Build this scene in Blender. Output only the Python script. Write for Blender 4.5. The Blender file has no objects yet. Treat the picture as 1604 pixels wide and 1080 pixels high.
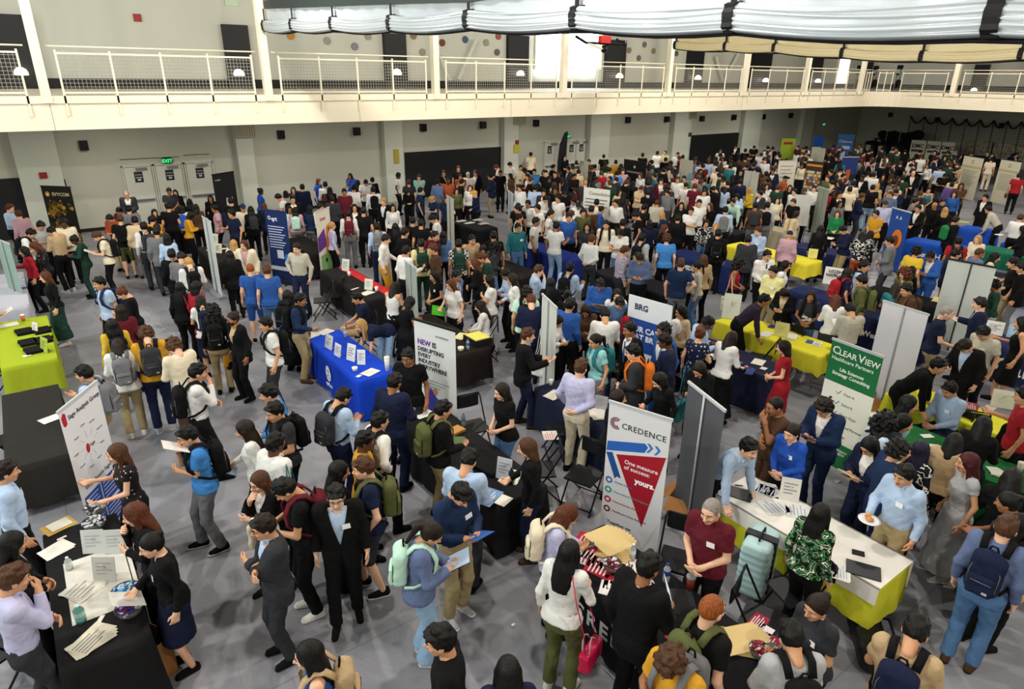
import bpy, math, random
import numpy as np
from mathutils import Matrix, Vector
from math import radians, sin, cos, pi, sqrt
random.seed(7)
SC = bpy.context.scene
COL = SC.collection
f32 = np.float32

# ------------------------------------------------------------------ camera model
FOC, CX, CY = 1040.0, 802.0, 540.0
PIT, ROLL, YAW, CH = radians(22.1), radians(0.75), radians(53.6), 5.4
_h = np.array([cos(YAW), sin(YAW), 0]); _r0 = np.array([sin(YAW), -cos(YAW), 0]); _z = np.array([0, 0, 1.0])
CF = _h*cos(PIT) - _z*sin(PIT); _U0 = _h*sin(PIT) + _z*cos(PIT)
CR = _r0*cos(ROLL) + _U0*sin(ROLL); CU = _U0*cos(ROLL) - _r0*sin(ROLL)
CC = np.array([0, 0, CH])
def ray(x, y): return CF + (x-CX)/FOC*CR - (y-CY)/FOC*CU
def atz(x, y, z): d = ray(x, y); return CC + d*(z-CH)/d[2]
def aty(x, y, Y): d = ray(x, y); return CC + d*Y/d[1]
def atx(x, y, X): d = ray(x, y); return CC + d*X/d[0]
def proj(p):
    d = np.array(p, float)-CC; w = d@CF
    return (CX+FOC*(d@CR)/w, CY-FOC*(d@CU)/w)

# ------------------------------------------------------------------ materials
MATS = {}
def srgb(h):
    h = h.lstrip('#'); v = [int(h[i:i+2], 16)/255 for i in (0, 2, 4)]
    return tuple((c/12.92 if c <= .04045 else ((c+.055)/1.055)**2.4) for c in v) + (1,)
def nt(name):
    m = bpy.data.materials.new(name); m.use_nodes = True
    t = m.node_tree; b = t.nodes['Principled BSDF']
    return m, t, b
def mat(name, col, rough=.7, metal=0, noise=0, nscale=8, bump=0, bscale=30, emis=0, spec=.3, sheen=0, trans=0, alpha=1):
    if name in MATS: return MATS[name]
    m, t, b = nt(name); c = srgb(col)
    b.inputs['Base Color'].default_value = c
    b.inputs['Roughness'].default_value = rough; b.inputs['Metallic'].default_value = metal
    b.inputs['Specular IOR Level'].default_value = spec
    if sheen: b.inputs['Sheen Weight'].default_value = sheen
    if trans: b.inputs['Transmission Weight'].default_value = trans
    if alpha < 1: b.inputs['Alpha'].default_value = alpha
    if emis:
        b.inputs['Emission Color'].default_value = c; b.inputs['Emission Strength'].default_value = emis
    if noise or bump:
        tc = t.nodes.new('ShaderNodeTexCoord')
    if noise:
        n = t.nodes.new('ShaderNodeTexNoise'); n.inputs['Scale'].default_value = nscale; n.inputs['Detail'].default_value = 3
        r = t.nodes.new('ShaderNodeMapRange'); r.inputs[3].default_value = 1-noise; r.inputs[4].default_value = 1+noise
        x = t.nodes.new('ShaderNodeMix'); x.data_type = 'RGBA'; x.blend_type = 'MULTIPLY'; x.inputs[0].default_value = 1
        x.inputs[6].default_value = c
        t.links.new(tc.outputs['Object'], n.inputs['Vector']); t.links.new(n.outputs['Fac'], r.inputs[0])
        t.links.new(r.outputs[0], x.inputs[7]); t.links.new(x.outputs[2], b.inputs['Base Color'])
    if bump:
        n = t.nodes.new('ShaderNodeTexNoise'); n.inputs['Scale'].default_value = bscale; n.inputs['Detail'].default_value = 2
        u = t.nodes.new('ShaderNodeBump'); u.inputs['Strength'].default_value = bump; u.inputs['Distance'].default_value = .02
        t.links.new(tc.outputs['Object'], n.inputs['Vector']); t.links.new(n.outputs['Fac'], u.inputs['Height'])
        t.links.new(u.outputs[0], b.inputs['Normal'])
    MATS[name] = m
    return m
def ramp_mat(name, kind, cols, scale, rough=.75, vec=(1, 1, 1), stops=None):
    """patterned cloth: kind = voronoi | noise | check | stripes"""
    if name in MATS: return MATS[name]
    m, t, b = nt(name); N = t.nodes.new; L = t.links.new
    tc = N('ShaderNodeTexCoord'); mp = N('ShaderNodeMapping'); mp.inputs['Scale'].default_value = vec
    L(tc.outputs['Object'], mp.inputs['Vector'])
    r = N('ShaderNodeValToRGB'); r.color_ramp.interpolation = 'CONSTANT'
    stops = stops or [i/len(cols) for i in range(len(cols))]
    e = r.color_ramp.elements
    e[0].position = stops[0]; e[0].color = srgb(cols[0]); e[1].position = stops[1]; e[1].color = srgb(cols[1])
    for s, c in zip(stops[2:], cols[2:]):
        q = e.new(s); q.color = srgb(c)
    if kind == 'voronoi':
        n = N('ShaderNodeTexVoronoi'); n.inputs['Scale'].default_value = scale; out = n.outputs['Distance']
    elif kind == 'noise':
        n = N('ShaderNodeTexNoise'); n.inputs['Scale'].default_value = scale; n.inputs['Detail'].default_value = 1; out = n.outputs['Fac']
    elif kind == 'check':
        n = N('ShaderNodeTexChecker'); n.inputs['Scale'].default_value = scale; out = n.outputs['Fac']
    else:
        n = N('ShaderNodeTexWave'); n.inputs['Scale'].default_value = scale; out = n.outputs['Fac']
    L(mp.outputs[0], n.inputs['Vector']); L(out, r.inputs[0]); L(r.outputs[0], b.inputs['Base Color'])
    b.inputs['Roughness'].default_value = rough; b.inputs['Specular IOR Level'].default_value = .2
    MATS[name] = m
    return m
HEX = dict(k='#0e0e10', ch='#303136', g='#6e6f73', lg='#a9aaad', w='#dddcd9', cr='#ddd2b8', lb='#a9bfdc', b='#2b559c', vb='#2552b4',
    nv='#171e38', r='#991f28', mr='#5c1a26', gn='#1f7a46', dg='#1f3b30', ol='#565a35', y='#d0ae34', mu='#c9942a', tn='#b39a76', kh='#9c8c68',
    br='#4a3526', pk='#bd98a2', pu='#5a4680', lv='#b7b6d6', tl='#2a6f78', mt='#b8dccb', rg='#9c4a2c', dn='#4d6f9a', ldn='#8fb0cf', sb='#3f80c4',
    co='#e3542c', dp='#2c2430', aq='#8fc6c8', sl='#5d6c90', py='#ddd79a', do='#1b2b4a', or_='#cf6a24', gb='#b7b2a2', bg='#cbb894')
CNAME = dict(k='black', ch='charcoal', g='grey', lg='light grey', w='white', cr='cream', lb='light blue', b='blue', vb='bright blue',
    nv='navy', r='red', mr='maroon', gn='green', dg='dark green', ol='olive', y='yellow', mu='mustard', tn='tan', kh='khaki',
    br='dark brown', pk='pink', pu='purple', lv='lavender', tl='teal', mt='mint', rg='rust', dn='denim blue', ldn='pale denim', sb='sky blue',
    co='orange red', dp='dark plum', aq='pale teal', sl='slate blue', py='pale yellow', do='dark blue', or_='orange', gb='stone', bg='beige',
    FL='green floral', BF='black floral', PD='polka-dot', PL='plaid', CK='checked', PR='printed', LF='pale floral', MP='maroon plaid')
def cloth(c):
    if c == 'FL': return ramp_mat('floral_cloth', 'noise', ['#101713', '#3c8a4a', '#0f1512', '#e4d3d0', '#25603a'], 16, stops=[0, .42, .5, .58, .63])
    if c == 'BF': return ramp_mat('black_floral_cloth', 'voronoi', ['#d6a8a0', '#18171b'], 17, stops=[0, .2])
    if c == 'PD': return ramp_mat('polka_cloth', 'voronoi', ['#dfe3ea', '#1b2340'], 18, stops=[0, .24])
    if c == 'PL': return ramp_mat('plaid_cloth', 'check', ['#22242a', '#c9c8c6'], 18)
    if c == 'CK': return ramp_mat('checked_cloth', 'check', ['#6b4d72', '#dcd6de'], 40)
    if c == 'PR': return ramp_mat('printed_cloth', 'noise', ['#141418', '#e3e1dc', '#17171b'], 13, stops=[0, .52, .6])
    if c == 'LF': return ramp_mat('pale_floral_cloth', 'voronoi', ['#c98f8f', '#cfdbe6', '#b7cbe0'], 22, stops=[0, .15, .45])
    if c == 'MP': return ramp_mat('maroon_plaid_cloth', 'check', ['#5c1a26', '#2b0f16'], 16)
    return mat('cloth_'+CNAME[c].replace(' ', '_'), HEX[c], .85, noise=.10, nscale=7, bump=.35, bscale=22, spec=.15)
SKIN = {1: '#e0b193', 2: '#cc9873', 3: '#9c6a47', 4: '#5a3a28'}
def skin(i): return mat('skin_tone_%d' % i, SKIN[i], .5, noise=.05, nscale=30, spec=.35)
HAIRC = dict(k='#090706', b='#1c110b', n='#4a2e1b', a='#532a14', y='#b38b52', g='#8d8781', r='#8c4a1e', p='#1c1530', m='#3f0f12')
HNAME = dict(k='black', b='dark', n='brown', a='auburn', y='blonde', g='grey', r='ginger', p='purple-black', m='dark red')
def hairm(c):
    nm = 'hair_'+HNAME[c].replace('-', '_').replace(' ', '_')
    if nm in MATS: return MATS[nm]
    m, t, b = nt(nm); N = t.nodes.new; L = t.links.new
    tc = N('ShaderNodeTexCoord'); mp = N('ShaderNodeMapping'); mp.inputs['Scale'].default_value = (90, 90, 9); L(tc.outputs['Object'], mp.inputs['Vector'])
    n = N('ShaderNodeTexNoise'); n.inputs['Scale'].default_value = 1; n.inputs['Detail'].default_value = 2; L(mp.outputs[0], n.inputs['Vector'])
    r = N('ShaderNodeValToRGB'); e = r.color_ramp.elements; c0 = srgb(HAIRC[c]); e[0].position = .35; e[0].color = tuple(v*.6 for v in c0[:3])+(1,); e[1].position = .7; e[1].color = tuple(min(1, v*1.35+.003) for v in c0[:3])+(1,)
    L(n.outputs['Fac'], r.inputs[0]); L(r.outputs[0], b.inputs['Base Color'])
    u = N('ShaderNodeBump'); u.inputs['Strength'].default_value = .6; u.inputs['Distance'].default_value = .01; L(n.outputs['Fac'], u.inputs['Height']); L(u.outputs[0], b.inputs['Normal'])
    b.inputs['Roughness'].default_value = .5; b.inputs['Specular IOR Level'].default_value = .22
    MATS[nm] = m
    return m

# ------------------------------------------------------------------ volumes -> meshes
class Vol:
    def __init__(s, lo, hi, h):
        s.h = h
        s.ax = [np.arange(lo[i]-2*h, hi[i]+3*h, h, dtype=f32) for i in range(3)]
        s.F = np.full([len(a) for a in s.ax], .5, f32)
    def win(s, lo, hi):
        sl, g = [], []
        for i in range(3):
            a = max(0, int((lo[i]-s.ax[i][0])/s.h)-1); b = min(len(s.ax[i]), int((hi[i]-s.ax[i][0])/s.h)+3)
            if b <= a: return None, None
            sl.append(slice(a, b)); sh = [1, 1, 1]; sh[i] = b-a; g.append(s.ax[i][a:b].reshape(sh))
        return tuple(sl), g
    def put(s, sl, d, k, op='u'):
        A = s.F[sl]
        if op == 'u':
            if k > 0:
                h = np.maximum(k-np.abs(A-d), 0)/k
                s.F[sl] = np.minimum(A, d)-h*h*k*.25
            else: s.F[sl] = np.minimum(A, d)
        elif op == 's':
            d = -d
            if k > 0:
                h = np.maximum(k-np.abs(A-d), 0)/k
                s.F[sl] = np.maximum(A, d)+h*h*k*.25
            else: s.F[sl] = np.maximum(A, d)
        else: s.F[sl] = np.maximum(A, d)
    def rc(s, a, b, ra, rb, k=.02, fa=0, fb=0, op='u'):
        a = np.array(a, f32); b = np.array(b, f32); m = max(ra, rb)+k+s.h*2
        sl, g = s.win(np.minimum(a, b)-m, np.maximum(a, b)+m)
        if sl is None: return
        ba = b-a; L2 = float(ba@ba)+1e-9; L = sqrt(L2)
        P = [g[i]-a[i] for i in range(3)]
        tt = (P[0]*ba[0]+P[1]*ba[1]+P[2]*ba[2])/L2; t = np.clip(tt, 0, 1)
        d = np.sqrt((P[0]-ba[0]*t)**2+(P[1]-ba[1]*t)**2+(P[2]-ba[2]*t)**2)-(ra+(rb-ra)*t)
        if fa: d = np.maximum(d, -tt*L)
        if fb: d = np.maximum(d, (tt-1)*L)
        s.put(sl, d, k, op)
    def el(s, c, r, k=.02, M=None, op='u'):
        c = np.array(c, f32); r = np.array(r, f32)
        if M is not None:
            Q = np.array(M.to_3x3()); c = np.array(M @ Vector(c.tolist()), f32)
        m = float(r.max())+k+s.h*2
        sl, g = s.win(c-m, c+m)
        if sl is None: return
        P = [g[i]-c[i] for i in range(3)]
        if M is not None: P = [P[0]*Q[0, j]+P[1]*Q[1, j]+P[2]*Q[2, j] for j in range(3)]
        k0 = np.sqrt((P[0]/r[0])**2+(P[1]/r[1])**2+(P[2]/r[2])**2)+1e-6
        k1 = np.sqrt((P[0]/r[0]**2)**2+(P[1]/r[1]**2)**2+(P[2]/r[2]**2)**2)+1e-6
        s.put(sl, k0*(k0-1)/k1, k, op)
    def bx(s, c, r, rd=.02, k=.0, M=None, op='u'):
        c = np.array(c, f32); r = np.array(r, f32)
        Q = None
        if M is not None:
            Q = np.array(M.to_3x3()); c = np.array(M @ Vector(c.tolist()), f32)
        m = float(np.linalg.norm(r))+k+s.h*2
        sl, g = s.win(c-m, c+m)
        if sl is None: return
        P = [g[i]-c[i] for i in range(3)]
        if Q is not None: P = [P[0]*Q[0, j]+P[1]*Q[1, j]+P[2]*Q[2, j] for j in range(3)]
        q = [np.abs(P[j])-(r[j]-rd) for j in range(3)]
        d = np.sqrt(np.maximum(q[0], 0)**2+np.maximum(q[1], 0)**2+np.maximum(q[2], 0)**2)+np.minimum(np.maximum(np.maximum(q[0], q[1]), q[2]), 0)-rd
        s.put(sl, d, k, op)
    def loft(s, M, zs, A, B, Y, k=.02, p=2.3, op='u', caps=True):
        """stacked ellipses in frame M"""
        Mi = np.array(M.inverted())
        rr = max(max(A), max(B))+abs(max(Y, key=abs)); pts = []
        for z in (zs[0], zs[-1]):
            for x in (-rr, rr):
                for y in (-rr, rr): pts.append(np.array(M @ Vector((x, y, z))))
        pts = np.array(pts); m = k+s.h*2
        sl, g = s.win(pts.min(0)-m, pts.max(0)+m)
        if sl is None: return
        P = [Mi[j, 0]*g[0]+Mi[j, 1]*g[1]+Mi[j, 2]*g[2]+Mi[j, 3] for j in range(3)]
        a = np.interp(P[2], zs, A).astype(f32); b = np.interp(P[2], zs, B).astype(f32); y = np.interp(P[2], zs, Y).astype(f32)
        q = (np.abs(P[0]/a)**p+np.abs((P[1]-y)/b)**p)**(1/p)
        d = (q-1)*np.minimum(a, b)
        if caps: d = np.maximum(np.maximum(d, zs[0]-P[2]), P[2]-zs[-1])
        s.put(sl, d, k, op)
    def plane(s, M, n, off):
        """keep where n.p_local < off"""
        Mi = np.array(M.inverted()); n = np.array(n)
        w = n@Mi[:3, :3]; c = float(n@Mi[:3, 3])-off
        d = w[0]*s.ax[0].reshape(-1, 1, 1)+w[1]*s.ax[1].reshape(1, -1, 1)+w[2]*s.ax[2].reshape(1, 1, -1)+c
        s.F = np.maximum(s.F, d.astype(f32))
    def noise(s, amp, f, seed=0):
        X, Y, Z = s.ax[0].reshape(-1, 1, 1), s.ax[1].reshape(1, -1, 1), s.ax[2].reshape(1, 1, -1)
        q = seed*1.7
        s.F = s.F + amp*(np.sin(X*f*1.0+Y*f*.6+q)*np.sin(Z*f*1.3+X*f*.5+q*2)+.6*np.sin(Y*f*1.9-Z*f*1.1+q*3)*np.sin(X*f*2.1+Z*f*.4)).astype(f32)
    def curls(s, amp, f, seed=1):
        X, Y, Z = s.ax[0].reshape(-1, 1, 1), s.ax[1].reshape(1, -1, 1), s.ax[2].reshape(1, 1, -1); rr = random.Random(seed); t = 0
        for k in range(9):
            d = Vector((rr.gauss(0, 1), rr.gauss(0, 1), rr.gauss(0, 1))).normalized()*f*rr.uniform(.6, 1.5); t = t+np.sin(X*d.x+Y*d.y+Z*d.z+rr.uniform(0, 6))
        s.F = s.F+(amp*t/2.2).astype(f32)
    def mesh(s):
        F = s.F; S = F < 0
        nx, ny, nz = F.shape
        c = S[:-1, :-1, :-1].astype(np.int8)
        tot = sum(S[i:nx-1+i, j:ny-1+j, k:nz-1+k].astype(np.int8) for i in (0, 1) for j in (0, 1) for k in (0, 1))
        I, J, K = np.nonzero((tot > 0) & (tot < 8))
        n = len(I)
        if n == 0: return np.zeros((0, 3)), np.zeros((0, 4), int)
        off = [(i, j, k) for i in (0, 1) for j in (0, 1) for k in (0, 1)]
        V = np.stack([F[I+a, J+b, K+c] for a, b, c in off], 1)
        acc = np.zeros((n, 3)); cnt = np.zeros(n)
        for p in range(8):
            for q in range(p+1, 8):
                o1, o2 = off[p], off[q]
                if sum(abs(o1[i]-o2[i]) for i in range(3)) != 1: continue
                v1, v2 = V[:, p], V[:, q]; m = (v1 < 0) != (v2 < 0)
                t = np.where(m, v1/(v1-v2+1e-12), 0)
                for ax in range(3): acc[:, ax] += np.where(m, o1[ax]+t*(o2[ax]-o1[ax]), 0)
                cnt += m
        acc /= cnt[:, None]
        pos = np.stack([s.ax[0][0]+(I+acc[:, 0])*s.h, s.ax[1][0]+(J+acc[:, 1])*s.h, s.ax[2][0]+(K+acc[:, 2])*s.h], 1)
        idx = np.full(tot.shape, -1, np.int32); idx[I, J, K] = np.arange(n)
        Q = []
        for ax in range(3):
            o = [(0, 0, 0)]*2
            A = S[:-1] if ax == 0 else S[:, :-1] if ax == 1 else S[:, :, :-1]
            B = S[1:] if ax == 0 else S[:, 1:] if ax == 1 else S[:, :, 1:]
            e = np.nonzero(A != B); i, j, k = e
            b1, b2 = [(1, 2), (2, 0), (0, 1)][ax]
            cc = [i, j, k]
            ok = (cc[b1] > 0) & (cc[b2] > 0) & (cc[b1] < tot.shape[b1]) & (cc[b2] < tot.shape[b2])
            i, j, k = i[ok], j[ok], k[ok]
            def at(d1, d2):
                c2 = [i.copy(), j.copy(), k.copy()]; c2[b1] -= d1; c2[b2] -= d2
                return idx[c2[0], c2[1], c2[2]]
            q = np.stack([at(1, 1), at(0, 1), at(0, 0), at(1, 0)], 1)
            fl = A[e[0][ok], e[1][ok], e[2][ok]]
            q[~fl] = q[~fl][:, ::-1]
            Q.append(q)
        Q = np.concatenate(Q); Q = Q[(Q >= 0).all(1)]
        return pos, Q
def newmesh(name, parts, smooth=True):
    """parts: list of (verts, quads/tris array, mat_index or array)"""
    me = bpy.data.meshes.new(name); vs, loops, starts, tot, mi = [], [], [], [], []
    o = 0; lo = 0
    for v, q, m in parts:
        v = np.asarray(v, f32); q = np.asarray(q)
        if len(q) == 0: continue
        vs.append(v); w = q.shape[1]; loops.append((q+o).ravel()); starts.append(lo+np.arange(len(q))*w); tot.append(np.full(len(q), w))
        mi.append(np.full(len(q), m) if np.isscalar(m) else m); o += len(v); lo += len(q)*w
    vs = np.concatenate(vs); loops = np.concatenate(loops); starts = np.concatenate(starts)
    me.vertices.add(len(vs)); me.vertices.foreach_set('co', vs.ravel())
    me.loops.add(len(loops)); me.loops.foreach_set('vertex_index', loops.astype(np.int32))
    me.polygons.add(len(starts)); me.polygons.foreach_set('loop_start', starts.astype(np.int32))
    me.polygons.foreach_set('material_index', np.concatenate(mi).astype(np.int32))
    if smooth: me.polygons.foreach_set('use_smooth', np.ones(len(starts), bool))
    me.update(calc_edges=True)
    return me
def ob(name, me, parent=None, mats=None, M=None, link_obj=False):
    o = bpy.data.objects.new(name, me); COL.objects.link(o)
    if parent is not None: o.parent = parent
    if M is not None: o.matrix_local = M
    if mats:
        if link_obj:
            while len(me.materials) < len(mats): me.materials.append(None)
            for i, m in enumerate(mats):
                o.material_slots[i].link = 'OBJECT'; o.material_slots[i].material = m
        elif len(me.materials) == 0:
            for m in mats: me.materials.append(m)
    return o
def tag(o, label=None, cat=None, group=None, kind=None):
    if label: o['label'] = label
    if cat: o['category'] = cat
    if group: o['group'] = group
    if kind: o['kind'] = kind
    return o
def empty(name, loc=(0, 0, 0), rz=0):
    o = bpy.data.objects.new(name, None); COL.objects.link(o); o.location = loc; o.rotation_euler = (0, 0, rz); o.empty_display_size = .1
    return o
class MB:
    """collects boxes, prisms, tubes into one mesh"""
    def __init__(s): s.v, s.f, s.m = [], [], []
    def face(s, pts, m=0):
        b = len(s.v); s.v += [tuple(p) for p in pts]; s.f.append(tuple(range(b, b+len(pts)))); s.m.append(m)
    def box(s, lo, hi, m=0, M=None):
        x0, y0, z0 = lo; x1, y1, z1 = hi; b = len(s.v)
        P = [(x0, y0, z0), (x1, y0, z0), (x1, y1, z0), (x0, y1, z0), (x0, y0, z1), (x1, y0, z1), (x1, y1, z1), (x0, y1, z1)]
        if M is not None: P = [tuple(M @ Vector(p)) for p in P]
        s.v += P
        for q in ((0, 3, 2, 1), (4, 5, 6, 7), (0, 1, 5, 4), (1, 2, 6, 5), (2, 3, 7, 6), (3, 0, 4, 7)):
            s.f.append(tuple(b+i for i in q)); s.m.append(m)
        return s
    def tube(s, pts, r, n=8, m=0, closed=False):
        pts = [Vector(p) for p in pts]; b = len(s.v); N = len(pts); rs = r if isinstance(r, (list, tuple)) else [r]*N
        prev = None
        for i, p in enumerate(pts):
            d = (pts[(i+1) % N]-pts[i-1]) if closed else (pts[min(i+1, N-1)]-pts[max(i-1, 0)])
            d.normalize()
            u = (prev - d*prev.dot(d)) if prev is not None else (Vector((0, 0, 1)).cross(d) if abs(d.z) < .9 else Vector((1, 0, 0)).cross(d))
            u.normalize(); prev = u; w = d.cross(u)
            for j in range(n):
                a = 2*pi*j/n; s.v.append(tuple(p+(u*cos(a)+w*sin(a))*rs[i]))
        for i in range(N if closed else N-1):
            for j in range(n):
                a = b+i*n+j; c = b+i*n+(j+1) % n; i2 = (i+1) % N
                s.f.append((a, c, b+i2*n+(j+1) % n, b+i2*n+j)); s.m.append(m)
        if not closed:
            s.f.append(tuple(b+j for j in reversed(range(n)))); s.m.append(m)
            s.f.append(tuple(b+(N-1)*n+j for j in range(n))); s.m.append(m)
        return s
    def cyl(s, c, r, z0, z1, n=16, m=0, r2=None):
        return s.tube([(c[0], c[1], z0), (c[0], c[1], z1)], [r, r if r2 is None else r2], n, m)
    def lathe(s, c, prof, n=20, m=0):
        b = len(s.v)
        for r, z in prof:
            for j in range(n):
                a = 2*pi*j/n; s.v.append((c[0]+r*cos(a), c[1]+r*sin(a), c[2]+z))
        for i in range(len(prof)-1):
            for j in range(n):
                s.f.append((b+i*n+j, b+i*n+(j+1) % n, b+(i+1)*n+(j+1) % n, b+(i+1)*n+j)); s.m.append(m)
        return s
    def sph(s, c, r, n=10, m=0):
        r = r if isinstance(r, (tuple, list)) else (r, r, r); b = len(s.v); k = n//2
        for i in range(k+1):
            t = pi*i/k
            for j in range(n):
                a = 2*pi*j/n; s.v.append((c[0]+r[0]*sin(t)*cos(a), c[1]+r[1]*sin(t)*sin(a), c[2]+r[2]*cos(t)))
        for i in range(k):
            for j in range(n):
                s.f.append((b+i*n+j, b+(i+1)*n+j, b+(i+1)*n+(j+1) % n, b+i*n+(j+1) % n)); s.m.append(m)
        return s
    def mesh(s, name, smooth=False):
        me = bpy.data.meshes.new(name); me.from_pydata(s.v, [], s.f); me.polygons.foreach_set('material_index', s.m)
        if smooth: me.polygons.foreach_set('use_smooth', [True]*len(s.f))
        me.update(); return me
    def build(s, name, mats, parent=None, smooth=False, M=None):
        mats = mats if isinstance(mats, (list, tuple)) else [mats]
        return ob(name, s.mesh(name, smooth), parent, mats, M)
def TR(x, y, z): return Matrix.Translation((x, y, z))
def RX(a): return Matrix.Rotation(radians(a), 4, 'X')
def RY(a): return Matrix.Rotation(radians(a), 4, 'Y')
def RZ(a): return Matrix.Rotation(radians(a), 4, 'Z')
# ------------------------------------------------------------------ people: poses
# name: lean, pitch, R wrist, L wrist (torso frame), legs, curl
POSES = {
 'st': (2, 4, (.24, .04, -.03), (-.24, .04, -.03), 'a'),
 'sb': (0, 12, (.25, .00, -.02), (-.25, .06, -.02), 'b'),
 'ph': (4, 34, (.07, .26, .24), (-.06, .27, .22), 'a'),
 'pd': (3, 30, (.10, .28, .20), (-.25, .03, -.02), 'b'),
 'on': (2, 4, (.20, .32, .26), (-.24, .03, -.03), 'b'),
 'cl': (3, 8, (.06, .20, .09), (-.05, .21, .11), 'a'),
 'hp': (0, 5, (.21, .02, .08), (-.24, .04, -.03), 'b'),
 'pp': (3, 10, (.12, .28, .14), (-.24, .03, -.03), 'a'),
 'wk': (5, 6, (.24, .20, .00), (-.24, -.16, .02), 'w'),
 'xr': (0, 6, (-.11, .19, .27), (.12, .21, .23), 'a'),
 'ch': (3, 10, (.03, .18, .47), (.06, .22, .21), 'b'),
 'pk': (0, 6, (.20, .06, .01), (-.20, .06, .01), 'b'),
 'ln': (40, -8, (.24, .42, .12), (-.25, .38, .10), 'b'),
 'bn': (72, -20, (.10, .52, .42), (-.16, .55, .38), 'b'),
 'si': (6, 18, (.09, .30, .12), (-.08, .32, .14), 's'),
 'tg': (3, 2, (.22, .36, .30), (-.16, .33, .20), 'b'),
 'bh': (2, 6, (.06, -.17, .08), (-.23, .14, .02), 'a'),
}
PWORD = dict(st='arms at sides', sb='standing relaxed', ph='looking down at phone', pd='reading downward', on='gesturing with one hand',
  cl='hands clasped', hp='hand on hip', pp='forearm raised holding something', wk='walking', xr='arms crossed', ch='hand at chin', pk='hands in pockets',
  ln='leaning on table', bn='bent over table', si='seated', tg='gesturing with both hands', bh='hand behind back')
LEGS = {  # pelvis z, R ankle, L ankle, knee hint
 'a': (.95, (.10, .02, .08), (-.10, -.02, .08)),
 'b': (.945, (.12, .13, .08), (-.10, -.06, .08)),
 'w': (.92, (.08, .29, .08), (-.08, -.27, .13)),
 's': (.54, (.13, .40, .08), (-.13, .44, .08)),
}
def ik(a, t, l1, l2, hint):
    a, t, hint = Vector(a), Vector(t), Vector(hint)
    d = t-a; L = min(d.length, (l1+l2)*.998); d.normalize(); t = a+d*L
    x = (l1*l1-l2*l2+L*L)/(2*L); h = sqrt(max(l1*l1-x*x, 0))
    n = hint-d*hint.dot(d); n.normalize()
    return a+d*x+n*h, t
RIG = {}
def rig(pose, fem):
    key = (pose, fem)
    if key in RIG: return RIG[key]
    dn = pose.endswith('+'); up = pose.endswith('-')
    lean, pitch, rw, lw, lg = POSES[pose.rstrip('+-')]
    if dn: pitch += 26
    if up: pitch -= 14
    pz, ra, la = LEGS[lg]
    R = dict(lg=lg)
    T = TR(0, 0, pz) @ RX(-lean); R['T'] = T; R['pz'] = pz
    P = TR(0, 0, pz) @ RX(-lean*.35); R['P'] = P
    sw = .15 if fem else .168
    for s, nm, w in ((1, 'R', rw), (-1, 'L', lw)):
        sh = T @ Vector((s*sw, 0, .475)); t = T @ Vector(w)
        inner = w[0]*s
        hint = T.to_3x3() @ Vector((s*(.9 if inner < .15 or pose[:2] in ('hp', 'bh', 'pk') else .25), -.25 if pose[:2] == 'xr' else -.7 if w[1] > -.05 else .1, -.75 if pose[:2] != 'hp' else -.1))
        e, wr = ik(sh, t, .285, .25, hint)
        d = (wr-e).normalized()
        if lean > 30 or (w[2] < .0 and abs(w[0]) > .15): hd = d
        else: hd = (d+Vector((-s*.35, .1, .0))).normalized()
        if lean > 30: hd = (d+Vector((0, .6, .15))).normalized()
        pn = Vector((-s, .1, -.2)) if (w[2] < .12 and lean < 30) else Vector((-s*.4, 0, -1) if lean > 30 else (-s*.5, -.1, .8) if pose[:2] in ('ph', 'pd', 'pp', 'on', 'tg') else (-s*.4, -.8, 0))
        pn = (pn-hd*pn.dot(hd)).normalized()
        R[nm] = (sh, e, wr, hd, pn)
    for s, nm, an in ((1, 'r', ra), (-1, 'l', la)):
        hp = P @ Vector((s*.088, 0, -.03))
        kn, ak = ik(hp, an, .43, .43, (s*.1, 1, 0 if lg != 's' else .8))
        R[nm] = (hp, kn, ak)
    hb = T @ TR(0, .0, .53)
    Hm = Matrix.Translation(hb.translation) @ RX(-(lean*.55+pitch)) @ TR(0, .03, .115)
    R['H'] = Hm; R['top'] = Hm @ Vector((0, -.01, .122)); R['neck'] = hb.translation
    RIG[key] = R
    return R
TZM = ([-.12, -.04, .05, .15, .25, .35, .43, .50], [.155, .165, .148, .145, .160, .170, .160, .10], [.105, .112, .10, .100, .108, .112, .095, .06], [0, -.005, 0, .005, .005, 0, -.008, -.01])
TZF = ([-.12, -.04, .05, .15, .25, .35, .43, .50], [.165, .172, .142, .122, .132, .142, .135, .08], [.110, .118, .098, .088, .112, .118, .085, .05], [-.01, -.015, 0, .005, .015, .012, -.008, -.01])
def torso(V, T, fem, o, z0=-.12, z1=.5, k=.03):
    zs, a, b, y = TZF if fem else TZM
    zz = [z0]+[z for z in zs if z0 < z < z1]+[z1]
    V.loft(T, zz, [np.interp(z, zs, a)+o for z in zz], [np.interp(z, zs, b)+o for z in zz], [np.interp(z, zs, y) for z in zz], k)
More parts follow.
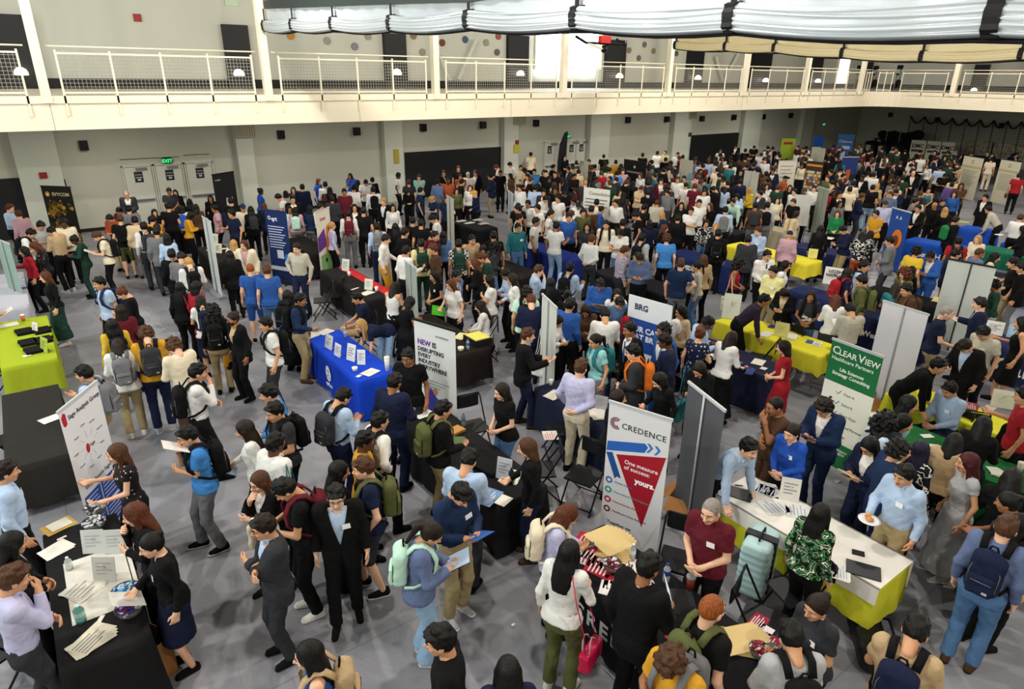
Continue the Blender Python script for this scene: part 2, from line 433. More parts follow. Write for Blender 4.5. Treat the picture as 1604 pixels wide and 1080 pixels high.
def hand(V, wr, hd, pn, s, curl, h):
    """palm, four fingers, thumb; hd = direction, pn = palm normal"""
    sd = hd.cross(pn).normalized()   # across the palm
    if sd.dot(Vector((s, 0, 0))) < 0 and False: sd = -sd
    th = sd*(1 if (sd.z > -.2) else -1)  # thumb side up
    sd = th
    b = wr
    for i in range(4):
        o = (i-1.5)*-.019
        V.rc(b+sd*o*.6, b+hd*.085+sd*o, .015, .0125, .012)
    V.rc(b-hd*.02, b+hd*.02, .025, .024, .02)
    for i, L in enumerate((.072, .080, .075, .060)):
        o = (1.5-i)*.019; base = b+hd*.085+sd*o
        a1, a2 = curl*(.8+.12*i), curl*(1.7+.2*i)
        d1 = hd*cos(a1)+pn*sin(a1)+sd*(.05*(1.5-i)); d2 = hd*cos(a2)+pn*sin(a2)
        m = base+d1*L*.5
        V.rc(base, m, .0095, .0088, .003); V.rc(m, m+d2*L*.5, .0088, .0074, .002)
    t0 = b+hd*.03+sd*.024; t1 = t0+(hd*.6+sd*.62+pn*.3).normalized()*.042; t2 = t1+(hd*.9+sd*.1+pn*.35).normalized()*.034
    V.rc(t0, t1, .014, .0112, .010); V.rc(t1, t2, .0108, .0088, .003)
FACEMATS = 4  # skin, eye white, dark, lips
def head_parts(Hm, lod, fem, neck):
    h = {0: .0065, 1: .011, 2: .022}[lod]
    V = Vol((-.11, -.14, -.24), (.11, .15, .15), h)
    V.el((0, -.012, .022), (.077, .096, .100), 0)
    V.el((0, .022, -.045), (.058, .062, .068), .03)
    V.el((0, .052, -.09), (.026, .026, .024), .025)
    V.el((0, .05, .03), (.056, .042, .05), .02)
    V.rc((0, -.035, -.05), (0, -.045, -.155), .052 if not fem else .045, .054 if not fem else .047, .03)
    if lod < 2:
        V.rc((0, .088, .012), (0, .112, -.026), .009, .0135, .012)
        V.rc((-.013, .095, -.030), (.013, .095, -.030), .009, .009, .008)
        for s in (-1, 1):
            V.el((s*.033, .096, .010), (.017, .014, .011), .012, op='s')
            V.rc((s*.015, .090, .030), (s*.048, .078, .030), .008, .006, .012)
            V.el((s*.078, -.005, -.008), (.011, .021, .031), .008)
            V.el((s*.04, .066, -.025), (.02, .018, .018), .02)
        V.el((0, .088, -.058), (.024, .011, .0055), .004)
        V.el((0, .086, -.068), (.020, .010, .0058), .004)
    v, q = V.mesh()
    cen = v[q].mean(1); mi = np.zeros(len(q), int)
    parts = []
    if lod < 2:
        mi[(np.abs(cen[:, 0]) < .024) & (cen[:, 1] > .082) & (cen[:, 2] < -.050) & (cen[:, 2] > -.076)] = 3
        e = MB()
        for s in (-1, 1):
            e.sph((s*.033, .078, .010), (.0145, .011, .0095), 8, 1)
            e.sph((s*.033, .0855, .010), (.0068, .005, .0068), 6, 2)
            e.tube([(s*.014, .0985, .031), (s*.033, .0975, .036), (s*.051, .081, .030)], .0038 if fem else .005, 4, 2)
        for fct, m in zip(e.f, e.m):
            pass
        ev = np.array(e.v); tri = [(f, m) for f, m in zip(e.f, e.m) if len(f) == 4]
        parts.append((ev, np.array([f for f, m in tri]), np.array([m for f, m in tri])))
    parts.append((v, q, mi))
    A = np.array(Hm)
    return [(p@A[:3, :3].T+A[:3, 3], q, m) for p, q, m in parts]
def body_parts(pose, fem, lod):
    R = rig(pose, fem); h = {0: .016, 1: .024, 2: .034}[lod]
    lo, hi = bounds(R); V = Vol(lo, hi, h)
    torso(V, R['T'], fem, -.010, .0, k=0); torso(V, R['P'], fem, -.016, -.12, .06)
    nb = R['neck']
    V.rc(R['T'] @ Vector((0, -.02, .40)), nb, .075, .05, .03)
    for nm, s in (('R', 1), ('L', -1)):
        sh, e, w, hd, pn = R[nm]
        V.rc(R['T'] @ Vector((s*.07, -.01, .46)), sh, .052, .052, .04)
        V.rc(sh, e, .047 if not fem else .04, .036 if not fem else .032, .03); V.rc(e, w, .039 if not fem else .034, .025 if not fem else .022, .015)
        if lod == 2: V.rc(w, w+hd*.13, .03, .026, .01)
    for nm in 'rl':
        hp, kn, ak = R[nm]
        V.rc(hp, kn, .078, .052, .02); m = kn.lerp(ak, .3); V.rc(kn, m, .052, .052, .02); V.rc(m, ak, .052, .034, .02)
    v, q = V.mesh(); out = [(v, q, 0)]
    if lod < 2:
        for nm, s in (('R', 1), ('L', -1)):
            sh, e, w, hd, pn = R[nm]
            c = w+hd*.08; H = Vol(c-Vector((.13,)*3), c+Vector((.13,)*3), .0055 if lod == 0 else .0095)
            H.rc(e.lerp(w, .8), w, .0275, .0255, 0); hand(H, w, hd, pn, s, .35 if pose[:2] in ('st', 'sb', 'wk', 'ln', 'bn') else .55, 0)
            v, q = H.mesh(); out.append((v, q, 0))
    return out+head_parts(R['H'], lod, fem, nb)
def bounds(R):
    P = [R['T'] @ Vector((x, y, z)) for x in (-.3, .3) for y in (-.22, .22) for z in (-.3, .6)]+[R['top']]
    for nm in 'RL': P += [p+Vector((a, a, a)) for p in R[nm][:3] for a in (-.15, .15)]
    for nm in 'rl': P += [p+Vector((a, a, a)) for p in R[nm] for a in (-.15, .15)]
    A = np.array([list(p) for p in P]); lo = A.min(0); lo[2] = max(lo[2], -.02)
    return lo, A.max(0)
def top_parts(kind, pose, fem, lod):
    """ts po sh bl ja hd tk dr sw ; inner shirt of a jacket: 'in' """
    R = rig(pose, fem); T = R['T']; h = {0: .0125, 1: .019, 2: .034}[lod]
    lo, hi = bounds(R); V = Vol(lo, hi, h)
    sit = R['lg'] == 's'
    o = dict(ts=.014, po=.014, sh=.016, bl=.013, ja=.030, hd=.030, tk=.010, dr=.010, sw=.022, **{'in': .008}).get(kind, .014)
    if lod == 2: o += .004
    z0 = dict(ts=-.06, po=-.05, sh=.03, bl=-.02, ja=-.17, hd=-.07, tk=-.02, dr=.0, sw=-.06, **{'in': -.04})[kind]
    if sit: z0 = max(z0, .0)
    z1 = .49
    torso(V, T, fem, o, z0, z1, k=0)
    if kind in ('ts', 'po', 'bl', 'hd', 'sw'):
        torso(V, T, fem, o+.013, z0, .06, k=.03); torso(V, R['P'], fem, o+.013, z0, .04, k=.02)
    if kind == 'ja': torso(V, R['P'], fem, o, z0, .02, k=.02)
    tz = .530 if kind in ('sh', 'po', 'hd', 'sw') else .505 if kind != 'in' else .495
    V.rc(T @ Vector((0, -.02, .40)), T @ Vector((0, -.008, tz)), .076+o, .051+o*.6, .03, fb=1)
    if kind in ('bl', 'dr', 'in'): V.el((0, .085, .52), (.055, .07, .075), .01, T, 's')
    up = dict(ts=.62, po=.66, tk=0, dr=.45 if fem else .6).get(kind, 1)
    for nm, s in (('R', 1), ('L', -1)):
        sh, e, w, hd, pn = R[nm]
        if kind == 'in': continue
        oa = o*.75
        if kind != 'tk': V.rc(T @ Vector((s*.06, -.01, .455)), sh+Vector((0, 0, -.008)), .05+oa, .048+oa, .05)
        r1, r2 = (.047, .037) if not fem else (.041, .033)
        if up <= .7:
            if up: V.rc(sh, sh.lerp(e, up), r1+oa, r1+o*1.3-.002, .05, fb=1)
        else:
            V.rc(sh, e, r1+oa, r2+oa, .055); V.rc(e, e.lerp(w, .96), r2+o+.002, (.024+o) if kind != 'ja' else .027+o*.9, .02, fb=1)
    if kind == 'dr' or (kind in ('ja', 'bl', 'hd', 'ts') and not sit):
        pass
    if lod < 2: V.noise(.0026 if kind != 'ja' else .0018, 38, hash_(kind+pose)); V.noise(.0012, 90, 3)
    if kind == 'tk': V.el((0, .13, .50), (.075, .12, .09), .01, T, 's')
    if kind == 'ja':   # open V with lapels
        zi = .16; M = T
        Mi = M
        for s in (-1, 1):
            pass
        # wedge: apex at z=.14, opens to neck
        W = Vol(lo, hi, h); 
        g = [V.ax[0].reshape(-1, 1, 1), V.ax[1].reshape(1, -1, 1), V.ax[2].reshape(1, 1, -1)]
        A = np.array(T.inverted()); P = [A[j, 0]*g[0]+A[j, 1]*g[1]+A[j, 2]*g[2]+A[j, 3] for j in range(3)]
        wd = (P[2]-.10)*.24
        d = np.maximum(np.abs(P[0])-wd, .03-P[1]); d = np.maximum(d, .10-P[2])
        V.F = np.maximum(V.F, -d.astype(f32))
        low = np.maximum(np.abs(P[0])-(.02-P[2])*.16, .03-P[1]); low = np.maximum(low, P[2]-.02)
        V.F = np.maximum(V.F, -low.astype(f32))
    v, q = V.mesh()
    return [(v, q, 0)]
def collar_parts(pose, fem, lod):
    R = rig(pose, fem); T = R['T']; lo = T @ Vector((0, 0, .5)); V = Vol(lo-Vector((.15,)*3), lo+Vector((.15,)*3), .010 if lod == 0 else .014)
    M = T @ TR(0, -.004, .512) @ RX(12)
    r = .056 if fem else .063
    V.loft(M, [-.02, .0, .024], [r+.014, r+.008, r+.005], [r+.012, r+.008, r+.005], [0, 0, 0], 0, 2)
    V.loft(M, [-.05, .0, .06], [r-.002, r-.003, r-.006], [r-.002, r-.003, r-.006], [0, 0, 0], 0, 2, 's')
    for s in (-1, 1):
        V.rc(M @ Vector((s*.02, r+.006, .012)), M @ Vector((s*.055, r+.018, -.028)), .012, .007, .004)
    V.el((0, r+.02, .02), (.014, .04, .03), 0, M, 's')
    v, q = V.mesh(); return [(v, q, 0)]
def bottom_parts(kind, pose, fem, lod):
    R = rig(pose, fem); P = R['P']; h = {0: .0135, 1: .02, 2: .034}[lod]
    lo, hi = bounds(R); V = Vol(lo, hi, h); o = .010
    if lod == 2: o = .014
    torso(V, P, fem, o, -.12, .10, k=0)
    sit = R['lg'] == 's'
    if kind in ('sk', 'ls') and not sit:
        L = -.50 if kind == 'sk' else -.78
        zs = [L, L*.6, -.12, .0]
        V.loft(TR(0, 0, R['pz']), zs, [.20 if kind == 'sk' else .25, .195, .175, .165], [.17 if kind == 'sk' else .22, .15, .125, .115], [.03, .02, 0, 0], .03, 2)
        if lod < 2: V.noise(.004, 30, 5)
        for nm in 'rl':
            hp, kn, ak = R[nm]; V.rc(hp, kn, .092+o, .075+o, .06)
        V.plane(TR(0, 0, R['pz']), (0, 0, -1), -L)
    else:
        for nm in 'rl':
            hp, kn, ak = R[nm]
            V.rc(hp, kn, .092+o, .058+o, .035, fb=0)
            if kind == 'so' or kind in ('sk', 'ls'):
                V.F[:] = V.F
            else:
                w = .095 if kind == 'wd' else .062
                e = kn+(ak-kn)*.98
                V.rc(kn, e, .058+o, w+o*.3, .02, fb=1)
        if kind == 'so' and not sit:
            V.plane(TR(0, 0, 0), (0, 0, -1), -.47)
        if lod < 2: V.noise(.003, 34, 9)
    v, q = V.mesh(); return [(v, q, 0)]
def hash_(s):
    r = 7
    for c in s: r = (r*31+ord(c)) % 9973
    return r/97.0
def hair_parts(kind, lod, bend=0):
    h = {0: .0085, 1: .013, 2: .022}[lod]
    lo, hi = (-.17, -.22, -.45), (.17, .15, .2)
    B = TR(0, -.05, 0) @ RX(20*bend) @ TR(0, .05, 0); hi = (.17, .15+.1*bend, .2)
    if kind in 'sbdchw': lo = (-.15, -.16, -.14)
    V = Vol(lo, hi, h)
    t = dict(b=.004, s=.009, c=.026, C=.05, d=.004).get(kind, .012)
    V.el((0, -.014, .026), (.078+t, .098+t, .100+t), 0)
    if kind == 's':
        V.el((0, -.004, .058), (.074, .088, .078), .02)
        for x0, y0, z0, r in ((-.045, .070, .080, .019), (-.015, .082, .084, .020), (.020, .082, .080, .021), (.052, .064, .074, .018), (-.03, .03, .122, .022), (.03, .01, .124, .024), (0, -.05, .116, .026), (-.05, -.04, .095, .022), (.055, -.03, .09, .022)): V.el((x0, y0, z0), (r*1.3, r*1.5, r), .012)
    if lod < 2 and kind in 'slmpu':
        X, Y = V.ax[0].reshape(-1, 1, 1), V.ax[1].reshape(1, -1, 1); V.F = V.F+(.0016*np.sin(np.arctan2(X, Y+.03)*22)).astype(f32)
    if kind in 'cC':
        V.curls(.011, 95, 2)
    elif kind in 's' and lod < 2: V.noise(.0035, 70, 4)
    I = Matrix.Identity(4)
    # open the face: keep above the hairline
    if kind in 'lmC':
        V.el((0, .115, -.035), (.060, .085, .105), .01, op='s')
        V.plane(I, (0, 0, -1), .12 if kind != 'C' else .16)
    else:
        sl = 1.0
        V.plane(I, (0, sl, -1), .090-.062)
        V.plane(I, (0, -.3, -1), .118)
        V.el((0, .11, -.03), (.062, .08, .098), .008, op='s')
    if kind == 'l':
        V.loft(B, [-.34, -.25, -.12, 0, .04], [.075, .10, .105, .092, .085], [.030, .038, .055, .08, .09], [-.105, -.100, -.075, -.03, -.02], .02, 2)
        if bend: V.rc((0, -.07, -.02), B @ Vector((0, -.10, -.20)), .062, .062, .03)
        for s in (-1, 1): V.rc((s*.082, .01, .0), B @ Vector((s*.10, .0, -.24)), .022, .028, .03)
        V.el((0, .115, -.035), (.058, .085, .105), .01, op='s'); V.rc(B @ Vector((0, .0, -.09)), B @ Vector((0, -.02, -.4)), .056, .075, .01, op='s')
    if kind == 'm' or kind == 'C':
        z = -.16 if kind == 'm' else -.24; w = .10 if kind == 'm' else .135
        V.loft(B, [z, -.08, 0, .04], [w, w+.004, w-.01, .088], [.06, .07, .085, .09], [-.06, -.05, -.03, -.02], .02, 2)
        if kind == 'C': V.curls(.014, 75, 4)
        V.el((0, .115, -.035), (.060, .085, .11), .01, op='s'); V.rc(B @ Vector((0, .0, -.09)), B @ Vector((0, -.01, -.3)), .055, .06, .01, op='s')
    if kind == 'p':
        V.rc((0, -.10, .05), (0, -.155, .02), .03, .03, .01); V.rc((0, -.155, .02), (0, -.15, -.20), .034, .018, .01)
    if kind == 'u': V.el((0, -.10, .085), (.042, .040, .040), .01)
    if kind == 'h':
        V.rc((0, .07, .055), (0, .135, .045), .055, .055, .0)
        V.plane(I, (0, 0, -1), -.03)
    if kind == 'd':
        V.plane(I, (0, 0, 1), .02)
    if kind == 'w':
        pass
    v, q = V.mesh(); return [(v, q, 0)]
def sole_parts(kind): return [(v, q, 0) for v, q, m in shoe_parts(kind, 1)]
def shoe_parts(kind, w=None):
    V = Vol((-.06, -.10, -.01), (.06, .22, .13), .009)
    V.rc((0, -.03, .035), (0, .14, .030), .040, .036, 0); V.rc((0, -.035, .05), (0, -.03, .10 if kind != 'f' else .05), .036, .036, .02, fb=1)
    V.rc((0, -.02, .07), (0, .09, .045), .034, .034, .02)
    if kind == 'f': V.el((0, .03, .09), (.033, .085, .05), .01, op='s')
    V.plane(Matrix.Identity(4), (0, 0, -1), -.012)
    v, q = V.mesh()
    S = Vol((-.06, -.10, -.01), (.06, .22, .06), .009)
    S.rc((0, -.035, .03), (0, .145, .03), .043, .040, 0)
    S.plane(Matrix.Identity(4), (0, 0, 1), .022 if kind != 'n' else .034); S.plane(Matrix.Identity(4), (0, 0, -1), .0)
    v2, q2 = S.mesh()
    return [(v2, q2, 0)] if w == 1 else [(v, q, 0)] if w == 0 else [(v, q, 0), (v2, q2, 1)]
LIB = {}
def lib(kind, *a):
    key = (kind,)+a
    if key not in LIB:
        parts = dict(body=body_parts, top=top_parts, bottom=bottom_parts, hair=hair_parts, shoe=shoe_parts, sole=sole_parts, collar=collar_parts)[kind](*a)
        LIB[key] = newmesh('_'.join(str(x) for x in key), parts)
        LIB[key]['p'] = 0
    return LIB[key]
PARTS = {}
def parts(kind, *a):
    key = (kind,)+a
    if key not in PARTS: PARTS[key] = dict(body=body_parts, top=top_parts, bottom=bottom_parts, hair=hair_parts)[kind](*a)
    return PARTS[key]
# backpack, tote and small held things
def pack_meshes():
    V = Vol((-.18, -.36, .0), (.18, -.08, .56), .014)
    V.bx((0, -.20, .27), (.135, .075, .195), .06, 0); V.el((0, -.19, .43), (.12, .07, .075), .03)
    V.noise(.004, 30, 3)
    b = newmesh('pack_main', [V.mesh()+(0,)])
    V = Vol((-.15, -.40, .0), (.15, -.25, .4), .013)
    V.bx((0, -.275, .18), (.105, .032, .10), .03, 0); V.noise(.003, 40, 5)
    p = newmesh('pack_pocket', [V.mesh()+(0,)])
    m = MB()
    m.tube([(-.035, -.17, .50), (-.02, -.18, .545), (.02, -.18, .545), (.035, -.17, .50)], .009, 6)
    hdl = m.mesh('pack_handle', True)
    m = MB(); m.tube([(-.110, -.262, .14), (-.113, -.268, .32), (-.09, -.262, .40), (0, -.256, .44), (.09, -.262, .40), (.113, -.268, .32), (.110, -.262, .14)], .0045, 4); m.tube([(-.08, -.309, .225), (.08, -.309, .225)], .004, 4); zp = m.mesh('pack_zip', True)
    st = []
    for s in (-1, 1):
        m = MB(); path = [(s*.085, -.14, .46), (s*.095, -.07, .545), (s*.098, .01, .56), (s*.105, .09, .50), (s*.115, .142, .40), (s*.13, .135, .28), (s*.165, .05, .18), (s*.165, -.06, .12), (s*.13, -.15, .09)]
        P = [Vector(q) for q in path]; n = len(P); b0 = 0
        for i, q in enumerate(P):
            d = (P[min(i+1, n-1)]-P[max(i-1, 0)]).normalized(); out = Vector((q.x*.6, q.y, max(q.z-.3, 0)*1.2)).normalized(); w = d.cross(out).normalized(); out = w.cross(d)
            wd = .030 if i < 6 else .014
            for a, c in ((-wd, -.006), (wd, -.006), (wd, .008), (-wd, .008)): m.v.append(tuple(q+w*a+out*c))
        for i in range(n-1):
            for j in range(4): m.f.append((i*4+j, i*4+(j+1) % 4, i*4+4+(j+1) % 4, i*4+4+j)); m.m.append(0)
        m.f += [(3, 2, 1, 0), tuple((n-1)*4+j for j in range(4))]; m.m += [0, 0]
        st.append(m.mesh('pack_strap', True))
    return b, p, hdl, st, zp
# ------------------------------------------------------------------ the hall
WY, BY, WX, BX = 28.0, 20.0, 54.0, 40.0      # wall and balcony edge lines
ZL, ZT, ZR = 4.03, 4.80, 5.88                 # balcony underside, deck, top rail
XMIN, YMIN, ZC = -9.0, -10.0, 10.5
def S(o, k='structure'): o['kind'] = k; return o
def floor_mat():
    m, t, b = nt('floor_cover'); N = t.nodes.new; L = t.links.new
    tc = N('ShaderNodeTexCoord')
    n = N('ShaderNodeTexNoise'); n.inputs['Scale'].default_value = .35; n.inputs['Detail'].default_value = 4; L(tc.outputs['Object'], n.inputs['Vector'])
    r = N('ShaderNodeValToRGB'); e = r.color_ramp.elements; e[0].position = .3; e[0].color = srgb('#7b7c84'); e[1].position = .75; e[1].color = srgb('#92939b')
    L(n.outputs['Fac'], r.inputs[0])
    br = N('ShaderNodeTexBrick'); br.inputs['Scale'].default_value = 1; br.inputs['Brick Width'].default_value = 16; br.inputs['Row Height'].default_value = 3.05
    br.inputs['Mortar Size'].default_value = .012; br.inputs['Mortar Smooth'].default_value = 0; br.offset = 0
    mp = N('ShaderNodeMapping'); mp.inputs['Location'].default_value = (.4, 1.1, 0); L(tc.outputs['Object'], mp.inputs['Vector']); L(mp.outputs[0], br.inputs['Vector'])
    br.inputs['Color1'].default_value = br.inputs['Color2'].default_value = (1, 1, 1, 1); br.inputs['Mortar'].default_value = (.78, .78, .8, 1)
    x = N('ShaderNodeMix'); x.data_type = 'RGBA'; x.blend_type = 'MULTIPLY'; x.inputs[0].default_value = 1
    L(r.outputs[0], x.inputs[6]); L(br.outputs['Color'], x.inputs[7]); L(x.outputs[2], b.inputs['Base Color'])
    w = N('ShaderNodeTexNoise'); w.inputs['Scale'].default_value = 1.3; w.inputs['Detail'].default_value = 3; w.inputs['Distortion'].default_value = 1.6
    mp2 = N('ShaderNodeMapping'); mp2.inputs['Scale'].default_value = (1, .45, 1); mp2.inputs['Rotation'].default_value = (0, 0, .6)
    L(tc.outputs['Object'], mp2.inputs['Vector']); L(mp2.outputs[0], w.inputs['Vector'])
    u = N('ShaderNodeBump'); u.inputs['Strength'].default_value = .55; u.inputs['Distance'].default_value = .12
    L(w.outputs['Fac'], u.inputs['Height']); L(u.outputs[0], b.inputs['Normal'])
    b.inputs['Roughness'].default_value = .42; b.inputs['Specular IOR Level'].default_value = .45
    return m
M_wall = mat('painted_wall', '#bfc0b4', .8, noise=.03, nscale=.6)
M_wallu = mat('painted_upper_wall', '#99a396', .8, noise=.03, nscale=.6)
M_pier = mat('painted_pier', '#c6cac0', .8, noise=.03, nscale=1)
M_white = mat('white_paint', '#f1e8d0', .55, noise=.02, nscale=1)
M_black = mat('black_vinyl', '#15161a', .5, bump=.1, bscale=3)
M_blackm = mat('black_metal', '#101012', .4, metal=.3)
M_gm = mat('grey_metal', '#8d8f92', .35, metal=.7)
M_door = mat('door_paint', '#cfcfc4', .5)
M_paper = mat('paper', '#e6e3da', .8, bump=.1, bscale=12)
M_dark = mat('dark_trim', '#17181a', .6)
M_clear = mat('clear_plastic', '#dfe8ea', .08, trans=.9, spec=.5)
M_card = mat('cardboard', '#9a6a3c', .85, noise=.06)
M_steel = mat('brushed_steel', '#a7abb0', .3, metal=.9)
M_manila = mat('manila', '#d9bd80', .8)
def text(body, size, M, m, parent=None, name='lettering', al='LEFT', sp=1.0, bold=0, extr=.0015, res=2, ls=1.0):
    c = bpy.data.curves.new(name, 'FONT'); c.body = body; c.size = size; c.align_x = al; c.space_character = sp; c.extrude = extr; c.resolution_u = res
    c.offset = bold; c.space_line = ls
    t = bpy.data.objects.new('text_source', c); COL.objects.link(t)
    dg = bpy.context.evaluated_depsgraph_get(); dg.update()
    me = bpy.data.meshes.new_from_object(t.evaluated_get(dg)); bpy.data.objects.remove(t); bpy.data.curves.remove(c)
    me.materials.clear(); me.materials.append(m); me.name = name
    return ob(name, me, parent, None, M)
def build_hall():
    S(MB().box((XMIN, YMIN, -.2), (WX, WY, 0)).build('floor', floor_mat()))
    S(MB().box((XMIN, WY, 0), (WX, WY+.3, ZC)).build('wall_left', M_wall))
    S(MB().box((WX, YMIN, 0), (WX+.3, WY+.3, ZC)).build('wall_far', M_wall))
    S(MB().box((XMIN-.3, YMIN, 0), (XMIN, WY+.3, ZC)).build('wall_near', M_wall))
    S(MB().box((XMIN-.3, YMIN-.3, 0), (WX+.3, YMIN, ZC)).build('wall_right', M_wall))
    S(MB().box((XMIN, YMIN, ZC), (WX, WY, ZC+.2)).build('ceiling', mat('ceiling_paint', '#4a4944', .9)))
    # running-track balcony round two sides, with a rounded inner corner
    m = MB(); r = 1.6
    path = [(XMIN, BY)]+[(BX-r+r*sin(a), BY-r+r*cos(a)) for a in [i*pi/16 for i in range(9)]]+[(BX, YMIN)]
    # inner corner: the edge turns toward the camera side
    outer = [(XMIN, WY)]+[(WX, WY)]*9+[(WX, YMIN)]
    for (a, b), (c, d) in zip(zip(path, path[1:]), zip(outer, outer[1:])):
        m.face([(*a, ZL), (*b, ZL), (*b, ZT), (*a, ZT)][::-1])
        m.face([(*a, ZT), (*b, ZT), (*d, ZT), (*c, ZT)][::1]); m.face([(*a, ZL), (*c, ZL), (*d, ZL), (*b, ZL)])
    o = S(m.build('balcony_slab', [M_white]))
    # thin lip line along the fascia
    m = MB()
    for a, b in zip(path, path[1:]):
        m.face([(a[0], a[1]-.03, ZT-.10), (b[0]-.0, b[1]-.03, ZT-.10), (b[0], b[1]-.03, ZT+.02), (a[0], a[1]-.03, ZT+.02)][::-1]) if b[1] == a[1] else None
    lip = MB().box((XMIN, BY-.05, ZT-.16), (BX-r, BY-.001, ZT+.01)).box((BX-.05, YMIN, ZT-.16), (BX-.001, BY-r, ZT+.01)); S(lip.build('trim_1', M_white))
    S(MB().box((XMIN, WY-.06, ZT), (WX-.06, WY-.001, ZT+.32)).box((WX-.06, YMIN, ZT), (WX-.001, WY-.06, ZT+.32)).build('baseboard_upper', M_dark))
    S(MB().box((XMIN, WY-.03, 0), (WX, WY-.001, .12)).build('baseboard_left', M_dark))
    # fascia joints
    j = MB()
    for px in (305, 622, 1035, 1385): 
        X = aty(px if px > 400 else 78, 170, BY)[0] if False else aty({305: 80, 622: 563, 1035: 800, 1385: 1160}[px], 175, BY)[0]
        j.box((X, BY-.004, ZL+.01), (X+.012, BY+.002, ZT-.17))
    S(j.build('trim_2', mat('joint_grey', '#9c978a', .8)))
    # steel columns standing on the balcony edge
    cols = [aty(px, 150, BY)[0] for px in (72, 421, 683, 882, 1045, 1164, 1259, 1345)]
    xs = [cols[0]-5.33]+cols
    for i, X in enumerate(xs):
        S(MB().box((X-.10, BY-.09, ZT-.15), (X+.10, BY+.12, ZC)).build('column', M_white))
    ys = [16.2, 10.6, 5.2]
    for Y in ys: S(MB().box((BX-.10, Y-.12, ZT-.15), (BX+.12, Y+.12, ZC)).build('column', M_white))
    # railings, bay by bay
    wire = mat('galvanised_wire', '#9d9b90', .5)
    def bay(p, q, lab):
        p, q = Vector(p), Vector(q); L = (q-p).length; d = (q-p)/L
        M = Matrix.Translation(p) @ Matrix.Rotation(math.atan2(d.y, d.x), 4, 'Z')
        root = empty('balcony_railing'); root.matrix_world = M
        tag(root, lab, 'railing', 'railings along the running track')
        n = max(2, round(L/1.35)); st = (L-.5)/n
        for k in range(n+1):
            x = .25+k*st
            MB().box((x-.022, -.05, -.45), (x+.022, -.02, 1.02)).build('railing_post', M_white, root)
        MB().tube([(.1, .06, 1.10), (L-.1, .06, 1.10)], .021, 6).build('handrail', M_white, root, True)
        MB().box((.25, -.045, .93), (L-.25, -.015, .97)).box((.25, -.045, .06), (L-.25, -.015, .10)).build('rail_frame', M_white, root)
        w = MB(); g = .085
        for k in range(int((L-.5)/g)+1):
            x = .25+k*g; w.box((x, -.035, .10), (x+.009, -.030, .93))
        for k in range(int(.83/g)+1):
            z = .12+k*g; w.box((.25, -.036, z), (L-.25, -.031, z+.009))
        w.build('wire_mesh', wire, root)
    for a, b in zip(xs, xs[1:]): bay((a+.12, BY, ZT), (b-.12, BY, ZT), 'white balcony railing with wire mesh panels between two columns')
    bay((xs[-1]+.12, BY, ZT), (BX-.9, BY, ZT), 'short white balcony railing with wire mesh beside the rounded corner')
    bay((BX-.85, BY, ZT), (BX, BY-.85, ZT), 'angled piece of white railing at the rounded corner')
    prev = BY-.9
    for Y in ys+[0]:
        bay((BX, prev, ZT), (BX, Y+.14, ZT), 'white balcony railing with thin wires on the far side'); prev = Y-.14
    # piers on the lower wall and upper wall
    for px0, px1, y in ((20, 90, 240), (372, 398, 240), (603, 631, 230), (790, 812, 225), (925, 955, 215), (1056, 1082, 205), (1165, 1192, 200), (1258, 1275, 195)):
        a, b = aty(px0, y, WY-.35)[0], aty(px1, y, WY-.35)[0]
        S(MB().box((a, WY-.35, 0), (b, WY-.001, ZL)).build('pilaster', M_pier))
    # dark roll-up doors / wall pads in the lower wall
    def wallbox(name, px0, py0, px1, py1, z0, m, d=.06, lab=None, cat=None, group=None, Y=WY, kind=None):
        A = aty(px0, py0, Y); B = aty(px1, py1, Y)
        o = MB().box((A[0], Y-d, z0 if z0 is not None else B[2]), (B[0], Y-.002, A[2])).build(name, m)
        if kind: S(o, kind)
        else: tag(o, lab, cat, group)
        return o, A, B
    wallbox('wall_pad', 633, 239, 790, 250, .0, M_black, lab='wide black padded panel on the lower wall behind the crowd', cat='wall pad')
    wallbox('wall_pad', 1083, 212, 1165, 220, .0, M_black, lab='black padded panel on the lower wall toward the far corner', cat='wall pad')
    wallbox('wall_pad', -60, 284, 38, 300, .0, M_black, lab='black padded panel low at the end beside the pale pier', cat='wall pad')
    wallbox('wall_pad', 66, 283, 106, 300, .0, M_black, .12, lab='narrow black pad standing behind the black and gold banner', cat='wall pad')
    # doors
    dn = 1
    for (a, b, pushx) in (((190, 262), (238, 300), 0), ((240, 257), (285, 300), 0), ((288, 254), (332, 300), 0), ((853, 219), (869, 240), 1), ((888, 217), (903, 240), 1), ((904, 216), (918, 240), 1)):
        A = aty(*a, WY-.04); B = aty(b[0], a[1], WY-.04)
        x0, x1 = A[0]+.05, B[0]-.05; z1 = 2.14
        d = S(MB().box((x0, WY-.06, .01), (x1, WY-.001, z1)).build('door_%d' % dn, M_door)); dn += 1
        MB().box((x0-.07, WY-.08, 0), (x0-.02, WY-.001, z1+.07)).box((x1+.02, WY-.08, 0), (x1+.07, WY-.001, z1+.07)).box((x0-.07, WY-.08, z1+.02), (x1+.07, WY-.001, z1+.09)).build('door_frame', M_pier, d)
        MB().box((x0+.04, WY-.15, .93), (x1-.05, WY-.06, 1.0)).build('push_bar', M_gm, d)
        MB().box((x0+.38, WY-.16, z1-.10), (x0+.75, WY-.06, z1-.02)).build('door_closer', M_gm, d)
        xm = (x0+x1)/2
        nn = MB().box((xm-.14, WY-.066, 1.60), (xm+.14, WY-.06, 1.98)).build('door_notice', mat('notice_dark', '#20242c', .6), d)
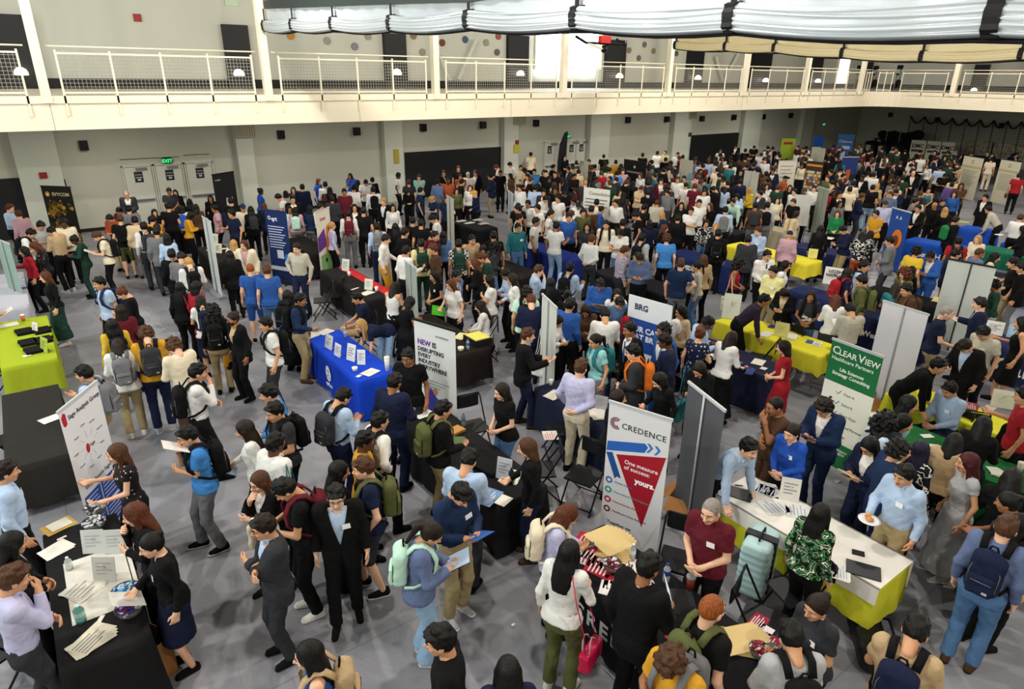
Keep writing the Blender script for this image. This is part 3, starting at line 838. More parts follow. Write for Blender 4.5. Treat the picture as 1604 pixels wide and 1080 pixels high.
        MB().box((xm-.11, WY-.069, 1.86), (xm+.11, WY-.066, 1.88)).box((xm-.11, WY-.069, 1.76), (xm+.11, WY-.066, 1.79)).box((xm-.05, WY-.069, 1.66), (xm+.06, WY-.066, 1.73)).build('notice_print', mat('notice_print', '#b9bcbf', .6), nn)
    # transom panel lines
    t = MB()
    for y0, xa, xb in ((250, 187, 280), (243, 287, 327)):
        A = aty(xa, y0, WY); B = aty(xb, y0-4, WY); t.box((A[0], WY-.015, A[2]-.02), (B[0], WY-.001, A[2]))
    S(t.build('trim_3', M_dark))
    # exit signs
    green = mat('exit_green', '#35e07c', .5, emis=1.6)
    for i, (px, py, ws) in enumerate(((262, 252, 'above the middle of three doors'), (890, 214, 'above the doors beside the feather flag'), (1291, 195, 'above the far corner doors'))):
        A = aty(px, py, WY-.16); r = empty('exit_sign', (A[0], WY-.12, A[2])); tag(r, 'green lit EXIT sign '+ws, 'exit sign')
        MB().box((-.17, -.03, -.10), (.17, .03, .10)).build('sign_box', mat('exit_dark', '#0c3a24', .5, emis=.15), r)
        text('EXIT', .17, TR(0, -.034, -.06) @ RX(90), green, r, 'lettering', 'CENTER', bold=.004)
    # wall speakers under the balcony
    for px, py in ((131, 228), (440, 211), (559, 206), (663, 200), (757, 196), (840, 193), (984, 188), (1045, 187), (1100, 186), (1150, 184), (1196, 183), (1239, 181)):
        A = aty(px, py, WY-.12); r = empty('wall_speaker', (A[0], WY-.12, A[2])); tag(r, 'small black speaker box high on the wall under the balcony', 'speaker', 'black speaker boxes under the balcony')
        MB().box((-.13, -.10, -.16), (.13, .12, .16)).build('speaker_box', M_black, r); MB().box((-.11, -.108, -.14), (.11, -.10, .14)).build('speaker_grille', M_blackm, r)
    for px, py in ((1318, 180), (1395, 180), (1468, 188), (1569, 197)):
        A = atx(px, py, WX-.12); r = empty('wall_speaker', (WX-.12, A[1], A[2])); tag(r, 'small black speaker box on the far wall under the balcony', 'speaker', 'black speakers on the far wall')
        MB().box((-.10, -.13, -.16), (.12, .13, .16)).build('speaker_box', M_black, r)
    # caged clocks / light boxes
    for px, py, w, lab in ((383, 206, .36, 'wire-caged box high on the pier by the three doors'), (814, 188, .34, 'wire-caged box on the pier beside the wide black pad'), (1085, 181, .3, 'grey box high on the wall above the small horn')):
        A = aty(px, py, WY-.40); r = empty('caged_clock', (A[0], WY-.40, A[2])); tag(r, lab, 'caged clock')
        MB().box((-w, -.02, -w*.62), (w, .05, w*.62)).build('clock_case', mat('clock_face', '#c4bfa2', .6), r)
        g = MB()
        for k in range(9): g.box((-w+k*w/4-.006, -.06, -w*.62), (-w+k*w/4+.006, -.05, w*.62))
        for k in range(6): g.box((-w, -.062, -w*.62+k*w*.248-.005), (w, -.052, -w*.62+k*w*.248+.005))
        g.build('cage_wire', mat('cage_wire', '#55524a', .5), r)
    for px, py, c, w, h, lab in ((68, 275, '#8d2320', .11, .10, 'red fire alarm on the pier above the black and gold banner'), (621, 245, '#a8983a', .12, .30, 'black and yellow notice on the pier left of the wide black pad'),
        (810, 223, '#7c2a2a', .10, .10, 'small red alarm on the pier above the yellow notice'), (809, 233, '#b7a93a', .16, .20, 'yellow notice on the pier below the small red alarm'), (1081, 211, '#3a3430', .12, .12, 'small horn at the edge of the far black pad')):
        A = aty(px, py, WY-.38); o = MB().box((A[0]-w, WY-.40, A[2]-h), (A[0]+w, WY-.352, A[2]+h)).build('wall_notice' if 'notice' in lab else 'wall_alarm', mat('c'+c[1:], c, .6)); tag(o, lab, 'notice' if 'notice' in lab else 'alarm')
    A = aty(215, 28, WY); tag(MB().box((A[0]-.12, WY-.06, A[2]-.12), (A[0]+.12, WY-.001, A[2]+.12)).build('wall_alarm', mat('alarm_red', '#8e2a28', .5)), 'small red alarm on the blank upper wall', 'alarm')
    A = aty(362, 5, WY); tag(MB().box((A[0]-.22, WY-.06, A[2]-.09), (A[0]+.22, WY-.001, A[2]+.09)).build('wall_sign', mat('sign_pale', '#b9cbb5', .5)), 'pale green-white sign high on the upper wall', 'sign')
    # black wall pads with dome lamps on the upper wall
    lampm = mat('lamp_glow', '#fff1dc', .5, emis=9)
    for px0, px1, y, lx, ly in ((-40, 45, 20, 32, 111), (345, 385, 38, 372, 113), (598, 632, 52, 619, 112), (793, 825, 55, 812, 114), (948, 978, 62, 967, 118), (1076, 1100, 80, 1090, 121), (1178, 1207, 82, 1196, 125), (1268, 1287, 90, 1278, 126)):
        A, B = aty(px0, y, WY), aty(px1, y, WY)
        o = MB().box((A[0], WY-.22, ZT), (B[0], WY-.002, A[2])).build('column_pad', M_black); tag(o, 'tall black column pad on the upper wall behind the railing', 'column pad', 'black column pads on the upper wall')
        l = aty(lx, ly, WY-.30); r = empty('dome_lamp', (l[0], WY-.42, l[2]-.12)); tag(r, 'small white dome lamp low on a black column pad', 'lamp', 'dome lamps behind the railing')
        MB().lathe((0, -.05, 0), [(.19, 0), (.185, .08), (.15, .16), (.08, .21), (.001, .225)], 14).build('lamp_shade', lampm, r, True)
        MB().cyl((0, -.05), .17, -.02, .0, 12).build('lamp_base', M_gm, r)
    # windows of the upper wall
    glow = mat('daylight_pane', '#f3f8ff', .5, emis=4.5)
    for n, (x0, y0, x1, y1) in enumerate(((841, 50, 879, 106), (889, 50, 939, 106), ), 1):
        A = aty(x0, y0, WY-.05); B = aty(x1, y1, WY-.05)
        w = S(MB().box((A[0], WY-.05, B[2]), (B[0], WY-.02, A[2]+.6)).build('window_%d' % n, glow))
        MB().box((A[0]-.09, WY-.12, B[2]-.1), (A[0], WY-.02, A[2]+.6)).box((B[0], WY-.12, B[2]-.1), (B[0]+.09, WY-.02, A[2]+.6)).box((A[0], WY-.12, B[2]-.1), (B[0], WY-.02, B[2])).build('window_frame', M_white, w)
    A = atx(1309, 93, WX); B = atx(1326, 140, WX)
    A = aty(1311, 115, WY-.05); B = aty(1327, 115, WY-.05); A = np.array([A[0], A[1], 6.6])
    w = S(MB().box((A[0], WY-.05, ZT+.1), (B[0], WY-.02, A[2]+.6)).build('window_3', glow))
    MB().box((A[0]-.12, WY-.12, ZT), (A[0], WY-.02, A[2]+.6)).box((B[0], WY-.12, ZT), (B[0]+.12, WY-.02, A[2]+.6)).build('window_frame', M_white, w)
    # round plaques on the upper wall
    for px, py, c in ((456, 56, '#b4822e'), (513, 64, '#8b8d86'), (556, 73, '#7d7a86'), (577, 57, '#8e8a7a'), (648, 56, '#7d6a4a'), (662, 82, '#8c8578'), (693, 67, '#6b3c32'), (729, 62, '#40506c'), (762, 67, '#8b8a80'), (779, 82, '#55565c'), (781, 57, '#8b4a3a'),
                      (986, 79, '#7c7568'), (1010, 70, '#6c6658'), (1024, 80, '#857a60'), (1001, 91, '#6b6658'), (1060, 84, '#5c5a50')):
        A = aty(px, py, WY-.04); r = MB().tube([(A[0], WY-.05, A[2]), (A[0], WY-.002, A[2])], .15, 14).build('round_plaque', mat('plaque_'+c[1:], c, .6)); tag(r, 'small round plaque high on the upper wall', 'plaque', 'round plaques on the upper wall')
    # diagonal braces
    for n, (a, b) in enumerate((((746, 62), (718, 125)), ((690, 88), (704, 125)), ((1157, 84), (1135, 126)), ((1122, 88), (1132, 126)))):
        A, B = aty(*a, WY-.25), aty(*b, WY-.25); S(MB().tube([tuple(A), tuple(B)], .09, 8).build('brace_beam', M_pier))
    build_far()
    build_curtains()
    build_lamps()
def build_lamps():
    lm = mat('high_bay_glow', '#fff0d8', .5, emis=28)
    sh = mat('high_bay_shell', '#55585c', .4, metal=.5)
    lab = 'round high bay lamp hanging from the ceiling'
    for X in (-4, 4.2, 13, 23, 34):
        for Y in (-2.5, 6.5, 15.5):
            if X > 20 and Y < 0: pass
            r = empty('pendant_lamp', (X, Y, 9.3)); tag(r, lab, 'ceiling lamp', 'high bay lamps')
            MB().lathe((0, 0, 0), [(.30, 0), (.28, .12), (.16, .30), (.10, .42), (.001, .44)], 14).build('lamp_shade', sh, r, True)
            MB().cyl((0, 0), .26, -.012, .0, 14).build('lamp_lens', lm, r)
            MB().cyl((0, 0), .012, .42, 1.2, 6).build('lamp_rod', M_gm, r)
            l = bpy.data.lights.new('bay_light', 'POINT'); l.shadow_soft_size = .13; l.energy = 1130 if X < 15 else 1200; l.color = (1, .925, .82)
            o = bpy.data.objects.new('bay_light', l); COL.objects.link(o); o.location = (X, Y, 8.95)
    # daylight through the tall windows
    for px in (860, 914):
        A = aty(px, 80, WY); l = bpy.data.lights.new('window_light', 'AREA'); l.shape = 'RECTANGLE'; l.size = 1.8; l.size_y = 2.2; l.energy = 160; l.color = (.85, .93, 1)
        o = bpy.data.objects.new('window_light', l); COL.objects.link(o); o.location = (A[0], WY-.2, 6.6); o.rotation_euler = (radians(90), 0, 0)
    tube = mat('fill_glow', '#fff3e0', .5, emis=5)  # added fill lights under the balcony, there to brighten the lower wall
    for X in range(-6, 40, 6):
        r = empty('added_fill_fixture', (X+2.6, 24.6, ZL-.09)); tag(r, 'long shallow added fill light under the balcony', 'ceiling lamp', 'added fill lights under the balcony')
        MB().box((-.62, -.10, 0), (.62, .10, .085)).build('fill_body', M_white, r); MB().box((-.58, -.07, -.012), (.58, .07, 0)).build('fill_lens', tube, r)
        l = bpy.data.lights.new('fill_light', 'AREA'); l.shape = 'RECTANGLE'; l.size = 1.1; l.size_y = .14; l.energy = 105; l.color = (1, .93, .80)
        o = bpy.data.objects.new('fill_light', l); COL.objects.link(o); o.location = (X+2.6, 24.6, ZL-.12)
    # assumed tall windows, added to the near end wall beyond the frame: cool fill on the first bays
    gl = mat('daylight_pane', '#f3f8ff', .5, emis=4.5)  # added panes borrow the glow of the upper-wall windows
    for k, Y in enumerate((6, 13, 20.5)):
        assumed_window = S(MB().box((XMIN+.001, Y-1.5, 5.4), (XMIN+.04, Y+1.5, 8.6)).build('window_%d' % (k+4), gl)); MB().box((XMIN+.001, Y-1.6, 5.3), (XMIN+.12, Y-1.5, 8.7)).box((XMIN+.001, Y+1.5, 5.3), (XMIN+.12, Y+1.6, 8.7)).box((XMIN+.001, Y-1.6, 5.3), (XMIN+.12, Y+1.6, 5.4)).build('window_frame', M_white, assumed_window)
        l = bpy.data.lights.new('window_light', 'AREA'); l.shape = 'RECTANGLE'; l.size = 3; l.size_y = 3; l.energy = 420; l.color = (.70, .90, .96)  # added cool fill light, one per assumed window
        o = bpy.data.objects.new('window_light', l); COL.objects.link(o); o.location = (XMIN+.3, Y, 7); o.rotation_euler = (0, radians(-72), 0)
    w = bpy.data.worlds.new('world'); SC.world = w; w.use_nodes = True
    w.node_tree.nodes['Background'].inputs[0].default_value = (.75, .85, 1, 1); w.node_tree.nodes['Background'].inputs[1].default_value = .4
def build_curtains():
    vin = mat('white_vinyl', '#b4bcc2', .16, spec=.6, bump=.25, bscale=1.2)
    cream = mat('cream_vinyl', '#c0b48e', .35, spec=.5, bump=.2, bscale=1.2)
    strap = mat('black_webbing', '#0f1012', .7)
    def curtain(name, X, ys, zb, ztr, m, lab, bundle=.27, track=True):
        root = empty(name, (X, 0, 0)); tag(root, lab, 'divider curtain')
        def zf(tab, y): return float(np.interp(-y, [-t[0] for t in tab], [t[1] for t in tab]))
        Y0, Y1 = ys[0], ys[-1]; N = 160
        Y = [Y0+(Y1-Y0)*i/N for i in range(N+1)]
        # hanging sheet
        s = MB(); b = 0
        for y in Y:
            k = min(range(len(ys)-1), key=lambda q: 0 if ys[q] >= y >= ys[q+1] else 9); u = (ys[k]-y)/(ys[k]-ys[k+1])
            sag = .05*sin(pi*min(max(u, 0), 1))
            zt = zf(ztr, y); z0 = zf(zb, y)+bundle-sag
            for t in range(5):
                z = z0+(zt-z0)*t/4; s.v.append((.06*sin(pi*u)*(1-t/4)+.012*sin(y*9), y, z))
        for i in range(N):
            for t in range(4):
                a = i*5+t; s.f.append((a, a+1, a+6, a+5)); s.m.append(0)
        s.build('curtain_sheet', m, root, True)
        # gathered folds at the bottom
        f = MB(); n = 40
        for y in Y:
            k = min(range(len(ys)-1), key=lambda q: 0 if ys[q] >= y >= ys[q+1] else 9); u = min(max((ys[k]-y)/(ys[k]-ys[k+1]), 0), 1)
            sag = .05*sin(pi*u); wd = .15+.05*sin(pi*u)**.6; z0 = zf(zb, y)-sag
            for j in range(n):
                a = 2*pi*j/n; ca, sa = cos(a), sin(a)
                t = .5+.5*sa; sq = (1 if ca > 0 else -1)*abs(ca)**.35
                fold = .72+.30*abs(sin(pi*5*t+(.4 if ca > 0 else 0)))
                f.v.append((sq*wd*fold, y, z0+bundle*t*(1+.05*sin(y*2.1+j))))
        for i in range(N):
            for j in range(n):
                f.f.append((i*n+j, i*n+(j+1) % n, (i+1)*n+(j+1) % n, (i+1)*n+j)); f.m.append(0)
        f.f.append(tuple(range(n-1, -1, -1))); f.m.append(0); f.f.append(tuple(N*n+j for j in range(n))); f.m.append(0)
        f.build('gathered_folds', m, root, True)
        # ridges between the folds
        for y in ys[:-1]:
            z = zf(zb, y); zt = zf(ztr, y)
            p = MB(); pts = [((1 if cos(a) > 0 else -1)*abs(cos(a))**.4*(.165+.02*sin(a*9)), y, z+bundle*.5+sin(a)*(bundle*.56)) for a in [2*pi*i/20 for i in range(20)]]
            for i, q in enumerate(pts):
                q2 = pts[(i+1) % 20]; p.face([(q[0], y-.06, q[2]), (q2[0], y-.06, q2[2]), (q2[0], y+.06, q2[2]), (q[0], y+.06, q[2])])
                c = (0, y, z+bundle*.5); e = .92
                g = lambda v: (v[0]*e, v[1], c[2]+(v[2]-c[2])*e)
                a0, a1 = (q[0], y-.06, q[2]), (q2[0], y-.06, q2[2]); p.face([g(a0), g(a1), a1, a0]); a0, a1 = (q[0], y+.06, q[2]), (q2[0], y+.06, q2[2]); p.face([a0, a1, g(a1), g(a0)])
            p.build('gathering_strap', strap, root)
            q = MB().box((-.10, y-.05, z+bundle), (-.085, y+.05, z+bundle+(zt-z-bundle)*.9)); 
            MB().box((-.03, y-.035, z+bundle*.95), (-.018, y+.035, zt), M=Matrix.Translation((-.05, 0, 0))).build('lift_strap', strap, root)
        bt = MB(); bt.tube([(0, y, zf(zb, y)-.05*sin(pi*min(max((ys[min(range(len(ys)-1), key=lambda q: 0 if ys[q] >= y >= ys[q+1] else 9)]-y)/2.5, 0), 1))-.01) for y in Y[::4]], .022, 6)
        bt.build('bottom_binding', strap, root, True)
        if track:
            t = MB()
            for y0, y1 in zip(Y[::8], Y[8::8]):
                a, c = zf(ztr, y0), zf(ztr, y1)
                for q in (((-.05, y0, a), (-.05, y1, c), (-.05, y1, c+.20), (-.05, y0, a+.20)), ((.05, y0, a), (.05, y0, a+.20), (.05, y1, c+.20), (.05, y1, c)), ((-.05, y0, a), (.05, y0, a), (.05, y1, c), (-.05, y1, c)), ((-.05, y0, a+.2), (-.05, y1, c+.2), (.05, y1, c+.2), (.05, y0, a+.2))): t.face(q)
            t.build('curtain_track', mat('track_dark', '#26302f', .5), root)
            for y in ys[:-1]:
                MB().cyl((0, y), .012, zf(ztr, y)+.18, ZC, 6).build('hanger_rod', M_gm, root)
    curtain('divider_curtain', 6.3, [19.75, 17.6, 15.1, 12.35, 9.7, 7.15, 4.75, 2.35, -.1, -2.5], [(19.8, 6.41), (15.1, 6.25), (12.3, 6.13), (9.7, 6.06), (7.1, 5.95), (4.7, 5.83), (2.3, 5.71), (-3, 5.6)], [(19.8, 6.95), (12.3, 6.58), (9.7, 6.44), (7, 6.5), (-3, 7.0)], vin, 'large white divider curtain gathered up with black straps overhead')
    curtain('divider_curtain', 20.5, [17.9, 15.7, 13.8, 11.5, 9.25, 6.95, 4.7, 2.4], [(18, 6.36), (13.8, 6.18), (11.4, 5.99), (9.2, 5.88), (6.9, 5.90), (2, 5.92)], [(18, 6.75), (13, 7.2), (2, 8.5)], cream, 'smaller cream divider curtain with black straps beyond the large white one', .26)
    # folded basketball hoop frame by the windows
    r = empty('folded_hoop'); tag(r, 'black and white folded basketball backboard frame in front of the windows', 'basketball hoop')
    Y = 21.5
    P = lambda x, y: tuple(aty(x, y, BY-.8))
    MB().tube([P(902, 57), P(918, 67), P(980, 70), P(966, 62)], .05, 6).build('hoop_frame', M_blackm, r)
    MB().tube([P(920, 67), P(944, 77)], .05, 6).build('hoop_arm', M_white, r)
    MB().sph(P(946, 77), .13).build('hoop_motor', M_blackm, r, True)
    MB().box(tuple(np.array(P(947, 62))-[.22, .1, .12]), tuple(np.array(P(947, 62))+[.22, .1, .12])).build('hoop_box', mat('red_box', '#c7281e', .4), r)
    MB().tube([P(980, 70), (P(980, 70)[0], P(980, 70)[1], ZC)], .02, 6).build('hoop_cable', M_gm, r)
def build_far():
    # net and rope at the far wall, weight area, murals
    rope = mat('net_rope', '#2c2822', .9)
    r = empty('ball_net'); tag(r, 'long dark ball net drawn back in loops along the far wall', 'net')
    X = WX-.8
    ys = [atx(px, 190, X)[1] for px in range(1425, 1640, 22)]; zt = 3.0
    m = MB()
    for a, b in zip(ys, ys[1:]):
        m.tube([(X, a+(b-a)*t/6, zt-.45*sin(pi*t/6)) for t in range(7)], .06, 5)
    m.build('net_swag', rope, r, True)
    for y in ys: MB().tube([(X, y, zt), (X+.1, y-.1, .4)], .025, 4).build('net_cord', rope, r)
    n = MB()
    y = ys[0]
    while y > ys[-1]:
        n.box((X+.02, y, .8), (X+.03, y+.015, zt-.2)); y -= .16
    z = .8
    while z < zt-.2: n.box((X+.02, ys[-1], z), (X+.03, ys[0], z+.012)); z += .16
    n.build('net_mesh', mat('net_thread', '#4a443a', .9), r)
    # pale displays against the far wall
    disp = ramp_mat('display_print', 'noise', ['#9aa79a', '#c9c4ae', '#a8a081', '#d6d2c0'], 5)
    for x0, x1, y0, y1, lab in ((1514, 1553, 219, 243, 'pale patterned mural panel on the far wall beside the pier'), (1556, 1602, 224, 250, 'pale patterned mural panel at the end of the far wall')):
        A, B = atx(x0, y0, WX-.05), atx(x1, y1, WX-.05); o = MB().box((WX-.08, B[1], B[2]), (WX-.01, A[1], A[2])).build('mural_panel', disp); tag(o, lab, 'mural')
        o = MB().box((WX-.12, B[1], 0), (WX-.02, A[1], B[2]-.1)).build('wall_pad', M_black); tag(o, 'low black pad below '+lab, 'wall pad')
    # punching bag area: black padded racks with bags
    fr = empty('equipment_rack'); tag(fr, 'low black rack behind the hanging bags in the far corner', 'equipment rack')
    c0 = atx(1360, 225, 49.8)*[1, 1, 0]; c1 = atx(1424, 225, 49.8)*[1, 1, 0]; dd = (c1-c0); L = float(np.hypot(dd[0], dd[1])); fr.location = (c0[0]+1.0, c0[1], 0); fr.rotation_euler = (0, 0, math.atan2(dd[1], dd[0]))
    for x in (0, L/2, L):
        for y in (0, .9): MB().box((x-.05, y-.05, 0), (x+.05, y+.05, 1.5)).build('rack_post', M_blackm, fr)
    MB().box((-.1, -.1, 1.42), (L+.1, 1.0, 1.5)).build('rack_shelf', M_blackm, fr); MB().box((-.1, .9, .1), (L+.1, .96, 1.45)).build('rack_panel', M_black, fr)
    shield = mat('shield_print', '#b9b9b4', .6)
    for k, px in enumerate((1366, 1386, 1407)):
        p = atx(px, 225, 49.8); g = empty('hanging_bag', (p[0], p[1], .12), math.atan2(dd[1], dd[0])); tag(g, 'black hanging heavy bag with a pale shield mark', 'heavy bag', 'heavy bags before the black rack')
        MB().lathe((0, 0, 0), [(.001, 0), (.42, .06), (.46, .5), (.44, 1.2), (.001, 1.3)], 14).build('bag_body', M_black, g, True)
        q = MB(); q.face([(-.17, -.475, 1.0), (.17, -.475, 1.0), (.17, -.475, .72), (0, -.475, .55), (-.17, -.475, .72)]); q.build('bag_emblem', shield, g)
        MB().cyl((0, 0), .02, 1.3, 2.2, 5).build('bag_chain', M_gm, g)
    rnd = random.Random(4)
    for k in range(7):
        t = (k+.5)/7; p = c0+dd*t; s = .30+.16*rnd.random()
        o = MB().sph((0, 0, s*.8), (s*1.1, s, s*.8), 10).build('gym_bag', mat('bag_cloth_dark', '#101115', .8), None, True); o.location = (p[0]+1.4, p[1], 1.5); tag(o, 'dark rounded bag heaped on top of the low black rack', 'bag', 'dark bags on top of the rack')
    # white boxes with black lettering
    for k, (x0, x1) in enumerate(((1428, 1452), (1453, 1475), (1476, 1497))):
        A = atx(x0, 219+k*1.6, 50); B = atx(x1, 219+k*1.6, 50); g = empty('white_display', (50, 0, 0)); tag(g, 'tall white display panel with black lettering, number %d of three from the rack' % (k+1), 'display panel')
        g['label'] = ['tall white display panel with black lettering, nearest the black rack', 'tall white display panel with black lettering, middle of the three', 'tall white display panel with black lettering, farthest from the rack'][k]
        MB().box((0, B[1], .0), (.1, A[1]-.03, A[2])).build('panel_board', mat('board_white', '#cfcbbb', .7), g)
        MB().box((-.01, B[1]+.08, A[2]-.75), (0, A[1]-.12, A[2]-.6)).box((-.01, B[1]+.08, .1), (0, A[1]-.12, .4)).build('panel_print', mat('print_brown', '#4a3a34', .7), g)
        text('DMC', .34, TR(-.01, (A[1]+B[1])/2, A[2]-.48) @ RZ(-90) @ RX(90), M_dark, g, 'lettering', 'CENTER', bold=.01)
    # exercise bikes and dark machines behind the upper railing
    for px, py, lab in ((1342, 130, 'upright exercise machine by the tall bright window'), (1368, 128, 'exercise machine behind the railing near the corner'), (1403, 138, 'lone exercise bike on the track before the pale wall')):
        A = atx(px, py, 47.5) if px > 1380 else aty(px, py, 25.5); g = empty('exercise_bike', (A[0], A[1], ZT)); tag(g, lab, 'exercise bike')
        MB().box((-.5, -.05, 0), (.5, .05, .08)).box((-.5, -.25, 0), (-.4, .25, .06)).box((.4, -.25, 0), (.5, .25, .06)).build('bike_base', M_gm, g)
        MB().tube([(-.3, 0, .05), (-.15, 0, .9)], .04, 6).build('seat_post', M_gm, g); MB().sph((-.13, 0, .95), (.16, .1, .06)).build('bike_seat', M_blackm, g, True)
        MB().tube([(.3, 0, .05), (.2, 0, 1.2), (.05, .0, 1.3)], .04, 6).build('handle_post', M_gm, g); MB().box((.0, -.18, 1.25), (.06, .18, 1.5)).build('bike_console', M_blackm, g)
        MB().tube([(.2, -.06, .4), (.2, .06, .4)], .24, 16).build('flywheel', M_blackm, g)
    A, B = aty(1354, 97, WY), aty(1386, 120, WY); tag(MB().box((A[0], WY-.2, ZT), (B[0], WY-.002, A[2])).build('column_pad', M_black), 'wide dark panel on the upper wall behind the exercise machines', 'wall pad')
    A = atx(1545, 101, WX-.05)
    o = MB().box((WX-.2, atx(1553, 101, WX)[1], ZT), (WX-.01, atx(1530, 101, WX)[1], A[2])).build('column_pad', M_black); tag(o, 'black column pad on the far upper wall', 'column pad')
    l = atx(1527, 141, WX-.3); g = empty('dome_lamp', (WX-.45, l[1], l[2]-.1)); tag(g, 'small white dome lamp on the far upper wall', 'lamp')
    MB().lathe((0, 0, 0), [(.19, 0), (.185, .08), (.15, .16), (.08, .21), (.001, .225)], 14).build('lamp_shade', mat('lamp_glow', '#fff1dc', .5, emis=9), g, True)
PK = None
# ------------------------------------------------------------------ tables, banners, chairs and what lies on them
def paint(hexc, rough=.7, emis=0): return mat('paint_'+hexc[1:]+('e' if emis else ''), hexc, rough, emis=emis)
def table(x0, x1, y0, y1, hexc, lab, drop=.62, legs=True, runner=None, cat='table', H=.75, front=None):
    cx, cy = (x0+x1)/2, (y0+y1)/2; w, l = (x1-x0)/2, (y1-y0)/2
    r = empty('trade_table', (cx, cy, 0)); tag(r, lab, cat)
    MB().box((-w+.02, -l+.02, H-.045), (w-.02, l-.02, H-.012)).build('tabletop', mat('table_board', '#c9c4b8', .6), r)
    for sx in (-1, 1):
        for sy in (-1, 1):
            MB().tube([(sx*(w-.10), sy*(l-.14), H-.04), (sx*(w-.09), sy*(l-.10), .0)], .014, 6).build('leg', M_gm, r)
    # cloth: draped skirt with soft pleats
    def skirt(mname, m, zt, zb, grow, xlim=None):
        s = MB(); pts = []
        n = int(max(w, l)*26); P = []
        per = [(-w, -l), (w, -l), (w, l), (-w, l)]
        for (a, b), (c, d) in zip(per, per[1:]+per[:1]):
            k = max(4, int(math.hypot(c-a, d-b)*13))
            for i in range(k): P.append((a+(c-a)*i/k, b+(d-b)*i/k))
        N = len(P); rows = 7; rd = random.Random(int(cx*100+cy*10))
        ph = [rd.random()*6 for _ in range(3)]
        for t in range(rows):
            f = t/(rows-1); z = zt-(zt-zb)*f
            for i, (a, b) in enumerate(P):
                u = i*.9
                amp = (.018*sin(u*.8+ph[0])+.014*sin(u*1.7+ph[1]))*f*grow
                nx = (1 if a >= w-.001 else -1 if a <= -w+.001 else 0); ny = (1 if b >= l-.001 else -1 if b <= -l+.001 else 0)
                e = .012+amp+.03*f*grow
                if nx and ny: e = e*.75+.02*f
                s.v.append((a+nx*e, b+ny*e, z+(.03*f*(0 if not(nx and ny) else -1) if zb > .15 else 0)))
        for t in range(rows-1):
            for i in range(N):
                s.f.append((t*N+i, (t+1)*N+i, (t+1)*N+(i+1) % N, t*N+(i+1) % N)); s.m.append(0)
        s.f.append(tuple(range(N))[::1]); s.m.append(0)
        return s.build(mname, m, r, True)
    c = mat('tablecloth_'+hexc[1:], hexc, .85, noise=.05, nscale=2, bump=.4, bscale=7, spec=.12)
    o = skirt('tablecloth', c, H, H-drop, 1)
    for p in o.data.polygons:
        if len(p.vertices) > 4: p.use_smooth = False
    if runner:
        rc_, rx0, rx1, ry0, ry1, dl, dr = runner
        s = MB(); m2 = mat('runner_'+rc_[1:], rc_, .8, bump=.3, bscale=6)
        X0, X1, Y0, Y1 = rx0-cx, rx1-cx, ry0-cy, ry1-cy
        s.box((X0, Y0, H+.001), (X1, Y1, H+.005))
        if dl: s.box((-w-.036, Y0, H-dl), (-w-.026, Y1, H+.005)); s.box((-w-.036, Y0, H+.001), (X0+.01, Y1, H+.005))
        if dr: s.box((w+.026, Y0, H-dr), (w+.036, Y1, H+.005)); s.box((X1-.01, Y0, H+.001), (w+.036, Y1, H+.005))
        s.build('table_runner', m2, r)
    r['w'] = w; r['l'] = l
    return r
def front_text(tb, body, size, y, z, m, al='CENTER', name='lettering', sp=1.0, bold=.006):
    """lettering on the long side facing the camera (-X side)"""
    return text(body, size, TR(-tb['w']-.062, y, z) @ RZ(-90) @ RX(90), m, [c for c in tb.children if c.name.startswith('tablecloth')][0], name, al, sp, bold)
def onto(px, py, z=.752): p = atz(px, py, z); return float(p[0]), float(p[1])
NP = [0]
def paper(px, py, w=.21, l=.28, rz=0, col='#e6e3da', lab=None, z=.752, n=1, name='paper_sheet', pr=None, h=.003):
    x, y = onto(px, py, z)
    o = MB(); 
    for k in range(n): o.box((-w/2+.01*k, -l/2+.006*k, k*h), (w/2+.01*k, l/2+.006*k, k*h+h*.9), M=RZ(rz+k*7))
    if pr:
        q = len(o.v)
        for k in range(5): o.box((-w*.38, l*.30-k*l*.15, n*h), (w*(.38 if k % 2 else .2), l*.30-k*l*.15+l*.06, n*h+.0006), 1, RZ(rz+(n-1)*7))
    b = o.build(name, [paint(col, .8), paint(pr or '#555555', .8)]); b.location = (x, y, z+.006)
    tag(b, lab, 'paper' if 'sheet' in name else name.split('_')[-1], name.replace('_', ' ')+' pieces of the same booth' if lab.startswith(('black pen scattered', 'small colourful')) else None); return b
def bottle(px, py, lab, body='#cfdde2', cap='#2d5fb0', h=.20, r=.032, z=.752, name='water_bottle', cat='bottle'):
    x, y = onto(px, py, z); g = empty(name, (x, y, z+.005)); tag(g, lab, cat)
    MB().lathe((0, 0, 0), [(.001, 0), (r, .004), (r, h*.35), (r*.9, h*.4), (r, h*.45), (r, h*.72), (r*.4, h*.9), (r*.4, h*.93)], 12).build('bottle_body', mat('bottle_'+body[1:], body, .12, trans=.55, spec=.6), g, True)
    MB().cyl((0, 0), r*.45, h*.92, h, 10).build('bottle_cap', paint(cap, .4), g)
    MB().cyl((0, 0), r*1.02, h*.42, h*.66, 12).build('bottle_label', paint(cap, .5), g)
def cup(px, py, lab, c='#e8e6e0', h=.12, r=.04, lid='#ece9e2', z=.752, name='paper_cup', cat='cup'):
    x, y = onto(px, py, z); g = empty(name, (x, y, z+.005)); tag(g, lab, cat, 'badge tins on the lettered navy table' if 'tin' in name else None)
    MB().lathe((0, 0, 0), [(.001, 0), (r*.75, .002), (r, h), (r*.93, h), (.001, h*.9)], 14).build('cup_body', paint(c, .5), g, True)
    if lid: MB().lathe((0, 0, h), [(r*1.06, -.005), (r*1.06, .008), (r*.8, .014), (.001, .012)], 14).build('cup_lid', paint(lid, .4), g, True)
    return g
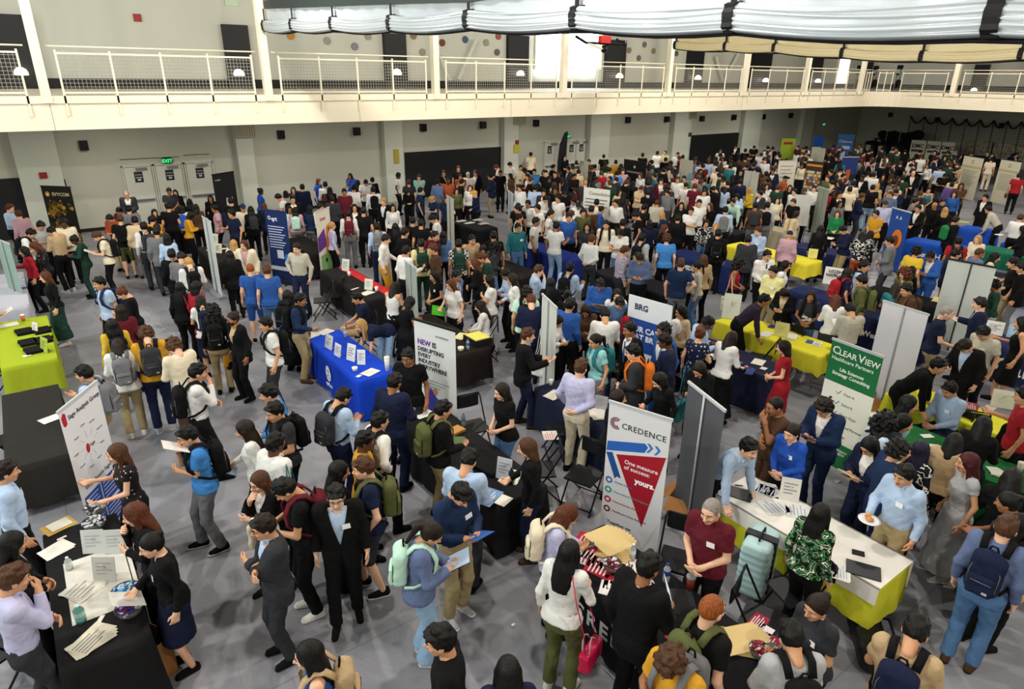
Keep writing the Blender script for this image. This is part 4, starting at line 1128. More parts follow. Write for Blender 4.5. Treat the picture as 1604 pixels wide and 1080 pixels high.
def bowl(px, py, cols, lab, r=.13, z=.752, clear=True):
    x, y = onto(px, py, z); g = empty('candy_bowl', (x, y, z+.005)); tag(g, lab, 'bowl')
    MB().lathe((0, 0, 0), [(.001, 0), (r*.45, .002), (r*.8, .04), (r, .10), (r*.96, .10), (r*.75, .045), (.001, .012)], 22).build('bowl_body', M_clear if clear else M_steel, g, True)
    rd = random.Random(int(px)); m = MB()
    for k in range(70):
        a, q = rd.random()*6.28, r*.78*sqrt(rd.random()); hh = .045+.07*(1-(q/r)**2)*rd.random()+.03
        M = TR(q*cos(a), q*sin(a), hh) @ RZ(rd.random()*360) @ RX(rd.random()*60-30)
        m.box((-.022, -.011, -.006), (.022, .011, .006), rd.randrange(len(cols)), M)
    o = m.build('wrapped_sweets', [paint(c, .35) for c in cols]); o.location = (x, y, z+.006); tag(o, lab.replace('clear bowl of', 'heap of').replace('sweets', 'wrapped sweets'), 'sweets', kind='stuff')
def stand_sign(px, py, w, h, rz, lab, c='#e3e1d8', pr='#8a8d92', z=.752, tilt=12, name='tabletop_sign'):
    x, y = onto(px, py, z); g = empty(name, (x, y, z+.006), radians(rz)); tag(g, lab, 'sign')
    M = RX(-tilt)
    MB().box((-w/2, -.004, 0), (w/2, .004, h), M=M).build('sign_panel', paint(c, .5), g)
    m = MB()
    for k in range(4): m.box((-w*.34, -.0065, h*(.72-.14*k)), (w*(.34 if k % 2 == 0 else .12), -.004, h*(.77-.14*k)), M=M)
    m.build('sign_print', paint(pr, .6), g)
    MB().box((-w*.3, -.0, 0), (w*.3, h*.35, .006)).box((-w*.3, h*.35-.004, 0), (w*.3, h*.35, .006)).build('sign_foot', M_clear, g)
    MB().box((-w*.06, 0, 0), (w*.06, .006, h*.8), M=TR(0, h*.34, 0) @ RX(24)).build('sign_strut', paint(c, .5), g)
    return g
    return g
def banner(tl, tr, zt, lab, face='#e6e5e0', back=False, W=None, name='rollup_banner', cap='#b9bcc0', basec='#9a9ca0', cat='banner', pole='#8d9094', edge=None):
    A, B = atz(*tl, zt), atz(*tr, zt); d = B-A; w = W or float(np.hypot(d[0], d[1])); c = (A+B)/2; rz = math.atan2(d[1], d[0])
    if edge is not None: rz = math.atan2(c[1], c[0])+radians(edge)
    g = empty(name, (c[0], c[1], 0), rz); tag(g, lab, cat)
    pn_ = MB().box((-w/2, -.0015, .09), (w/2, .0015, zt-.02)).build('banner_panel', mat('banner_'+face[1:], face, .55, spec=.3), g)
    MB().box((-w/2-.01, -.012, zt-.025), (w/2+.01, .012, zt+.01)).build('top_rail', paint(cap, .4), g)
    MB().box((-w/2-.02, -.10, 0), (w/2+.02, .10, .085)).build('base_housing', paint(basec, .35), g)
    s = -1 if back else 1
    MB().tube([(0, s*.022, .05), (0, s*.022, zt)], .013, 8).build('support_pole', paint(pole, .35), g, True)
    for sx in (-1, 1): MB().box((sx*w*.3-.03, -.2, 0), (sx*w*.3+.03, .2, .018)).build('foot', paint(basec, .35), g)
    return pn_, w
def btext(g, body, size, x, z, c, al='LEFT', sp=1.0, bold=0, ls=1.0): return text(body, size, TR(x, -.004, z) @ RX(90), paint(c, .5), g, 'lettering', al, sp, bold, .0008, 2, ls)
def bpoly(g, pts, c, name='printed_shape', y=-.003):
    m = MB(); m.face([(p[0], y, p[1]) for p in pts]); return m.build(name, paint(c, .5), g)
def bdisc(g, x, z, r, c, name='printed_emblem', y=-.0035, ry=None): return bpoly(g, [(x+r*cos(a), z+(ry or r)*sin(a)) for a in [2*pi*k/22 for k in range(22)]], c, name, y)
def chair(px, py, rz, lab, z=.45):
    """px,py: centre of the seat"""
    x, y = onto(px, py, z); g = empty('folding_chair', (x, y, 0), radians(rz)); tag(g, lab, 'chair')
    sm = MB(); sm.box((-.20, -.20, .43), (.20, .20, .455)); sm.build('seat', M_black, g)
    b = MB()
    for i in range(8):
        a0, a1 = -.6+1.2*i/8, -.6+1.2*(i+1)/8
        p = lambda a, zz: (.36*sin(a), -.26-.10+.36*cos(a)*.30-.02, zz)
        b.face([p(a0, .64), p(a1, .64), p(a1, .84), p(a0, .84)]); b.face([p(a0, .64), p(a0, .84), (p(a0, .84)[0], p(a0, .84)[1]-.012, .84), (p(a0, .64)[0], p(a0, .64)[1]-.012, .64)][::1])
        q = lambda v: (v[0], v[1]-.012, v[2]); b.face([q(p(a0, .84)), q(p(a1, .84)), q(p(a1, .64)), q(p(a0, .64))]); b.face([p(a0, .84), p(a1, .84), q(p(a1, .84)), q(p(a0, .84))])
    b.build('backrest', M_black, g)
    for s in (-1, 1):
        MB().tube([(s*.22, .24, .0), (s*.22, -.05, .42), (s*.22, -.26, .80), (s*.20, -.275, .86)], .012, 6).build('front_leg', M_blackm, g, True)
        MB().tube([(s*.205, -.30, .0), (s*.205, .10, .43)], .012, 6).build('rear_leg', M_blackm, g, True)
    MB().tube([(-.20, -.275, .86), (.20, -.275, .86)], .012, 6).build('top_bar', M_blackm, g, True)
    MB().tube([(-.22, .205, .06), (.22, .205, .06)], .009, 6).build('crossbar', M_blackm, g, True); MB().tube([(-.205, -.26, .05), (.205, -.26, .05)], .009, 6).build('crossbar', M_blackm, g, True)
    return g
def carton(px, py, sx, sy, sz, rz, lab, open_=True, c=None):
    x, y = onto(px, py, 0); g = empty('cardboard_box', (x, y, 0), radians(rz)); tag(g, lab, 'box')
    t = .006; m = MB()
    m.box((-sx/2, -sy/2, 0), (sx/2, sy/2, t)).box((-sx/2, -sy/2, 0), (-sx/2+t, sy/2, sz)).box((sx/2-t, -sy/2, 0), (sx/2, sy/2, sz)).box((-sx/2, -sy/2, 0), (sx/2, -sy/2+t, sz)).box((-sx/2, sy/2-t, 0), (sx/2, sy/2, sz)); m.build('box_body', M_card, g)
    for k, (dx, dy) in enumerate(((1, 0), (-1, 0), (0, 1), (0, -1))):
        L = (sx if dx else sy)*.45
        if dx: M = TR(dx*sx/2, 0, sz) @ RY(dx*(35 if open_ else -88)); MB().box((0 if dx > 0 else -L, -sy/2, 0), (L if dx > 0 else 0, sy/2, t), M=M).build('flap', M_card, g)
        else: M = TR(0, dy*sy/2, sz) @ RX(-dy*(40 if open_ else -86)); MB().box((-sx/2, 0 if dy > 0 else -L, 0), (sx/2, L if dy > 0 else 0, t), M=M).build('flap', M_card, g)
    return g
def laptop(px, py, rz, lab, scr='#dfe6f2', z=.752, closed=False):
    x, y = onto(px, py, z); g = empty('laptop', (x, y, z+.005), radians(rz)); tag(g, lab, 'laptop')
    MB().box((-.16, -.11, 0), (.16, .11, .014)).build('laptop_base', paint('#2a2b2e', .35), g)
    if closed: return g
    MB().box((-.15, -.05, .014), (.15, .09, .016)).build('keyboard', paint('#101113', .6), g)
    MB().box((-.16, 0, 0), (.16, .008, .22), M=TR(0, .11, .012) @ RX(-20)).build('laptop_lid', paint('#2a2b2e', .35), g)
    MB().box((-.15, -.002, .012), (.15, 0, .208), M=TR(0, .11, .012) @ RX(-20)).build('screen', mat('screen_'+scr[1:], scr, .3, emis=.8), g)
    return g
def build_tables():
    R = {}
    R['t1'] = table(-.58, .10, 5.5, 7.65, '#1b1b1d', 'black-clothed table with a wide white runner and candy bowls near the bottom corner', .70, runner=('#d8d5cc', -.45, .09, 6.0, 7.0, 0, .5))
    R['t2'] = table(-.88, -.17, 9.45, 11.95, '#2a2826', 'bare black-clothed table between the lime table and the tilted white banner', .62)
    R['t3'] = table(-.88, -.10, 13.2, 15.85, '#9dad28', 'lime yellow table with folded black shirts', .55)
    R['t3b'] = table(-1.0, -.36, 16.9, 19.9, '#b4b4c0', 'white-clothed table beyond the lime table', .68)
    R['t4'] = table(3.80, 4.46, 9.33, 11.75, '#1440c0', 'bright blue clothed table with white round emblem on its front', .71)
    R['t5'] = table(3.74, 4.44, 5.28, 7.72, '#19191b', 'long black-clothed table beside the tall white purple-lettered banner', .72)
    R['t6'] = table(3.72, 4.48, 2.05, 4.30, '#17171a', 'black-clothed table with red leaflets and large pale lettering on its front', .72)
    R['t7'] = table(6.02, 6.68, 2.02, 3.95, '#c9c934', 'yellow-clothed table covered by a white cloth near the pale suitcase', .50, runner=('#e2dfd8', 6.0, 6.7, 1.99, 3.98, .20, .34))
    R['t8'] = table(6.02, 6.66, 5.85, 7.52, '#1d2238', 'navy-clothed table between the dark-suited tall man and the red triangle banner', .70)
    R['t9'] = table(9.46, 10.12, 5.62, 7.35, '#20233c', 'navy-clothed table with large white letters beside the red-dressed person', .70)
    R['t10'] = table(11.05, 11.80, 5.60, 7.90, '#e0d83a', 'long yellow-clothed table with a small yellow sign, in the middle of the hall', .36)
    R['t11'] = table(16.72, 17.50, 9.35, 12.0, '#e2d63c', 'yellow-clothed table with little on it, beyond the middle of the hall', .38)
    R['t12'] = table(14.25, 14.92, 6.90, 8.3, '#1f2a58', 'navy-clothed table with a white lettered tabletop sign', .70)
    R['t13'] = table(13.95, 14.62, 5.1, 6.6, '#1c2342', 'navy-clothed table with partly hidden white lettering behind the blank white banner', .70)
    R['t14'] = table(10.50, 11.20, 2.5, 4.15, '#d9d83a', 'yellow-clothed table with stacked magazines behind the seated person', .36)
    R['t15'] = table(9.08, 9.76, 1.95, 3.88, '#1e6434', 'green-clothed table in front of the seated person in pale shirt', .66)
    R['t15b'] = table(8.35, 9.0, .35, 1.85, '#1f5a33', 'second green-clothed table with coffee cup at the far edge', .66)
    R['t16'] = table(14.45, 15.15, 1.7, 4.22, '#252a50', 'navy-clothed table with a large white serif C on its front', .70)
    R['t17'] = table(15.75, 16.45, 5.6, 7.3, '#17171b', 'black-clothed table with a manila folder beneath the tall grey double banner', .70)
    R['t18'] = table(5.72, 6.42, 13.1, 16.0, '#1d1c1d', 'black-clothed table with a red runner along its far edge', .66, runner=('#c41f26', 6.20, 6.42, 13.1, 16.0, 0, .4))
    R['t19'] = table(5.66, 6.40, 9.35, 11.6, '#241d1c', 'dark brown-black clothed table with a box of yellow leaflets', .60)
    R['t20'] = table(11.62, 12.42, 17.75, 19.4, '#1a1a1c', 'black-clothed table below the wide black wall pad with white papers', .60)
    R['t21'] = table(11.60, 12.30, 13.2, 15.4, '#1f2f7a', 'blue-clothed table behind the two people in white T-shirts', .68)
    R['t22'] = table(9.50, 10.25, 12.6, 14.3, '#1e1a1a', 'empty black-clothed table near the curly dark-haired people', .60)
    R['t23'] = table(11.48, 12.22, 9.45, 12.1, '#1a1a20', 'black-clothed table with blue and white leaflets behind the blue and white career banner', .68)
    R['t24'] = table(14.66, 15.34, 10.2, 12.4, '#1e2c5c', 'navy-clothed table with white capital lettering behind the person in red tank top', .70)
    R['t25'] = table(18.2, 18.9, 12.7, 15.4, '#17171a', 'black-clothed table with green and white lettering and a green bowl', .70)
    R['t26'] = table(18.35, 19.1, 9.0, 10.9, '#1d2650', 'navy-clothed table with a white flame-like emblem', .70)
    R['t27'] = table(22.2, 22.9, 7.6, 9.3, '#1c4aa8', 'blue-clothed table with white serif lettering far back', .70)
    R['t28'] = table(24.3, 25.0, 5.6, 7.4, '#1f4bb0', 'blue-clothed table below the farthest white lettered banner', .70)
    R['t29'] = table(20.3, 21.0, 4.6, 5.7, '#2450b4', 'small blue-clothed table behind the blonde person in cream', .70)
    R['t30'] = table(22.9, 23.6, 6.3, 7.5, '#17644e', 'teal green clothed table beside the bending person', .50)
    R['t31'] = table(19.8, 20.5, 12.0, 13.3, '#a8a08a', 'beige-clothed table below the folded white panel', .68)
    R['t32'] = table(30.6, 31.4, 12.2, 15.5, '#12121a', 'long black-clothed table far back beside the bald man', .70)
    R['t33'] = table(25.7, 26.4, 8.2, 9.2, '#1f4bb0', 'blue-clothed table behind the person in the blue dress', .70)
    R['t34'] = table(3.75, 4.42, 18.2, 20.2, '#221f1e', 'black-clothed table with white tabletop signs beside the leaning white panel', .66)
    R['t35'] = table(6.1, 6.75, 17.7, 19.9, '#1c1a1a', 'black-clothed table below the tall dark blue banner', .66)
    # lettering on the fronts
    W = paint('#e6e6e6', .6)
    t = R['t4']; w = t['w']
    o = MB(); o.face([(-w-.062, .02+.115*cos(a), .44+.15*sin(a)) for a in [2*pi*k/24 for k in range(24)]][::-1]); o.build('round_emblem', W, t)
    f = MB()
    for k, (a, b) in enumerate(((.05, .49), (-.01, .49), (.02, .42), (.06, .38), (-.02, .37))): f.box((-w-.066, .02+a-.035, b-.012), (-w-.063, .02+a+.0, b+.012))
    f.build('emblem_figure', paint('#1440c0', .6), t)
    front_text(t, 'ageTrust', .075, .02, .20, W)
    t = R['t6']; front_text(t, 'CREDENCE', .25, -.05, .33, paint('#b9b9bd', .6), sp=1.25)
    arcs = MB()
    for r in (.07, .10, .13): arcs.tube([(-t['w']-.066, .98+r*cos(a), .42+r*sin(a)) for a in [pi*.35+pi*1.3*k/12-pi*.35 for k in range(13)]], .009, 5)
    arcs.build('arc_emblem', paint('#b9b9bd', .6), t, True)
    front_text(R['t9'], 'BRG', .34, .38, .28, W, bold=.01); front_text(R['t16'], 'Carrier', .42, .35, .26, W); front_text(R['t24'], 'MIDDLE\nMARKET', .17, .15, .42, W, bold=.008)
    front_text(R['t13'], 'Western', .17, .1, .34, W); front_text(R['t27'], 'Sate He', .24, 0, .33, W); front_text(R['t25'], 'yEd', .34, .2, .28, W, bold=.01)
    front_text(R['t26'], 'Lewtrge', .12, .1, .15, W)
    t = R['t26']; m = MB(); m.face([(-t['w']-.062, .1+.12*cos(a), .42+.13*sin(a)) for a in [2*pi*k/18 for k in range(18)]][::-1]); m.face([(-t['w']-.062, .16, .48), (-t['w']-.062, .08, .70), (-t['w']-.062, .04, .48)]); m.build('flame_emblem', W, t)
    m = MB(); m.box((-t['w']-.066, .03, .36), (-t['w']-.063, .17, .44)); m.build('emblem_figure', paint('#1d2650', .6), t)
    return R
def build_banners():
    G = lambda *a, **k: banner(*a, **k)
    # white banner with red triangle
    g, w = G((955, 628), (1053, 658), 2.0, 'white banner with red triangle, blue arrow and CREDENCE lettering', face='#d9dade')
    btext(g, 'CREDENCE', .101, -.20, 1.705, '#3a3d48', sp=1.08, bold=.001)
    for k, r in enumerate((.035, .052, .07)):
        m = MB(); m.tube([(-.27+r*cos(a), -.004, 1.745+r*sin(a)) for a in [pi*.3+pi*1.4*i/14 for i in range(15)]], .006, 4); m.build('arc_emblem', paint(['#8a2840', '#7a3350', '#5a3050'][k]), g)
    bpoly(g, [(-.24, 1.35), (.36, 1.52), (.155, .50)], '#a0182a', 'red_triangle')
    bpoly(g, [(-.37, 1.36), (-.36, 1.49), (.10, 1.61), (.14, 1.57), (.10, 1.49)], '#2a62b8', 'blue_arrow'); bpoly(g, [(-.37, 1.34), (-.29, 1.36), (-.155, 1.05), (-.21, 1.06), (-.235, 1.02)], '#1f4f92', 'blue_arrow')
    for dx in (0, .09): bpoly(g, [(.12+dx, 1.62), (.155+dx, 1.625), (.20+dx, 1.58), (.155+dx, 1.51), (.12+dx, 1.50), (.165+dx, 1.57)], '#3a78c4', 'blue_chevron')
    btext(g, 'One measure\nof success:', .075, -.13, 1.27, '#f0eeee', ls=.95, bold=.0008); btext(g, 'yours.', .098, .02, 1.06, '#ffffff', bold=.004)
    for k, (c, tx) in enumerate((('#3a66b0', 'Global Health'), ('#2f9a94', 'International Development'), ('#b03038', 'Humanitarian Assistance'), ('#6a2038', 'Healthcare Data Analytics'))):
        z = .98-.135*k; bdisc(g, -.305, z, .045, c); bdisc(g, -.305, z, .022, '#e0e0e4', y=-.0042); btext(g, tx, .042, -.235, z-.015, c)
    btext(g, 'Together we', .06, -.29, .38, '#33353c', bold=.001)
    # tilted white banner
    g, w = G((90, 646), (151, 597), 2.0, 'tilted white banner with red dot logo and blue blocks at its foot', face='#dcdde2')
    btext(g, 'Sage Analysis Group', .077, -.26, 1.83, '#23262e', bold=.001); bpoly(g, [(-.36, 1.80), (-.33, 1.78), (-.29, 1.80), (-.29, 1.92), (-.33, 1.95), (-.37, 1.90)], '#b01c2a', 'red_emblem')
    bdisc(g, -.06, 1.36, .035, '#b01c2a', ry=.06); btext(g, 'Sage', .06, -.02, 1.35, '#333842')
    for k in range(9):
        a = 2*pi*k/9+.3; x, z = -.02+.26*cos(a), 1.38+.27*sin(a); btext(g, ['Research', 'Strategy', 'Clients', 'People', 'Insight', 'Growth', 'Teams', 'Impact', 'Values'][k], .032, x, z, '#6a7180', 'CENTER')
        m = MB(); m.tube([(-.02+.10*cos(a), -.003, 1.38+.10*sin(a)), (-.02+.2*cos(a), -.003, 1.38+.2*sin(a))], .0015, 4); m.build('diagram_line', paint('#9aa0ac'), g)
    btext(g, 'Why choose Sage?', .075, -.28, .93, '#23262e')
    for x0, x1, z0, z1 in ((-.34, -.02, .56, .86), (.0, .34, .56, .86), (-.34, -.02, .22, .52), (.0, .34, .22, .52)):
        bpoly(g, [(x0, z0), (x1, z0), (x1, z1), (x0, z1)], '#1f4aa8', 'blue_block')
        for k in range(5): bpoly(g, [(x0+.03, z1-.055-.048*k), (x1-.05-.03*(k % 2), z1-.055-.048*k), (x1-.05-.03*(k % 2), z1-.04-.048*k), (x0+.03, z1-.04-.048*k)], '#c9d2e8', 'block_print', -.0042)
    # accenture banner
    g, w = G((648, 499), (713, 518), 2.0, 'tall white banner headed in purple and black capitals', face='#d5d9d8', cap='#15161a', basec='#202124')
    btext(g, 'accenture', .065, .02, 1.80, '#23242a'); btext(g, 'NEW', .115, -.35, 1.62, '#6a2a9a', bold=.004); btext(g, 'IS', .115, -.05, 1.62, '#16161c', bold=.004)
    btext(g, 'DISRUPTING\nEVERY\nINDUSTRY\nEVERYWHERE', .094, -.35, 1.51, '#16161c', bold=.003, ls=1.0)
    for k in range(4): bpoly(g, [(-.34, 1.05-.05*k), (.28-.09*k, 1.05-.05*k), (.28-.09*k, 1.065-.05*k), (-.34, 1.065-.05*k)], '#8d9096', 'small_print')
    bpoly(g, [(-.12, .95), (.30, .45), (.38, .30), (-.38, .18), (-.30, .5)], '#5a2a98', 'purple_triangle'); bpoly(g, [(-.18, .3), (.02, .3), (.05, .78), (-.05, .82), (-.12, .76)], '#2a3f9a', 'printed_figure', -.004); bpoly(g, [(.02, .25), (.16, .28), (.12, .70), (.05, .78)], '#6a5c42', 'printed_jacket', -.0046); bdisc(g, -.01, .90, .05, '#b98a68', 'printed_face', -.0046, .065)
    # green and white banner
    g, w = G((1305, 530), (1385, 559), 2.0, 'green and white banner with serif lettering and outline icons', face='#e0dfd2')
    bpoly(g, [(-w/2, 1.38), (w/2, 1.38), (w/2, 1.97), (-w/2, 1.97)], '#1c6a3c', 'green_field'); bpoly(g, [(-w/2, .1), (w/2, .1), (w/2, .50), (-w/2, .50)], '#1c6a3c', 'green_field')
    btext(g, 'C', .16, -.35, 1.80, '#eceee6', bold=.002); btext(g, 'LEAR', .12, -.245, 1.80, '#eceee6', bold=.002); btext(g, 'V', .16, .045, 1.80, '#eceee6', bold=.002); btext(g, 'IEW', .12, .145, 1.80, '#eceee6', bold=.002)
    btext(g, 'Healthcare Partners', .078, -.34, 1.71, '#eceee6', bold=.0008); btext(g, 'Life Sciences\nStrategy Consulting', .072, 0, 1.57, '#eceee6', 'CENTER', bold=.0015)
    for k, tx in enumerate(('Own It', 'Solve It', 'Team First', 'Trusted Partner', 'Matter')): btext(g, tx, .058, -.05, 1.24-.16*k, '#39434a'); m = MB(); m.tube([(-.17, -.004, 1.26-.16*k), (-.14, -.004, 1.23-.16*k), (-.09, -.004, 1.29-.16*k)], .005, 4); m.build('outline_icon', paint('#55606a'), g)
    btext(g, 'Make an Impact\nCLEARVIEW', .06, .0, .38, '#eceee6', 'CENTER')
    # back sides and others
    G((1079, 598), (1136, 643), 2.0, 'grey back of a banner with pale centre pole, beside the cardboard box', face='#505257', back=True, pole='#b9bbc0')
    G((1384, 471), (1455, 493), 2.0, 'blank white back of a banner behind the green and white one', face='#d6d3d8', back=True, pole='#9a9aa2')
    G((849, 460), (873, 483), 2.0, 'white banner back with thin pole beside the tall man in dark suit', face='#c6cbc4', back=True, W=.75, pole='#8a8f8a')
    G((1502, 408), (1545, 416), 2.0, 'tall pale grey double banner back with black centre pole', face='#b4bab5', back=True, pole='#141416', cap='#141416', W=.85)
    G((634, 408), (652, 420), 2.0, 'narrow grey banner seen nearly edge-on beside the white-shirted group', face='#9ba39b', back=True)
    G((701, 310), (709, 309), 2.0, 'thin white banner edge beside the navy polo man', face='#cfcbbb', back=True, W=.8, edge=-165)
    G((797, 303), (803, 300), 2.0, 'thin pale blue banner edge near the far pier', face='#aeb6be', back=True, W=.8, edge=-168)
    G((911, 252), (919, 254), 2.0, 'narrow pale banner by the double doors', face='#b9b6a6', back=True, W=.8)
    G((320, 345), (326, 341), 2.0, 'white banner seen edge-on beside the mustard-sweatered person', face='#cfd3d0', back=True, W=.85, edge=-168)
    g, w = G((414, 328), (448, 332), 2.0, 'tall dark blue banner with white text lines and light blue swirl', face='#14275a', cap='#14275a', basec='#222222')
    btext(g, 'qrt', .16, -.17, 1.72, '#e8eaf0', bold=.004); bdisc(g, -.24, 1.79, .05, '#e8eaf0'); bdisc(g, -.24, 1.79, .03, '#14275a', y=-.0042)
    for k in range(9): bpoly(g, [(-.32, 1.55-.07*k), (.25-.06*(k % 3), 1.55-.07*k), (.25-.06*(k % 3), 1.575-.07*k), (-.32, 1.575-.07*k)], '#b9c2d8', 'text_line')
    bpoly(g, [(-.10, .7), (.12, .7), (.12, .93), (-.10, .93)], '#c3cad8', 'pale_square'); bdisc(g, .26, .72, .13, '#2f6ac4'); bpoly(g, [(-w/2, .36), (w/2, .36), (w/2, .47), (-w/2, .47)], '#c9cdd4', 'pale_band')
    g, w = G((62, 291), (111, 293), 2.0, 'black banner with gold cloud pattern against the wall', face='#14120f', cap='#111111', basec='#111111', W=1.05)
    m = MB(); rd = random.Random(3)
    for k in range(150):
        x = -w/2+rd.random()**1.5*w; z = .1+rd.random()**1.2*1.45; s = .02+.10*rd.random()**1.5*(1 if x < 0 or z < .9 else .5)
        if abs(x)+s < w/2: m.face([(x+s*cos(a)*(.8+.4*rd.random()), -.003-.0001*k, z+s*sin(a)) for a in [2*pi*i/9 for i in range(9)]], rd.randrange(3))
    m.build('gold_print', [paint('#8a6a1c', .4), paint('#b98f2a', .4), paint('#4a3a14', .4)], g)
    btext(g, 'EVYCOM', .15, -.18, 1.70, '#d8c9a0', bold=.003); bdisc(g, -.34, 1.75, .08, '#b98f2a'); bdisc(g, -.34, 1.73, .035, '#f0e6c8', y=-.0042)
    g, w = G((330, 274), (367, 268), 2.0, 'black banner with small white heading beside the three doors', face='#111114', cap='#111114', basec='#111114', W=1.05)
    btext(g, 'evolve', .10, -.42, 1.75, '#c9c9cc'); m = MB(); m.box((-.02, -.004, .55), (.10, -.003, 1.1)).box((-.02, -.004, .98), (.3, -.003, 1.1)).box((.18, -.004, .55), (.3, -.003, 1.0)).box((-.05, -.004, .42), (.4, -.003, .5)); m.build('bold_figure', paint('#d8d4da'), g)
    g, w = G((497, 330), (512, 327), 2.0, 'white banner printed in purple, orange and green', face='#dad6c8', W=.8, edge=-28)
    btext(g, 'Limmi', .13, -.2, 1.72, '#b02a50', bold=.003); bpoly(g, [(-.4, 1.3), (0, 1.5), (.1, 1.0), (-.4, .9)], '#5a2a80'); bpoly(g, [(.1, 1.5), (.4, 1.6), (.35, .9), (0, .8)], '#e07a20', 'orange_shape'); bpoly(g, [(-.3, .8), (.3, .8), (.35, .2), (-.3, .3)], '#7aa86a', 'green_shape'); bdisc(g, 0, .62, .06, '#14141a')
    # constellation style board
    def board(tl, tr, zt, zb, lab, face, cat='banner', W=None, legs=True):
        A, B = atz(*tl, zt), atz(*tr, zt); d = B-A; w = W or float(np.hypot(d[0], d[1])); c = (A+B)/2
        g = empty('display_board', (c[0], c[1], 0), math.atan2(d[1], d[0])); tag(g, lab, cat)
        pn_ = MB().box((-w/2, -.01, zb), (w/2, .01, zt)).build('board_panel', paint(face, .6), g)
        for s in (-1, 1): MB().tube([(s*w*.4, .03, 0), (s*w*.4, .03, zt-.1)], .015, 6).build('board_leg', M_gm, g)
        for s in (-1, 1): MB().box((s*w*.4-.02, -.2, 0), (s*w*.4+.02, .22, .02)).build('board_foot', M_gm, g)
        return pn_, w
    g, w = board((915, 293), (956, 298), 2.0, .8, 'white lettered board with blue picture in the crowded middle', '#d6d6cc')
    text('Constellation', .15, TR(-.28, -.013, 1.78) @ RX(90), paint('#2a2c34'), g); 
    for k in range(4): bpoly(g, [(-.42, 1.62-.11*k), (.42-.1*(k % 2), 1.62-.11*k), (.42-.1*(k % 2), 1.655-.11*k), (-.42, 1.655-.11*k)], '#6a6e76', 'text_line', -.013)
    bpoly(g, [(-.42, .85), (.3, .85), (.3, 1.12), (-.42, 1.15)], '#26477a', 'blue_picture', -.013)
    g, w = board((1066, 249), (1086, 252), 2.0, 1.1, 'pale board with small blue patch near the far black pad', '#b9b8a6'); bpoly(g, [(.1, 1.15), (.4, 1.15), (.4, 1.5), (.2, 1.45)], '#7aa0b8', 'blue_patch', -.013)
    g, w = board((978, 249), (1013, 254), 2.0, 1.0, 'black lettered sign board before the far wall', '#141416'); text('COMMONWEALTH', .11, TR(0, -.013, 1.45) @ RX(90), paint('#b9b9bc'), g, 'lettering', 'CENTER'); bdisc(g, 0, 1.72, .06, '#b9b9bc', y=-.013)
    g, w = board((1228, 217), (1244, 217), 2.1, .2, 'lime green sign with red heading far back', '#a6bf3a', W=.9); bpoly(g, [(-.3, 1.75), (.3, 1.75), (.25, 1.9), (-.3, 1.9)], '#b0342a', 'red_heading', -.013)
    g, w = board((1274, 214), (1293, 213), 2.2, .9, 'bright blue sign above the blank white panel far back', '#2458ae', W=.95); bpoly(g, [(-.3, 1.5), (.3, 1.5), (.3, 1.58), (-.3, 1.58)], '#c9d4ea', 'text_line', -.013); bpoly(g, [(-.3, 1.3), (.2, 1.3), (.2, 1.36), (-.3, 1.36)], '#c9d4ea', 'text_line', -.013)
    g, w = board((1318, 210), (1336, 211), 2.2, .4, 'blue sign with pale green and white lettering by the far corner', '#2c5a94', W=.95); text('CGamma', .2, TR(0, -.013, 1.7) @ RX(90), paint('#c6dcc0'), g, 'lettering', 'CENTER'); bpoly(g, [(-.3, 1.3), (.3, 1.3), (.3, 1.5), (-.3, 1.5)], '#a9c0da', 'text_line', -.013)
    board((1272, 230), (1294, 233), 1.9, .3, 'blank white panel below the bright blue sign', '#bdbaa9', W=1.0)
    g, w = G((1223, 252), (1246, 252), 2.0, 'white banner with thin text lines left of the brown collage banner', face='#cfcabb', W=.85)
    for k in range(4): bpoly(g, [(-.3, 1.75-.16*k), (.3-.1*(k % 2), 1.75-.16*k), (.3-.1*(k % 2), 1.78-.16*k), (-.3, 1.78-.16*k)], '#7a7a74', 'text_line')
    bdisc(g, 0, 1.0, .09, '#2a2a30')
    g, w = G((1264, 252), (1291, 255), 2.05, 'brown banner with a collage of small photographs', face='#3a2a18', cap='#15120e', basec='#15120e')
    m = MB(); rd = random.Random(9)
    for i in range(7):
        for j in range(9): x = -w/2+.04+i*(w-.08)/7; z = .5+j*.13; m.face([(x, -.003, z), (x+.09, -.003, z), (x+.09, -.003, z+.11), (x, -.003, z+.11)], rd.randrange(4))
    m.build('photo_collage', [paint(c) for c in ('#b98f5a', '#c9bda8', '#5a6a7a', '#6a4a2a')], g); bpoly(g, [(-.36, 1.85), (.36, 1.85), (.36, 1.93), (-.36, 1.93)], '#c98a3a', 'orange_heading')
    G((1172, 268), (1184, 270), 2.0, 'plain white banner beside the person in yellow top', face='#bfc0b4', back=True, W=.75)
    G((1285, 293), (1297, 297), 2.0, 'grey-green banner back beside the bearded person in white shirt', face='#8f9688', back=True, W=.75)
    board((1250, 305), (1268, 306), 1.75, .7, 'folded white panel above the beige-clothed table', '#c6c6bf', W=.55)
    g, w = G((1324, 246), (1342, 246), 1.9, 'blue banner with orange figure behind the crowd', face='#1c3672', W=.85); bpoly(g, [(-.15, .6), (.15, .6), (.1, 1.3), (-.1, 1.3)], '#c9582a', 'orange_figure')
    g, w = G((1402, 326), (1424, 332), 1.9, 'blue banner with orange-robed printed figure', face='#1f4690', W=.8); btext(g, 'A  A', .13, -.16, 1.62, '#d8e0ee', bold=.003); bdisc(g, .05, 1.05, .21, '#d9762a', 'orange_figure', -.0036, .28); bdisc(g, .02, 1.0, .12, '#6a3a20', 'printed_face', -.0046, .16)
